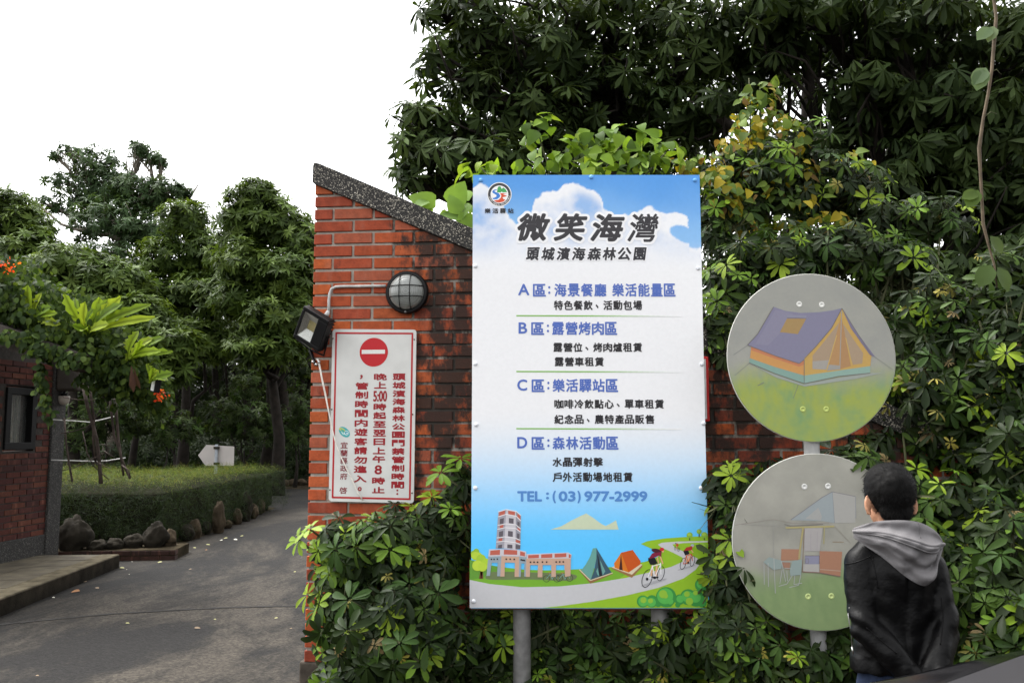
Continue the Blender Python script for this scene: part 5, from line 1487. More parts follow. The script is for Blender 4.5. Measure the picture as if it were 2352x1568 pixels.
tree('shaded tree farther back behind the two large broadleaf trees', b3,
     [b3, b3 + (0, 0, 2), b3 + (.2, 0, 4), b3 + (.1, .2, 6.5)],
     [(1200, 250, 13, 200, 230, 1.6, 200), (1500, 160, 13.5, 220, 230, 1.8, 230), (1880, 120, 13.5, 170, 110, 1.4, 110), (2200, 160, 13.5, 240, 220, 1.8, 230), (1560, 450, 13, 260, 160, 1.6, 190), (2150, 460, 13, 250, 160, 1.6, 220), (1900, 640, 12.5, 300, 130, 1.4, 190), (2250, 700, 12, 230, 150, 1.4, 160), (1250, 480, 13, 140, 100, 1.4, 70)],
     leaf=.20, tr=.2, tpl=T_FAR, tint=.8)
b4 = P(2480, 1150, 7.6); b4[2] = 0
tree('shaded leaning tree with dark drooping leaves at the right edge', b4,
     [b4, b4 + (-.1, 0, 1.5), b4 + (-.2, .1, 2.8), b4 + (-.1, .1, 4.5)],
     [(2380, 620, 7.2, 130, 120, .8, 80), (2230, 760, 7.4, 180, 110, .8, 110), (2100, 640, 7.4, 130, 80, .8, 70), (2300, 920, 7.0, 180, 160, .8, 110), (2050, 830, 7.2, 140, 120, .7, 70), (1780, 800, 7.0, 160, 120, .7, 70), (1950, 980, 6.8, 200, 120, .7, 80)],
     leaf=.17, tr=.13, tilt=(-60, -5), tint=.75)

# left: the wood beyond the drive
FAR = dict(leaf=.215, tpl=T_FAR, tilt=(-22, 30), mult=2.2)
def trunk_pts(px, D, top_py, lean=0.0, n=5, px_top=None):
    b = P(px, 1000, D); b[2] = 0
    t = P(px_top if px_top is not None else px, top_py, D)
    pts = [b + (t - b) * k / (n - 1) + np.array([rng.normal(0, .07), rng.normal(0, .07), 0]) * (k > 0) for k in range(n)]
    return b, pts
GC = [(.044, .072, .015), (.054, .087, .016), (.068, .106, .020), (.034, .056, .013), (.084, .124, .025)]
b, t = trunk_pts(640, 21, 620, px_top=600)
tree('round topped green tree nearest the left end of the brick wall', b, t,
     [(590, 460, 21, 66, 48, 1.0, 130), (560, 520, 21, 66, 60, 1.1, 130), (640, 520, 21, 70, 66, 1.1, 140), (700, 560, 21, 50, 60, 1.0, 90), (580, 610, 20.5, 80, 60, 1.2, 150), (670, 640, 20.5, 80, 66, 1.2, 150), (560, 690, 20.5, 70, 52, 1.0, 110), (640, 730, 20, 90, 56, 1.2, 140), (690, 700, 20.5, 50, 90, 1, 90), (620, 800, 20, 100, 50, 1.1, 130)], cols=GC, tr=.16, **FAR)
b, t = trunk_pts(420, 23, 620, px_top=430)
tree('middle green tree with a broad crown between the tall open tree and the gap', b, t,
     [(520, 600, 22.5, 46, 60, 1.0, 90), (510, 680, 22, 60, 60, 1.0, 100), (430, 510, 23, 58, 52, 1.1, 110), (470, 580, 23, 44, 52, 1.0, 90), (390, 600, 23, 70, 60, 1.3, 120), (460, 670, 22.5, 60, 50, 1.1, 90), (350, 680, 22.5, 90, 56, 1.3, 130), (420, 760, 22, 100, 50, 1.3, 120), (500, 790, 22, 70, 56, 1.2, 90)], cols=GC, tr=.15, **FAR)
b, t = trunk_pts(250, 26, 420, px_top=290, n=6)
def br_px(pts, D, r0=.045, r1=.018): return ([P(x, y, D + rng.normal(0, .15)) for x, y in pts], r0, r1)
bare = [br_px([(262, 620), (235, 590), (200, 575), (160, 570), (120, 560)], 25, .09, .03), br_px([(290, 560), (250, 540), (200, 535), (140, 515), (100, 480), (70, 462)], 25, .075, .02), br_px([(265, 520), (215, 525), (170, 528)], 24.6, .06, .02),
        br_px([(240, 600), (260, 580), (285, 575), (290, 545)], 24.6, .06, .02), br_px([(350, 470), (352, 420), (345, 370), (330, 340), (318, 330)], 26, .07, .02), br_px([(352, 420), (372, 392), (380, 370)], 26, .045, .015), br_px([(350, 400), (325, 370), (306, 352)], 26, .04, .015), br_px([(300, 490), (330, 455), (350, 440)], 25.5, .06, .03),
        br_px([(240, 480), (210, 430), (190, 390), (160, 360), (130, 345)], 26, .06, .018), br_px([(215, 440), (220, 400), (238, 350)], 26, .045, .015), br_px([(190, 395), (172, 365), (158, 330)], 26, .04, .012), br_px([(390, 520), (410, 470), (440, 448), (455, 425)], 25.5, .05, .018)]
tree('tallest left tree with an open ragged crown and bare crooked branches', b, t,
     [(225, 380, 26, 60, 46, 1.0, 60), (250, 430, 26, 80, 56, 1.2, 100), (200, 470, 26, 70, 40, 1.1, 60), (330, 350, 26, 36, 22, .7, 20), (365, 372, 26, 24, 20, .5, 12), (318, 335, 26, 16, 14, .4, 7), (160, 345, 26, 22, 18, .5, 10), (125, 358, 26, 16, 12, .4, 6), (150, 420, 26, 42, 26, .8, 22), (110, 470, 25.5, 30, 22, .6, 14), (320, 450, 25.5, 70, 50, 1.1, 80), (390, 440, 25.5, 40, 34, .8, 34), (420, 440, 25.5, 24, 20, .5, 14), (270, 510, 25, 110, 60, 1.3, 130), (350, 540, 25, 80, 50, 1.2, 90), (250, 600, 24.5, 120, 50, 1.3, 120)], cols=[(.040, .070, .028), (.052, .085, .034), (.034, .060, .024)], tr=.17, bare=bare, bark=M_PALEBARK, leaf=.20, tpl=T_FAR, tilt=(-40, 25), mult=2.0)
b, t = trunk_pts(20, 22, 600, px_top=10)
tree('green tree cut off by the left edge of the picture above the guardhouse roof', b, t,
     [(20, 475, 22, 60, 44, 1.0, 90), (60, 520, 22, 60, 50, 1.1, 90), (-20, 540, 22, 80, 70, 1.2, 110), (50, 590, 21.5, 70, 50, 1.1, 100), (90, 560, 21.5, 40, 40, .8, 46)], cols=GC, tr=.15, **FAR)
b, t = trunk_pts(180, 19, 640, px_top=170)
tree('dense rounded tree in front of the open crowned tree, behind the ferns', b, t,
     [(160, 620, 19, 80, 56, 1.1, 130), (240, 640, 19, 70, 56, 1.0, 110), (120, 680, 19, 90, 60, 1.1, 120), (220, 710, 18.8, 110, 60, 1.2, 150), (310, 730, 18.8, 80, 60, 1.0, 110), (300, 650, 19, 50, 46, .9, 60), (380, 790, 18.6, 90, 56, 1.0, 110), (330, 850, 18.4, 110, 50, 1.0, 110)], cols=GC, tr=.14, **FAR)
for i, (px, pt_, D, r, lab) in enumerate(((232, 215, 27, .13, 'slim pale trunk standing in the shade behind the bare vine stems'), (300, 330, 24, .10, 'short lit trunk stump like stem just above the left part of the hedge'), (560, 575, 27, .22, 'thick shaded trunk directly behind the arrow board'), (610, 640, 25, .20, 'leaning reddish trunk right of the arrow board'),
                                          (655, 648, 28, .22, 'upright dark trunk farthest right before the brick wall'), (490, 505, 30, .16, 'dark trunk left of the arrow board, deep in the wood'), (405, 395, 29, .14, 'slender dark trunk above the middle of the hedge'), (690, 700, 29, .15, 'slim trunk close against the left edge of the brick wall'))):
    b = P(px, 1000, D); b[2] = 0
    top = P(pt_, 700, D)
    tree(lab, b, [b, b + (top - b) * .3 + (.1, 0, 0), b + (top - b) * .65 + (-.08, 0, 0), top],
         [(pt_, 690 - (i % 3) * 30, D, 85, 60, 1.8, 110), (pt_ + (40 if i % 2 else -40), 780, D, 90, 50, 1.8, 110), (pt_ + (-30 if i % 2 else 30), 850, D + 1, 80, 40, 1.4, 80)], cols=TREE_COLS, tr=r, leaf=.22, tpl=T_FAR, group='trunks in the shaded wood beyond the hedge', name='shaded_tree', tint=.8)

# bushes that fill the space under the crowns
for lab, (px, D), bl in (('low dark bush beneath the crowns just left of the arrow board', (400, 20), [(330, 960, 20.5, 70, 60, .8, 130), (400, 985, 20, 60, 50, .8, 100), (350, 900, 21, 60, 40, .7, 80)]),
                         ('leafy bush lit green between the trunks right behind the arrow board', (560, 23.5), [(520, 960, 23.5, 60, 70, .8, 140), (590, 970, 23.5, 60, 60, .8, 120), (560, 890, 24, 50, 50, .8, 90)]),
                         ('dark bush under the crowns nearest the left end of the brick wall', (680, 24), [(660, 990, 24, 50, 60, .8, 110), (700, 950, 24, 44, 90, .8, 130)]),
                         ('dark bush behind the bare vine stems and the white ropes', (220, 19), [(180, 985, 19, 60, 60, .8, 120), (250, 960, 19.5, 60, 60, .8, 120), (210, 900, 20, 60, 50, .8, 100)])):
    b = P(px, 1000, D); b[2] = 0
    tree(lab, b, [b, b + (.05, 0, .5), b + (0, .05, 1.0)], bl, leaf=.14, tpl=T_FAR, tr=.05, cols=TREE_COLS + SCH_MID[:1], name='understorey_bush', tilt=(-30, 25))
# undergrowth and the mass of the wood farther back: nobody could count it
fo = Foliage()
N = 15000
x = rng.uniform(-34, 6, N); zt = rng.random(N); y = 31 + rng.uniform(0, 7, N) + .02 * (x + 12) ** 2
p = np.stack([x, y, zt * 6.4 + rng.normal(0, .35, N)], 1); p[:, 2] = np.clip(p[:, 2], .05, 7.2)
fo.rosettes(T_FAR, p, unit(np.stack([rng.normal(0, .5, N), rng.normal(-.6, .4, N), rng.normal(.7, .4, N)], 1)), (7, 9), .34 * rng.uniform(.8, 1.3, N), (-35, 20), pick(TREE_COLS, N) * .8)
tag(fo.build('distant_wood', M_TREELEAF), 'dark mass of foliage closing the wood far behind the hedge', 'wood', kind='stuff')
fo = Foliage()
N = 2600
x = rng.uniform(-15, -1.2, N); y = 25.2 + np.abs(rng.normal(0, 1.6, N)); p = np.stack([x, y, rng.random(N) * (1.0 + .25 * (y - 25))], 1)
fo.rosettes(T_FAR, p, unit(np.stack([rng.normal(0, .5, N), rng.normal(-.5, .4, N), rng.normal(.8, .3, N)], 1)), (6, 8), .16 * rng.uniform(.8, 1.4, N), (-30, 20), pick(SCH_DARK, N))
N = 2200
x = rng.uniform(1.5, 7.5, N); y = rng.uniform(6.2, 10.5, N); p = np.stack([x, y, rng.random(N) * 2.2], 1)
fo.rosettes(T_FAR, p, unit(np.stack([rng.normal(0, .5, N), rng.normal(-.5, .4, N), rng.normal(.8, .3, N)], 1)), (6, 8), .17 * rng.uniform(.8, 1.4, N), (-30, 20), pick(TREE_COLS, N))
tag(fo.build('undergrowth', M_TREELEAF), 'low shaded undergrowth beneath the trees', 'undergrowth', kind='stuff')

# ------------------------------------------------------------------ hedge beside the drive
hx1 = -4.52; hx0 = -11.0; hy0 = 11.6; hy1 = 17.4
def hz(x, y): return .845 - .007 * (y - hy0) + .018 * math.sin(x * 1.1 + .4) + .012 * math.sin(y * 1.3 + 1)
he = empty('hedge', (hx1 - 2, hy0, 0), 'clipped box hedge with a flat sunlit top and dark sides beside the drive', 'hedge')
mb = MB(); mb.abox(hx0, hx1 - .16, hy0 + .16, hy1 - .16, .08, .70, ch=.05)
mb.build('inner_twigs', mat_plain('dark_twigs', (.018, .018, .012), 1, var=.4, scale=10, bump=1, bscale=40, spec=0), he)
fo = Foliage()
def hleaf(n, px_, py_, pz_, nrm, cols, w=None):
    p = np.stack([px_, py_, pz_], 1) + rng.normal(0, .035, (n, 3))
    p = p + np.array(nrm, float) * np.array([.10 * noise.noise(Vector(q) * 1.5) + .07 * noise.noise(Vector(q) * 3.7) + .05 * noise.noise(Vector(q) * 9) for q in p])[:, None]
    Z = unit(np.array(nrm) + rng.normal(0, .55, (n, 3))); X = np.cross(Z, rng.normal(size=(n, 3)))
    fo.leaves(T_TINY, p, X, Z, .072 * rng.uniform(.55, 1.3, n), pick(cols, n, w) * rng.uniform(.7, 1.3, (n, 1)))
HT = [(.080, .118, .018), (.058, .090, .017), (.11, .145, .022), (.12, .115, .026), (.036, .060, .014)]  # hedge top: light from above put into the leaf colour
HS = [(.020, .036, .012), (.027, .046, .013), (.015, .028, .010)]  # hedge sides: shade put into the leaf colour
n = 40000; xx = hx1 - 6.4 * rng.random(n) ** 1.1; yy = rng.uniform(hy0, hy1, n)
rr_ = np.minimum(np.minimum(hx1 - xx, yy - hy0), hy1 - yy)
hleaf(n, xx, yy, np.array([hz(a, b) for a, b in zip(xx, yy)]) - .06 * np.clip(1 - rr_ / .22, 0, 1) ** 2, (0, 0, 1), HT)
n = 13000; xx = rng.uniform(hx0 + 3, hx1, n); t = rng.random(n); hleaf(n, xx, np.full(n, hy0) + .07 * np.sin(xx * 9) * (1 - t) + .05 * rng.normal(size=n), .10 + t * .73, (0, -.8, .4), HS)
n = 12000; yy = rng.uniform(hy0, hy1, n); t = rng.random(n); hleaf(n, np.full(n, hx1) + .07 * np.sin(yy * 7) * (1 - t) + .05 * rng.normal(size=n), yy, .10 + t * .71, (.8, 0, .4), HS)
fo.build('foliage', M_SOFTLEAF, he)

# ------------------------------------------------------------------ stones
M_STONE = mat_plain('river_stone', (.062, .047, .031), .9, var=.5, scale=5, bump=.9, bscale=18, spec=.1)
M_DSTONE = mat_plain('mossy_stone', (.024, .021, .016), .95, var=.5, scale=5, bump=.9, bscale=18, spec=.08)
def stone(px, py, wpx, hpx, label, D=None, group='stones edging the hedge', material=None, zbase=0.0):
    g_ = G(px, py, zbase); s_ = sc(g_[1])
    w, h = wpx / s_ / 2, hpx / s_
    bm = bmesh.new(); bmesh.ops.create_icosphere(bm, subdivisions=4, radius=1)
    sd = rng.random(3) * 50
    vs = []
    for v in bm.verts:
        d = v.co.copy()
        k = 1 + .26 * noise.noise(d * 1.2 + Vector(sd)) + .20 * noise.cell(d * 1.9 + Vector(sd)) * .5 + .10 * noise.noise(d * 2.7 + Vector(sd)) + .06 * noise.noise(d * 7 + Vector(sd))
        q = d * k
        zz = (q.z * .5 + .42) * h
        tap = 1 - .10 * max(0, q.z)
        vs.append((g_[0] + q.x * w * tap, g_[1] + w * .9 + q.y * w * .9 * tap, max(zz, -.03) + zbase))
    mb = MB(); mb.add(vs, [[v.index for v in f.verts] for f in bm.faces]); bm.free()
    o = mb.build('border_stone', material or M_STONE, None, True, loc=g_)
    return tag(o, label, 'stone', group)
stone(346, 1262, 54, 62, 'largest rounded boulder at the near corner of the hedge', zbase=.1, material=M_DSTONE)
stone(384, 1258, 30, 44, 'upright stone right beside the largest hedge corner boulder', zbase=.1)
stone(299, 1263, 48, 36, 'flat boulder left of the largest hedge corner boulder', zbase=.1, material=M_DSTONE)
stone(254, 1266, 40, 30, 'low dark stone in the row at the hedge foot, third left of the corner', zbase=.1, material=M_DSTONE)
stone(215, 1268, 44, 28, 'low dark stone at the hedge foot, fourth left of the corner', zbase=.1, material=M_DSTONE)
stone(152, 1270, 70, 88, 'large dark boulder close beside the guardhouse column', zbase=.1, material=M_DSTONE)
for i, (px, py, w, h, l) in enumerate(((432, 1243, 34, 50, 'tan stone first along the drive from the hedge corner'), (452, 1238, 28, 58, 'tan pointed stone second along the drive from the hedge corner'), (506, 1226, 30, 96, 'tallest narrow standing stone against the hedge side'), (482, 1228, 20, 40, 'small stone left of the tallest standing stone'),
                                       (530, 1214, 18, 26, 'small low stone right of the tallest standing stone'), (552, 1205, 20, 50, 'slim stone mid way along the hedge side'), (572, 1198, 26, 84, 'second tallest standing stone along the hedge side'), (590, 1192, 20, 44, 'short stone behind the second tallest standing stone'), (605, 1182, 20, 52, 'pointed stone near the far end of the hedge'), (617, 1172, 16, 48, 'last stone at the far end of the hedge'))):
    stone(px - 10, py, w, h * .8, l, material=M_STONE if i % 3 else M_DSTONE)
for i, px in enumerate((628, 650, 668, 690, 712)):
    stone(px, 1117 - i * .6, 20 + (i % 2) * 4, 17, ('round pale stones in the row across the far end of the drive'), group='stones across the far end of the drive')
stone(722, 1592, 62, 70, 'mossy block of stone under the left end of the brick wall', group='stones at the foot of the wall', material=M_DSTONE)
stone(775, 1606, 60, 58, 'mossy stone second from the left at the foot of the brick wall', group='stones at the foot of the wall', material=M_DSTONE)
# low brick edging of the bed in front of the stones
ea = G(120, 1290); eb = G(402, 1286); ec = G(408, 1272)
ed = Frame((ea[0], ea[1], 0), np.array([eb[0] - ea[0], eb[1] - ea[1], 0]))
EL = np.linalg.norm(eb[:2] - ea[:2])
be = empty('planter_edging', (eb[0], eb[1], 0), 'low dark brick edging in front of the boulders at the hedge foot', 'edging')
mb = MB(); bricks(mb, ed, 0, EL, 2, .21, .052, .012, lambda a: 5, b_start=.0, depth=.12, cols=[lin(58, 38, 33), lin(50, 34, 30), lin(64, 42, 35)]); mb.build('brickwork', M_FBRICK, be)
mb = MB(); mb.fbox(ed, 0.0, EL - .004, 0, .122, -.62, -.004); mb.build('bed', M_SOIL, be)

# ------------------------------------------------------------------ arrow board seen from behind
AD = 18.0
af = Frame((0, AD, 0), (1, 0, 0))
ar = empty('direction_sign', P(500, 1060, AD) * np.array([1, 1, 0]), 'pale arrow shaped board seen from behind above the hedge, pointing left', 'sign')
mb = MB(); mb.prism(af, [af.hit(x, y) for x, y in ((455, 1045), (472, 1069), (537, 1069), (538, 1025), (474, 1021))], -.004, .0)
mb.build('board', mat_plain('dull_white_board', (.42, .39, .37), .6, var=.1, scale=3), ar)
p0 = af.hit(499, 1020)
mb = MB(); mb.tube([af.pt(p0[0], 0, .04), af.pt(p0[0], p0[1], .04)], .032, 12); mb.build('post', mat_plain('blue_grey_paint', (.20, .22, .24), .5), ar, True)
mb = MB()
for y_ in (1028, 1064): q = af.hit(499, y_); mb.fbox(af, q[0] - .05, q[0] + .05, q[1] - .025, q[1] + .025, .0005, .08)
mb.build('clamp', M_DSTONE, ar)

# ------------------------------------------------------------------ vines and ferns on the guardhouse roof
RV = [(.026, .048, .012), (.036, .062, .014), (.050, .085, .017), (.020, .038, .010), (.075, .115, .022)]
VD = 8.3
vb = [(-20, 640, VD, 90, 60, .5, 900), (60, 690, VD, 80, 60, .5, 900), (130, 730, VD, 80, 62, .5, 900), (20, 715, 8.2, 90, 40, .3, 800), (200, 770, VD, 80, 62, .5, 900), (270, 800, VD, 62, 66, .5, 700), (310, 850, VD, 50, 70, .4, 600), (345, 890, 8.5, 34, 60, .4, 420), (245, 835, 8.2, 60, 36, .3, 420), (260, 870, 8.4, 70, 34, .4, 420), (120, 768, 8.0, 60, 20, .2, 200),
      (96, 850, 7.76, 9, 60, .06, 110), (104, 920, 7.76, 8, 36, .05, 50), (122, 960, 7.8, 6, 20, .04, 16), (250, 900, 8.5, 26, 40, .2, 110), (370, 925, 8.6, 16, 50, .2, 120), (-30, 700, 8.6, 80, 80, .6, 600), (30, 770, 7.74, 60, 16, .06, 130), (100, 800, 7.74, 50, 18, .06, 130), (170, 825, 7.74, 36, 24, .06, 130), (20, 650, 9.0, 110, 70, .5, 700), (150, 720, 9.0, 120, 60, .5, 700)]
rvn = creeper('roof_vine', 'dense small leaved vine smothering the guardhouse roof and hanging off its edge', 'vine', vb, T_OVAL, .075, RV, M_SOFTLEAF, hang=.5, base=np.array([-4.2, 8.5, 0]), up=(0, -.5, .6))
mb = MB()
def vl(pts, r0, r1, D=9.6): tubes(mb, [P(x, y, D + (0 if i % 2 else .06)) for i, (x, y) in enumerate(pts)], r0 * .58, r1 * .58, 7)
vl([(190, 880), (200, 930), (212, 970), (222, 1010), (228, 1060), (232, 1110)], .032, .036); vl([(205, 880), (210, 920), (216, 960), (214, 1010), (220, 1060)], .026, .02)
vl([(262, 900), (268, 960), (272, 1010), (278, 1050), (290, 1080), (298, 1098)], .03, .02); vl([(250, 890), (256, 950), (262, 1000), (276, 1040), (284, 1092)], .024, .02)
vl([(148, 960), (152, 1020), (158, 1060), (166, 1105)], .016, .02); vl([(190, 990), (200, 1040), (215, 1070), (240, 1092), (250, 1100)], .012, .008)
vl([(145, 912), (180, 918), (230, 918), (270, 908), (300, 890)], .010, .006, 9.4); vl([(140, 995), (170, 990), (200, 980), (214, 968)], .010, .008, 9.4); vl([(144, 964), (175, 962), (205, 964)], .006, .005, 9.4)
vl([(232, 1020), (250, 1022), (262, 1028)], .010, .007, 9.3); vl([(240, 1036), (252, 1044), (262, 1050)], .011, .008, 9.3); vl([(142, 1080), (165, 1076), (195, 1062), (240, 1040)], .008, .006, 9.4); vl([(222, 1060), (240, 1070), (256, 1076)], .008, .006, 9.4); vl([(280, 1068), (296, 1080), (300, 1098)], .014, .010, 9.3)
mb.build('bare_stem', mat_plain('grey_vine_bark', (.06, .045, .038), .9, var=.5, scale=9), rvn, True)
def flower(px, py, D, n, spread, rad=.05):
    fo = Foliage()
    c = P(px, py, D)
    p = c + rng.normal(0, 1, (n, 3)) * np.array([spread, .04, spread * .6])
    d = unit(rng.normal(size=(n, 3)) + np.array([0, -.6, .2]))
    fo.leaves(T_OVAL, p, d, rng.normal(size=(n, 3)), .036 * rng.uniform(.7, 1.2, n), pick([(.75, .10, .02), (.80, .16, .03), (.65, .06, .02)], n))
    fo.build('flower_cluster', M_SOFTLEAF, rvn)
flower(8, 612, 8.0, 46, .05); flower(371, 902, 8.2, 22, .018); flower(368, 919, 8.2, 14, .014); flower(226, 904, 9.2, 8, .012)
# bird's nest ferns
def fern(label, px, py, D, fronds):
    c = P(px, py, D)
    e = empty('nest_fern', c, label, 'fern', "bird's nest ferns on the guardhouse roof")
    for (tx, ty, w, dz, col) in fronds:
        tip = P(tx, ty, D + dz)
        v = tip - c; L_ = np.linalg.norm(v); x_ = v / L_
        yv = unit(np.cross(np.array([rng.normal(0, .55), -.9, .35]), x_)); nv = np.cross(x_, yv)
        nseg = 12
        vs, fs, cs = [], [], []
        ww = .86 * w / sc(D)
        ph = rng.random() * 6
        for i in range(nseg + 1):
            t = i / nseg
            prof = (.16 + .84 * min(1, (t / .62)) ** 1.5) * (min(1, ((1.0 - t) / .20) ** .62) if t > .80 else 1)
            wd = .5 * ww * prof + .006
            arch = .10 * L_ * math.sin(math.pi * t) 
            for k, sd in enumerate((-1, -.5, 0, .5, 1)):
                rip = .010 * math.sin(t * 34 + ph + sd * 2) * abs(sd)
                q = c + x_ * L_ * t + yv * (sd * wd + rip * sd) + nv * (arch + .22 * wd * abs(sd) + rip) + np.array([0, 0, -.02 * t * t])
                vs.append(q)
        for i in range(nseg):
            for k in range(4):
                a_ = i * 5 + k; fs.append((a_, a_ + 5, a_ + 6, a_ + 1))
        mb = MB(); mb.add(vs, fs, col)
        for i in range(0, (nseg + 1) * 5):
            if i % 5 == 2: mb.c[i] = tuple(q * .45 for q in col)
        mb.build('frond', M_SOFTLEAF, e, True)
NF = [(.20, .29, .022), (.15, .23, .020), (.26, .34, .032), (.11, .18, .018)]
def fr_(lst): return [(x, y, w, dz, NF[i % 4]) for i, (x, y, w, dz) in enumerate(lst)]
fern("bird's nest fern farthest left on the roof vine", 80, 735, 8.0, fr_([(64, 650, 30, -.1), (62, 690, 26, .05), (96, 668, 22, -.1), (118, 700, 24, -.2), (132, 715, 18, -.2), (110, 690, 20, .1), (140, 740, 18, -.2)]))
fern("bird's nest fern with the widest fan of bright fronds on the roof vine", 205, 772, 8.0, fr_([(148, 670, 22, -.1), (172, 680, 26, .1), (196, 688, 30, -.2), (216, 705, 20, -.3), (230, 678, 24, 0), (252, 682, 24, -.1), (278, 676, 28, -.1), (285, 690, 24, -.2), (308, 706, 22, -.2), (347, 694, 22, -.2), (357, 724, 20, -.2), (165, 742, 18, -.3), (190, 755, 16, -.3), (140, 720, 22, .1), (250, 740, 26, -.3)]))
fern("bird's nest fern with wavy fronds reaching right from the end of the roof vine", 292, 828, 8.0, fr_([(318, 755, 26, 0), (322, 775, 22, -.2), (352, 772, 26, -.1), (378, 770, 24, -.1), (372, 800, 20, -.2), (397, 803, 16, -.1), (300, 770, 20, .1)]))
fern("small bird's nest fern lowest on the roof edge beside the little floodlight", 345, 880, 8.0, fr_([(338, 830, 15, 0), (352, 838, 14, -.1), (366, 846, 16, -.1), (398, 852, 20, -.2), (385, 868, 16, -.2)]))
# dead frond
c = P(302, 838, 7.9)
fo = Foliage(); fo.leaves(T_TREE, np.array([c, c + (.02, .01, -.02)]), np.array([[.12, -.1, -1], [.2, 0, -1]]), np.array([[.2, -1, 0], [-.3, -1, .1]]), np.array([.24, .20]), np.array([(.07, .036, .028), (.055, .03, .024)]))
tag(fo.build('dead_leaf', M_SOFTLEAF, None, loc=c), 'brown dead frond hanging from the roof vine below the middle fern', 'leaf')
# small floodlight on the roof edge
fc2 = P(352, 884, 8.0)
e = empty('floodlight', fc2, 'small black floodlight with a white face half hidden in the roof vine', 'floodlight')
ff2 = Frame(fc2, (.55, -.8, -.1), (.15, 0, 1))
mb = MB(); mb.fbox(ff2, -.075, .075, -.065, .065, -.05, .0, ch=.006); mb.build('housing', M_BLACK, e)
mb = MB(); mb.fbox(ff2, -.06, .055, -.052, .052, .0005, .004); mb.build('lens', mat_plain('white_lens', (.75, .76, .75), .3), e)
mb = MB(); mb.tube([fc2 + (0, .05, 0), fc2 + (-.02, .25, -.05)], .012, 8); mb.build('bracket', M_BLACK, e)
# two pale ropes strung from the column
M_ROPE = mat_plain('white_rope', (.70, .70, .68), .6, var=.1)
for pts, lab in (([(120, 963), (145, 965), (180, 967), (205, 969), (222, 966), (240, 962), (262, 956)], 'upper white rope strung between the guardhouse column and the bare vine stems'),
                 ([(118, 1056), (150, 1057), (190, 1058), (225, 1059), (250, 1057), (268, 1054), (288, 1051)], 'lower white rope strung just above the hedge top beside the guardhouse')):
    mb = MB(); q = [P(x, y, 9.75) for x, y in pts]; mb.tube(q, .0062, 6)
    tag(mb.build('rope', M_ROPE, None, True, loc=q[0]), lab, 'rope')

# ------------------------------------------------------------------ fallen leaves on the drive
LEAFPOS = [(175, 1357, 26, 'orange', 'largest orange fallen leaf on the asphalt below the kerb'), (158, 1328, 14, 'yellow', None), (180, 1334, 12, 'yellow', None), (27, 1381, 8, 'white', None), (130, 1345, 7, 'white', None), (122, 1371, 9, 'white', None), (208, 1307, 8, 'orange', 'small orange leaf close under the kerb near its far end'), (260, 1304, 10, 'yellow', None), (279, 1303, 14, 'yellow', None), (303, 1289, 4, 'white', None), (291, 1307, 4, 'white', None), (297, 1318, 4, 'white', None), (371, 1283, 18, 'yellow', None), (368, 1290, 14, 'yellow', None), (384, 1275, 8, 'yellow', None), (417, 1271, 12, 'green', None), (446, 1257, 10, 'yellow', None), (477, 1250, 12, 'yellow', None), (508, 1240, 12, 'white', None), (519, 1235, 12, 'yellow', None), (540, 1238, 12, 'white', None), (556, 1230, 10, 'yellow', None), (474, 1262, 8, 'orange', None), (438, 1306, 8, 'tan', None), (678, 1312, 8, 'yellow', None), (292, 1430, 12, 'yellow', None), (452, 1441, 18, 'tan', 'curled tan leaf on the asphalt just below the road joint'), (493, 1421, 8, 'yellow', None), (635, 1418, 10, 'yellow', None), (669, 1442, 8, 'tan', None), (742, 1488, 8, 'white', None), (85, 1578 - 28, 10, 'tan', None), (648, 1108, 10, 'tan', None), (670, 1113, 14, 'orange', None), (640, 1120, 10, 'orange', None), (700, 1109, 10, 'tan', None), (196, 1335, 12, 'tan', None), (222, 1349, 14, 'tan', None), (59, 1370, 14, 'green', 'small green leaf lying near the kerb at the left edge')]
LCOL = {'orange': (.22, .09, .022), 'yellow': (.26, .25, .10), 'white': (.46, .44, .38), 'green': (.05, .11, .02), 'tan': (.15, .10, .055)}
M_DRY = mat_attr('dry_leaf', rough=.7, var=.2, scale=30)
for px, py, w, cn, lab in LEAFPOS:
    g_ = G(px, py, .012); L_ = w / sc(g_[1]) * .9
    t = rng.uniform(-.5, .5) + (math.pi if rng.random() < .5 else 0)
    fo = Foliage()
    fo.leaves(T_OVAL, (g_ - np.array([math.cos(t), math.sin(t), 0]) * L_ / 2)[None], np.array([[math.cos(t), math.sin(t), .06]]), np.array([[rng.normal(0, .15), -.25, 1]]), np.array([L_]), np.array([LCOL[cn]]))
    o = fo.build('fallen_leaf', M_DRY, None, loc=g_)
    if lab: tag(o, lab, 'leaf', 'fallen leaves on the drive')
    else: tag(o, {'white': 'tiny whitish fallen petals or scraps on the asphalt drive', 'yellow': 'small pale yellow fallen leaves on the asphalt drive', 'tan': 'small dry tan fallen leaves on the asphalt drive', 'orange': 'small orange fallen leaves on the asphalt drive', 'green': 'small green leaf lying on the asphalt by the brick edging'}[cn], 'leaf', {'white': 'whitish scraps on the drive', 'yellow': 'pale yellow leaves on the drive', 'tan': 'dry tan leaves on the drive', 'orange': 'small orange leaves on the drive', 'green': 'fallen leaves on the drive'}[cn])
# ================================================================== THE BOY
from mathutils.bvhtree import BVHTree
PD = 2.92
def Q(px, py, dy=0.0):
    """point at (px, py) on the boy's mid plane, then moved dy away from the camera"""
    p = P(px, py, PD); p = p + np.array([0, dy, 0]); return p

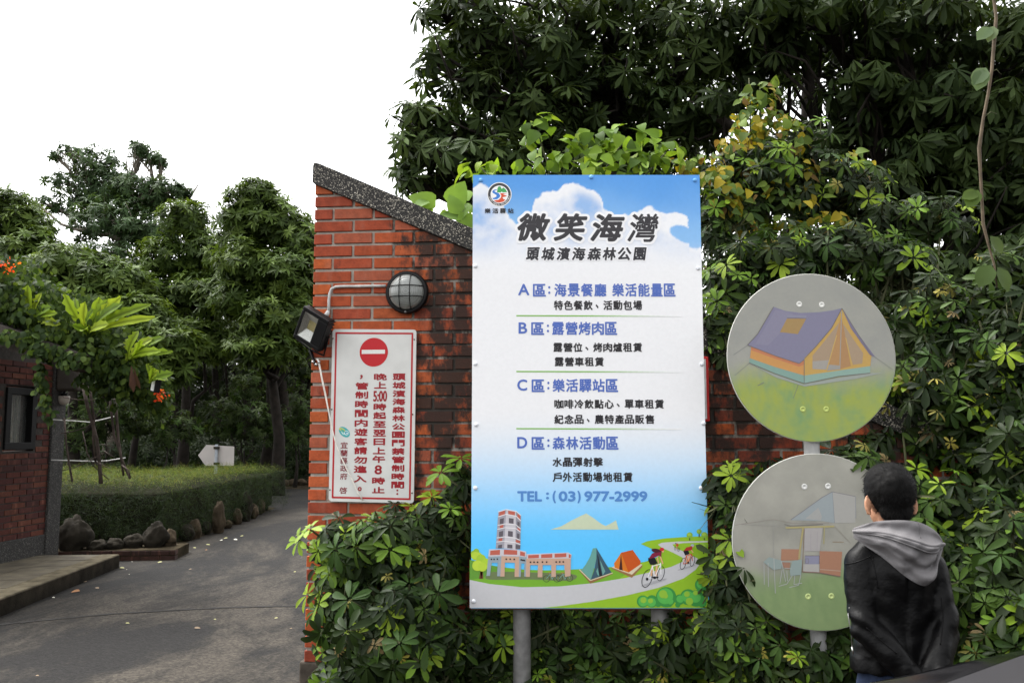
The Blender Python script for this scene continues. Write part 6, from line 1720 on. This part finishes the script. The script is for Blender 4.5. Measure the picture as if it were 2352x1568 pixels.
def loft(mb, rings, seg=28, cap=True):
    """rings: (centre, rx, ry, tilt vector or None); squarish ellipses stacked along z"""
    vs, fs = [], []
    for c, rx, ry in rings:
        for k in range(seg):
            t = 2 * math.pi * k / seg
            ct, st = math.cos(t), math.sin(t)
            e = .85
            vs.append(np.array(c) + np.array([rx * math.copysign(abs(ct) ** e, ct), ry * math.copysign(abs(st) ** e, st), 0]))
    for i in range(len(rings) - 1):
        for k in range(seg):
            a, b = i * seg + k, i * seg + (k + 1) % seg
            fs.append((a, b, b + seg, a + seg))
    fs.append(tuple(range(seg))[::-1]); fs.append(tuple((len(rings) - 1) * seg + k for k in range(seg)))
    mb.add(vs, fs)

def limb(mb, pts, rad, seg=14):
    mb.tube(pts, rad, seg)
    for p, r in zip(pts, rad): mb.sphere(p, r, seg, 8)

def remesh(mb, voxel, smooth=3, disp=None):
    me = bpy.data.meshes.new('tmp'); me.from_pydata(mb.v, [], mb.f)
    ob = bpy.data.objects.new('tmp', me); C.objects.link(ob)
    m = ob.modifiers.new('r', 'REMESH'); m.mode = 'VOXEL'; m.voxel_size = voxel
    if smooth:
        s = ob.modifiers.new('s', 'SMOOTH'); s.iterations = smooth; s.factor = .5
    dg = bpy.context.evaluated_depsgraph_get()
    out = bpy.data.meshes.new_from_object(ob.evaluated_get(dg))
    v = np.array([q.co[:] for q in out.vertices]); nrm = np.array([q.normal[:] for q in out.vertices])
    f = [tuple(p.vertices) for p in out.polygons]
    bpy.data.objects.remove(ob); bpy.data.meshes.remove(me); bpy.data.meshes.remove(out)
    if disp is not None: v = v + nrm * np.array([disp(p) for p in v])[:, None]
    r = MB(); r.add(v, f); return r

M_SKIN = mat_plain('skin', (.42, .215, .13), .5, var=.10, scale=16, bump=.1, bscale=120)
M_HAIR = mat_plain('black_hair', (.0026, .0023, .0022), .6, var=.3, scale=60, spec=.10)
M_LEATHER = mat_plain('black_leather', (.0022, .0021, .0023), .44, var=.25, scale=10, bump=.2, bscale=70, spec=.13)
M_FLEECE = mat_plain('grey_fleece', (.165, .158, .162), .95, var=.10, scale=420, bump=.3, bscale=500, spec=.08)
M_DENIM = mat_plain('blue_denim', (.012, .02, .045), .9, var=.3, scale=120)

base = Q(2060, 1500); base[2] = 0
ROOT_B = base
hips = Q(2066, 1530); hips[2] = .73
HEAD = Q(2046, 1142, .012)
YAWH = R(4)
def hd(x, y, z):
    """head coordinates: x right, y towards the face, z up"""
    c, s = math.cos(YAWH), math.sin(YAWH)
    return HEAD + np.array([x * c - y * s, x * s + y * c, z])

def hand(mb, w, d, n, side):
    """palm and five bent fingers; w wrist, d along the hand, n out of the back of the hand, side = +1/-1 towards the thumb"""
    d = d / np.linalg.norm(d); s = np.cross(d, n); s /= np.linalg.norm(s); n = np.cross(s, d); s = s * side
    limb(mb, [w - d * .03, w + d * .01], [.021, .020], 10)
    for k in (-1, 0, 1): limb(mb, [w + s * .012 * k, w + d * .055 + s * .017 * k], [.014, .0125], 10)
    for i, (o, L_) in enumerate(((.025, .050), (.0085, .058), (-.0085, .054), (-.025, .042))):
        b = w + d * .058 + s * o
        dd = d; pts = [b]
        for q, a in ((.45, .35), (.32, .75), (.23, 1.05)):
            dd = d * math.cos(a) - n * math.sin(a); pts.append(pts[-1] + dd * L_ * q)
        limb(mb, pts, [.0082, .0078, .0072, .0062], 8)
    t0 = w + d * .016 + s * .022
    t1 = t0 + (d * .55 + s * .75 - n * .25) * .030; t2 = t1 + (d * .85 + s * .25 - n * .4) * .024
    limb(mb, [t0, t1, t2], [.0105, .0092, .0075], 8)

S_L, E_L, W_L = Q(1977, 1290, .0), Q(1969, 1428, -.055), Q(2052, 1534, -.125)
S_R, E_R, W_R = Q(2134, 1298, .0), Q(2150, 1440, -.055), Q(2090, 1538, -.135)

mb = MB()
mb.sphere(hd(0, 0, .018), .1, 24, 16, sx=.072 / .1, sy=.089 / .1, sz=.088 / .1)        # cranium
mb.sphere(hd(0, .028, -.045), .06, 20, 12, sx=.052 / .06, sy=.055 / .06, sz=.064 / .06)  # face and jaw
mb.sphere(hd(0, .055, -.088), .022, 14, 8)                                                # chin
limb(mb, [hd(0, .082, .0), hd(0, .098, -.032)], [.008, .012], 10)                         # nose
for s_ in (-1, 1):
    mb.sphere(hd(s_ * .03, .070, -.028), .018, 12, 8)
    # ear: rim and lobe
    rim = [hd(s_ * (.073 + .014 * math.sin(t)), .004 * math.cos(t) - .012, -.024 + .030 * math.cos(t)) for t in np.linspace(-.3, 2.9, 9)]
    limb(mb, rim, [.0055] * 9, 8)
    mb.sphere(hd(s_ * .076, -.006, -.022), .022, 12, 8, sx=.5, sy=.5, sz=1.2); mb.sphere(hd(s_ * .074, -.004, -.050), .009, 10, 6)
limb(mb, [hd(0, .084, -.058), hd(0, .082, -.066)], [.011, .010], 10)
for s_ in (-1, 1): limb(mb, [hd(s_ * .018, .076, -.061), hd(0, .083, -.062)], [.006, .008], 8)
limb(mb, [hd(0, -.012, -.045), Q(2055, 1225, .0), Q(2060, 1262, .0)], [.047, .045, .052], 16)
loft(mb, [(hips + (0, 0, -.02), .115, .08), (hips + (0, 0, .12), .105, .07), (hips + (0, 0, .28), .125, .078), (hips + (0, 0, .37), .105, .062), (hips + (0, 0, .43), .05, .045)])
limb(mb, [S_L, E_L, W_L], [.033, .029, .023], 12); limb(mb, [S_R, E_R, W_R], [.033, .029, .023], 12)
hand(mb, W_L + np.array([.012, -.004, -.010]), np.array([.86, -.10, -.42]), np.array([0, -1, .1]), -1)
hand(mb, W_R + np.array([-.012, -.018, -.014]), np.array([-.86, -.06, -.46]), np.array([0, -1, .1]), 1)
for s_ in (-1, 1):
    hp_ = hips + np.array([s_ * .065, 0, -.02])
    limb(mb, [hp_, np.array([hp_[0] + s_ * .01, hp_[1] + .01, .40]), np.array([hp_[0] + s_ * .015, hp_[1] - .005, .08])], [.066, .046, .034], 14)
    limb(mb, [np.array([hp_[0] + s_ * .015, hp_[1] - .02, .05]), np.array([hp_[0] + s_ * .03, hp_[1] + .12, .035])], [.032, .028], 10)
bm_ = remesh(mb, .0052, 2)
boy = bm_.build('person', M_SKIN, None, True, loc=base)
tag(boy, 'boy seen from behind in black leather jacket with grey hood, facing the lower round sign', 'person')
for s_ in (-1, 1):
    mb = MB(); mb.sphere(hd(s_ * .029, .0745, -.002), .0125, 14, 10, (.8, .8, .78)); mb.sphere(hd(s_ * .029, .0815, -.002), .0062, 10, 8, (.02, .012, .008)); mb.build('eye', mat_attr('eye', rough=.15, var=0.0), boy, True)
    mb = MB(); mb.tube([hd(s_ * .014, .084, .017), hd(s_ * .03, .083, .021), hd(s_ * .046, .071, .016)], [.0025, .003, .0015], 6); mb.build('eyebrow', M_HAIR, boy, True)
mb = MB(); mb.tube([hd(-.022, .0765, -.0625), hd(-.008, .091, -.0605), hd(0, .0935, -.062), hd(.008, .091, -.0605), hd(.022, .0765, -.0625)], [.001, .0035, .0038, .0035, .001], 8); mb.build('lips', mat_plain('lip', (.38, .13, .10), .45), boy, True)

# hair: a close cropped cap with short strands growing out from the whorl
mb = MB()
mb.sphere(hd(0, -.004, .026), .1, 26, 18, sx=.0800 / .1, sy=.098 / .1, sz=.0890 / .1)
mb.sphere(hd(0, -.042, -.038), .06, 20, 12, sx=.056 / .06, sy=.040 / .06, sz=.050 / .06)
mb.sphere(hd(0, -.045, -.072), .03, 16, 10, sx=1.15, sy=.62, sz=.85)
def nhair(p): return .0022 * noise.noise(Vector(p) * 60) + .003 * noise.noise(Vector(p) * 22)
hb_ = remesh(mb, .0065, 4, nhair)
keep = []
V_ = np.array(hb_.v)
def headco(p):
    q = p - HEAD; c, s = math.cos(-YAWH), math.sin(-YAWH)
    return np.array([q[0] * c - q[1] * s, q[0] * s + q[1] * c, q[2]])
hl = [headco(p) for p in V_]
def hairy(q):
    if q[1] > .035: return q[2] > .045 - .2 * (q[1] - .035) * 0 
    lim = -.105 + max(0, q[1] + .055) * .95
    if abs(q[0]) > .056 and q[1] > -.016: lim = max(lim, -.012 if q[1] < .02 else .01)
    return q[2] > lim
ok_ = [hairy(q) for q in hl]
hb_.f = [f for f in hb_.f if all(ok_[i] for i in f)]
tri_c, tri_n, tri_a = [], [], []
for f in hb_.f:
    p = V_[list(f)]
    n_ = np.cross(p[1] - p[0], p[-1] - p[0]); a_ = np.linalg.norm(n_)
    if a_ < 1e-12: continue
    tri_c.append(p.mean(0)); tri_n.append(n_ / a_); tri_a.append(a_)
tri_c, tri_n, tri_a = np.array(tri_c), np.array(tri_n), np.array(tri_a)
used = set(i for f in hb_.f for i in f); remap = {}
hv2 = []
for i in sorted(used): remap[i] = len(hv2); hv2.append(hb_.v[i])
mb = MB(); mb.add(hv2, [tuple(remap[i] for i in f) for f in hb_.f])
N = 7500
idx = rng.choice(len(tri_c), N, p=tri_a / tri_a.sum())
o = tri_c[idx] + rng.normal(0, .0022, (N, 3)); n_ = tri_n[idx]
whorl = hd(.012, -.092, .055)
fl_ = o - whorl; fl_ = fl_ - n_ * (fl_ * n_).sum(1, keepdims=True); fl_ = unit(fl_)
swirl = np.cross(n_, fl_)
dr = unit(fl_ * .9 + swirl * .35 + n_ * .42 + rng.normal(0, .16, (N, 3)))
sd = unit(np.cross(dr, n_)) * .0006
ln = rng.uniform(.005, .010, N)[:, None]
tip = o + dr * ln
k0 = len(mb.v)
o = o - n_ * .001
allv = np.stack([o - sd, o + sd, tip], 1).reshape(-1, 3)
mb.add(allv, [(3 * i, 3 * i + 1, 3 * i + 2) for i in range(N)])
mb.build('hair', M_HAIR, boy, True)

# jacket
def nz(p, sx, sy, sz, sd=0): return noise.noise(Vector((p[0] * sx + sd, p[1] * sy, p[2] * sz)))
tc = Q(2066, 1330, .005)
mb = MB()
loft(mb, [(Q(2058, 1538, .0), .140, .094), (Q(2058, 1500, .0), .138, .094), (Q(2060, 1440, .0), .120, .088), (Q(2060, 1370, .0), .118, .090), (Q(2060, 1310, .0), .128, .092), (Q(2060, 1276, .005), .124, .084), (Q(2058, 1250, .01), .098, .070), (Q(2056, 1226, .012), .060, .055)], 40)
limb(mb, [S_L, Q(1971, 1358, -.02), E_L, (E_L * .5 + W_L * .5) + np.array([0, -.008, 0]), W_L], [.053, .050, .047, .042, .038], 16)
limb(mb, [S_R, Q(2146, 1366, -.02), E_R, (E_R * .5 + W_R * .5) + np.array([0, -.008, 0]), W_R], [.053, .050, .047, .042, .038], 16)
limb(mb, [S_L, Q(2010, 1262, .005), Q(2060, 1246, .01), Q(2110, 1264, .005), S_R], [.052, .056, .054, .056, .052], 16)
def folds(p):
    q = np.array(p) - base
    v = .0050 * nz(q, 8, 8, 11, 3) + .0016 * nz(q, 24, 24, 30, 9)
    # bunched folds in the crook of each elbow, running across the sleeve
    for e_, sg in ((E_L, 1), (E_R, -1)):
        d = np.array(p) - e_
        w = math.exp(-(np.dot(d, d)) / .0065)
        v += .0072 * w * math.sin(80 * (d[2] * .9 + sg * d[0] * .55) + 2.5 * nz(q, 12, 12, 12, 5))
    # long vertical folds down the back
    w = math.exp(-((q[0] - .01) / .09) ** 2) if q[1] < 0 else 0
    v += .0062 * w * math.sin(52 * (q[0] + .35 * (q[2] - .95) * (1 if q[0] < 0 else -1)) + 3 * nz(q, 5, 5, 6, 2))
    # ridge of gathers above the hem
    if q[2] < .80: v += .003 * math.sin(q[0] * 120)
    return v
jk = remesh(mb, .0062, 5, folds)
jacket = jk.build('jacket', M_LEATHER, boy, True)
bvh = BVHTree.FromPolygons([Vector(p) for p in jk.v], jk.f)
def on_jacket(px, py, lift=.0012):
    d = Vector(ray(px, py)).normalized()
    h = bvh.ray_cast(Vector(EYE), d)
    return np.array(h[0] + h[1] * lift) if h[0] is not None else None
def seam(pts, r, name, m_):
    sp_ = smooth_poly(pts, 6, closed=False)
    w = [on_jacket(x, y) for x, y in sp_]; w = [p for p in w if p is not None]
    if len(w) > 1:
        mb = MB(); mb.tube(w, r, 6); return mb.build(name, m_, jacket, True)
for pts in ([(1957, 1232), (1975, 1236), (1992, 1258), (2001, 1283)], [(1962, 1227), (1981, 1232), (1999, 1256), (2006, 1281)], [(1938, 1296), (1960, 1292), (1984, 1284), (2002, 1276)], [(2004, 1284), (2010, 1312), (2016, 1350)], [(2022, 1246), (2014, 1262), (2005, 1280)], [(2138, 1272), (2128, 1310), (2122, 1350)], [(2162, 1372), (2166, 1420), (2160, 1480)], [(1990, 1440), (2030, 1475), (2060, 1500)]):
    seam(pts, .0017, 'seam', M_LEATHER)
M_ZIP = mat_plain('silver_zip', (.55, .55, .53), .3, metal=1.0)
mb = MB()
zp = [Q(1941, 1388, -.012), Q(1937, 1404, -.014), Q(1939, 1424, -.018), Q(1943, 1446, -.02), Q(1944, 1476, -.02)]
zp = [p + np.array([-.001, -.03, 0]) for p in zp]
mb.tube(zp, .0021, 6); mb.tube([zp[-1], zp[-1] + np.array([.002, -.003, -.022])], [.0034, .0026], 6)
mb.build('zip', M_ZIP, jacket, True)

# hood hanging down the back
top = smooth_poly([(1951, 1211), (1968, 1201), (1995, 1192), (2030, 1188), (2065, 1189), (2098, 1197), (2128, 1214), (2154, 1240)], 5, closed=False)
bot = smooth_poly([(1952, 1232), (1974, 1250), (2004, 1272), (2034, 1300), (2062, 1321), (2090, 1333), (2110, 1324), (2124, 1290), (2155, 1254)], 5, closed=False)
def along(pl, t):
    d = [0]
    for i in range(len(pl) - 1): d.append(d[-1] + math.hypot(pl[i + 1][0] - pl[i][0], pl[i + 1][1] - pl[i][1]))
    x = t * d[-1]; i = max(0, min(len(pl) - 2, int(np.searchsorted(d, x)) - 1)); f = (x - d[i]) / (d[i + 1] - d[i] + 1e-9)
    return (pl[i][0] + (pl[i + 1][0] - pl[i][0]) * f, pl[i][1] + (pl[i + 1][1] - pl[i][1]) * f)
NU, NT = 64, 44
def hood_pt(u, t, lift=0.0):
    a_, b__ = along(top, u), along(bot, u)
    px = a_[0] + (b__[0] - a_[0]) * t; py = a_[1] + (b__[1] - a_[1]) * t
    su = math.sin(math.pi * min(1, max(0, u))) ** .65
    dy = -.030 - su * (.052 + .052 * math.sin(math.pi * min(1, t * .95)) ** .8)
    # the hem roll at about a third of the way down, cloth hollow above it
    hem_t = .30 + .10 * u
    dy -= .016 * su * math.exp(-((t - hem_t) / .07) ** 2)
    dy += .020 * su * math.exp(-((t - hem_t + .17) / .10) ** 2)
    # soft folds
    g_ = noise.noise(Vector((u * 5, t * 2.5, 1.7)))
    dy += .012 * su * g_ + .010 * su * (abs(noise.noise(Vector((u * 7 + t * 4, t * 3 - u * 2, 6.2)))) - .2) + .014 * su * math.sin(9 * (t * .8 + .5 * u) + 4 * g_) * sstep(.4, .6, t) * (1 - sstep(.9, 1, t))
    dy += -.022 * su * math.exp(-(((u - .66) / .13) ** 2 + ((t - .86) / .14) ** 2)) + .026 * su * math.exp(-(((u - .74) / .13) ** 2 + ((t - .70 + .25 * (u - .74)) / .055) ** 2)) + .016 * su * math.exp(-(((u - .42) / .16) ** 2 + ((t - .70 - .3 * (u - .42)) / .06) ** 2))
    dy -= .006 * su * sstep(hem_t + .10, hem_t + .085, t) * sstep(hem_t - .03, hem_t, t) if hem_t - .03 < t < hem_t + .10 else 0
    return Q(px, py, dy - lift)
vs, fs = [], []
for lay, off in ((0, 0.0), (1, -.034)):
    for j in range(NT + 1):
        for i in range(NU + 1):
            k_ = math.sin(math.pi * j / NT) ** .35 * math.sin(math.pi * i / NU) ** .12
            vs.append(hood_pt(i / NU, j / NT, off * k_ if lay else 0))
W_ = NU + 1; n1 = W_ * (NT + 1)
for j in range(NT):
    for i in range(NU):
        k = j * W_ + i
        fs.append((k, k + W_, k + W_ + 1, k + 1)); fs.append((n1 + k, n1 + k + 1, n1 + k + W_ + 1, n1 + k + W_))
mb = MB(); mb.add(vs, fs)
mb.build('hood', M_FLEECE, boy, True)
mb = MB()
for dt, r in ((0.0, .0052), (.11, .0020)):
    pts = [hood_pt(u, .27 + .10 * u + dt, .0035 if dt == 0 else .0015) for u in np.linspace(.0, 1.0, 40)]
    mb.tube(pts, r, 8)
mb.build('hood_hem', M_FLEECE, boy, True)
mb = MB(); mb.tube([hood_pt(.60 + .02 * math.sin(t * 3), t * .25, .001) for t in np.linspace(0, 1, 10)], .0014, 6); mb.build('hood_seam', M_FLEECE, boy, True)
# hoodie collar closes round the neck
mb = MB(); nb = Q(2056, 1216, .005)
for a0_ in range(1): mb.lathe(nb + np.array([0, 0, -.03]), (0, -.15, 1), [(.074, -.02), (.070, .02), (.062, .045), (.056, .05), (.055, .03)], 28)
mb.build('collar', M_FLEECE, boy, True)
# jeans and shoes
mb = MB()
loft(mb, [(hips + (0, 0, -.10), .13, .085), (hips + (0, 0, -.02), .132, .088), (hips + (0, 0, .05), .125, .085)])
for s_ in (-1, 1):
    hp_ = hips + np.array([s_ * .066, 0, -.03])
    limb(mb, [hp_, np.array([hp_[0] + s_ * .01, hp_[1] + .01, .40]), np.array([hp_[0] + s_ * .015, hp_[1] - .005, .09])], [.074, .058, .048], 16)
remesh(mb, .009, 3, lambda p: .004 * nz(p, 14, 14, 30)).build('jeans', M_DENIM, boy, True)
for s_ in (-1, 1):
    hp_ = hips + np.array([s_ * .081, 0, 0])
    mb = MB(); limb(mb, [np.array([hp_[0], hp_[1] - .045, .045]), np.array([hp_[0] + s_ * .006, hp_[1] + .05, .05]), np.array([hp_[0] + s_ * .014, hp_[1] + .135, .038])], [.042, .043, .036], 14)
    r_ = remesh(mb, .008, 3); r_.v = [(x, y, max(z_, .004)) for x, y, z_ in r_.v]; r_.build('shoe', mat_plain('dark_shoe', (.02, .02, .022), .6), boy, True)

# ================================================================== THE CAR
M_PAINT = mat_plain('grey_car_paint', (.020, .019, .021), .5, var=.05, scale=300, spec=.15)
M_GLOSS = mat_plain('black_gloss_trim', (.003, .003, .0035), .16, var=.1, scale=8, bump=.10, bscale=9, spec=.4)
M_TYRE = mat_plain('tyre_rubber', (.012, .012, .012), .85)
car = empty('parked_car', (2.7, 1.15, 0), 'dark glossy car whose grey bonnet edge cuts the bottom right corner', 'car')
XS = [.58, .63, .70, .83, .95, 1.08, 1.205, 1.35, 1.55, 1.9]
e_ref = [(P(1985, 1568, 2.06)[0], P(1985, 1568, 2.06)[2]), (P(2100, 1545, 2.06)[0], P(2100, 1545, 2.06)[2]), (P(2200, 1522, 2.06)[0], P(2200, 1522, 2.06)[2]), (P(2352, 1490, 2.06)[0], P(2352, 1490, 2.06)[2])]
ex = [.58, .63, .70] + [q[0] for q in e_ref] + [1.4, 1.9]; ez = [.66, .78, e_ref[0][1] - .055] + [q[1] for q in e_ref] + [e_ref[-1][1] + .03, e_ref[-1][1] + .07]
def ze(x): return float(np.interp(x, ex, ez))
b_ref = [(P(2197, 1568, 1.92)), (P(2352, 1512, 1.92))]
def zb(x):
    (x0_, _, z0_), (x1_, _, z1_) = b_ref
    t = (x - x0_) / (x1_ - x0_)
    v = z0_ + (z1_ - z0_) * t
    return min(v, z1_ + .10 * (1 - math.exp(-max(0, x - x1_) / .35))) if x > x1_ else max(min(v, ze(x) + .03), ze(x) - .0)
xs = list(np.linspace(.58, 1.9, 34))
def sect(x):
    e_, b_ = ze(x), max(zb(x), ze(x) + .004)
    far = [(1.94, b_), (1.985, b_ - .004 + .25 * (e_ - b_)), (2.03, e_ + .006), (2.06, e_ - .001), (2.085, e_ - .03), (2.10, e_ - .10), (2.105, e_ - .25), (2.08, .30)]
    return far
mb = MB()
rows = [[(x, y, z_) for y, z_ in sect(x)] for x in xs]
vs = [p for r_ in rows for p in r_]; m_n = len(rows[0]); fs = [(i * m_n + j, (i + 1) * m_n + j, (i + 1) * m_n + j + 1, i * m_n + j + 1) for i in range(len(rows) - 1) for j in range(m_n - 1)]
mb.add(vs, [f[::-1] for f in fs])
mb.build('wing', M_GLOSS, car, True); mb = MB()
rows2 = [[(x, 2.34 - y, z_) for x, y, z_ in r_] for r_ in rows]                      # the near wing
vs = [p for r_ in rows2 for p in r_]; mb.add(vs, fs)
mb.build('wing', M_GLOSS, car, True)
mb = MB()
ys = np.linspace(.40, 1.9385, 26)
rows = [[(x, y, max(zb(x), ze(x) + .004) + .022 * (1 - ((y - 1.17) / .77) ** 2)) for y in ys] for x in xs]
vs = [p for r_ in rows for p in r_]; m_n = len(ys); mb.add(vs, [(i * m_n + j, i * m_n + j + 1, (i + 1) * m_n + j + 1, (i + 1) * m_n + j)[::-1] for i in range(len(rows) - 1) for j in range(m_n - 1)])
mb.build('bonnet', M_PAINT, car, True)
# cabin and rear body
def hull(st, name, m_, par=car):
    """st: (x, half width top, half width bottom, z top, z bottom)"""
    mb = MB(); vs = []; seg = 0
    for x, wt, wb_, zt, zb_ in st:
        r_ = [(x, 1.17 - wb_, zb_), (x, 1.17 - wb_ - .01, zb_ + (zt - zb_) * .5), (x, 1.17 - wt, zt - .05), (x, 1.17 - wt + .08, zt), (x, 1.17, zt + .015), (x, 1.17 + wt - .08, zt), (x, 1.17 + wt, zt - .05), (x, 1.17 + wb_ + .01, zb_ + (zt - zb_) * .5), (x, 1.17 + wb_, zb_)]
        seg = len(r_); vs += r_
    fs = [(i * seg + j, i * seg + j + 1, (i + 1) * seg + j + 1, (i + 1) * seg + j)[::-1] for i in range(len(st) - 1) for j in range(seg - 1)]
    fs += [tuple(range(seg)), tuple((len(st) - 1) * seg + j for j in range(seg))[::-1]]
    mb.add(vs, fs); return mb.build(name, m_, par, True, angle=40)
zc = max(zb(1.9), ze(1.9) + .004)
body = hull([(1.902, .915, .90, zc - .01, .28), (2.6, .92, .91, zc + .01, .26), (3.6, .92, .91, zc + .02, .26), (4.6, .90, .88, zc + .01, .28), (4.78, .82, .80, zc - .2, .35)], 'body', M_GLOSS)
hull([(2.02, .74, .80, zc + .10, zc - .02), (2.62, .66, .80, 1.50, zc), (3.2, .66, .80, 1.56, zc), (4.1, .65, .80, 1.52, zc), (4.62, .70, .80, zc + .10, zc)], 'glasshouse', mat_plain('tinted_glass', (.008, .009, .010), .05))
mb = MB(); mb.abox(2.66, 4.05, .56, 1.78, 1.545, 1.60, ch=.02); mb.build('roof', M_GLOSS, car)
mb = MB(); mb.abox(.50, .66, .34, 2.02, .30, .66, ch=.06); mb.build('bumper', M_GLOSS, car)
mb = MB(); mb.abox(.485, .60, .75, 1.60, .46, .62, ch=.02); mb.build('grille', M_BLACK, car)
for y_ in (.48, 1.84):
    mb = MB(); mb.sphere((.665, y_, .72), .10, 20, 12, sx=.7, sy=1.4, sz=.55); mb.build('headlight', mat_plain('headlight_glass', (.5, .52, .55), .08), car, True)
for x_ in (1.32, 3.95):
    for y_, s_ in ((.34, -1), (2.00, 1)):
        mb = MB(); mb.lathe((x_, y_ - .1 * s_, .32), (0, s_, 0), [(.20, .0), (.30, .0), (.32, .03), (.32, .17), (.30, .20), (.20, .20), (.20, 0)], 40); w_ = mb.build('wheel', M_TYRE, car, True, angle=40)
        mb = MB(); mb.lathe((x_, y_ - .1 * s_, .32), (0, s_, 0), [(.0, .12), (.05, .15), (.06, .13), (.18, .17), (.20, .19), (.199, .02), (0, .02)], 30); mb.build('rim', mat_plain('alloy', (.4, .4, .41), .3, metal=1), w_, True, angle=40)
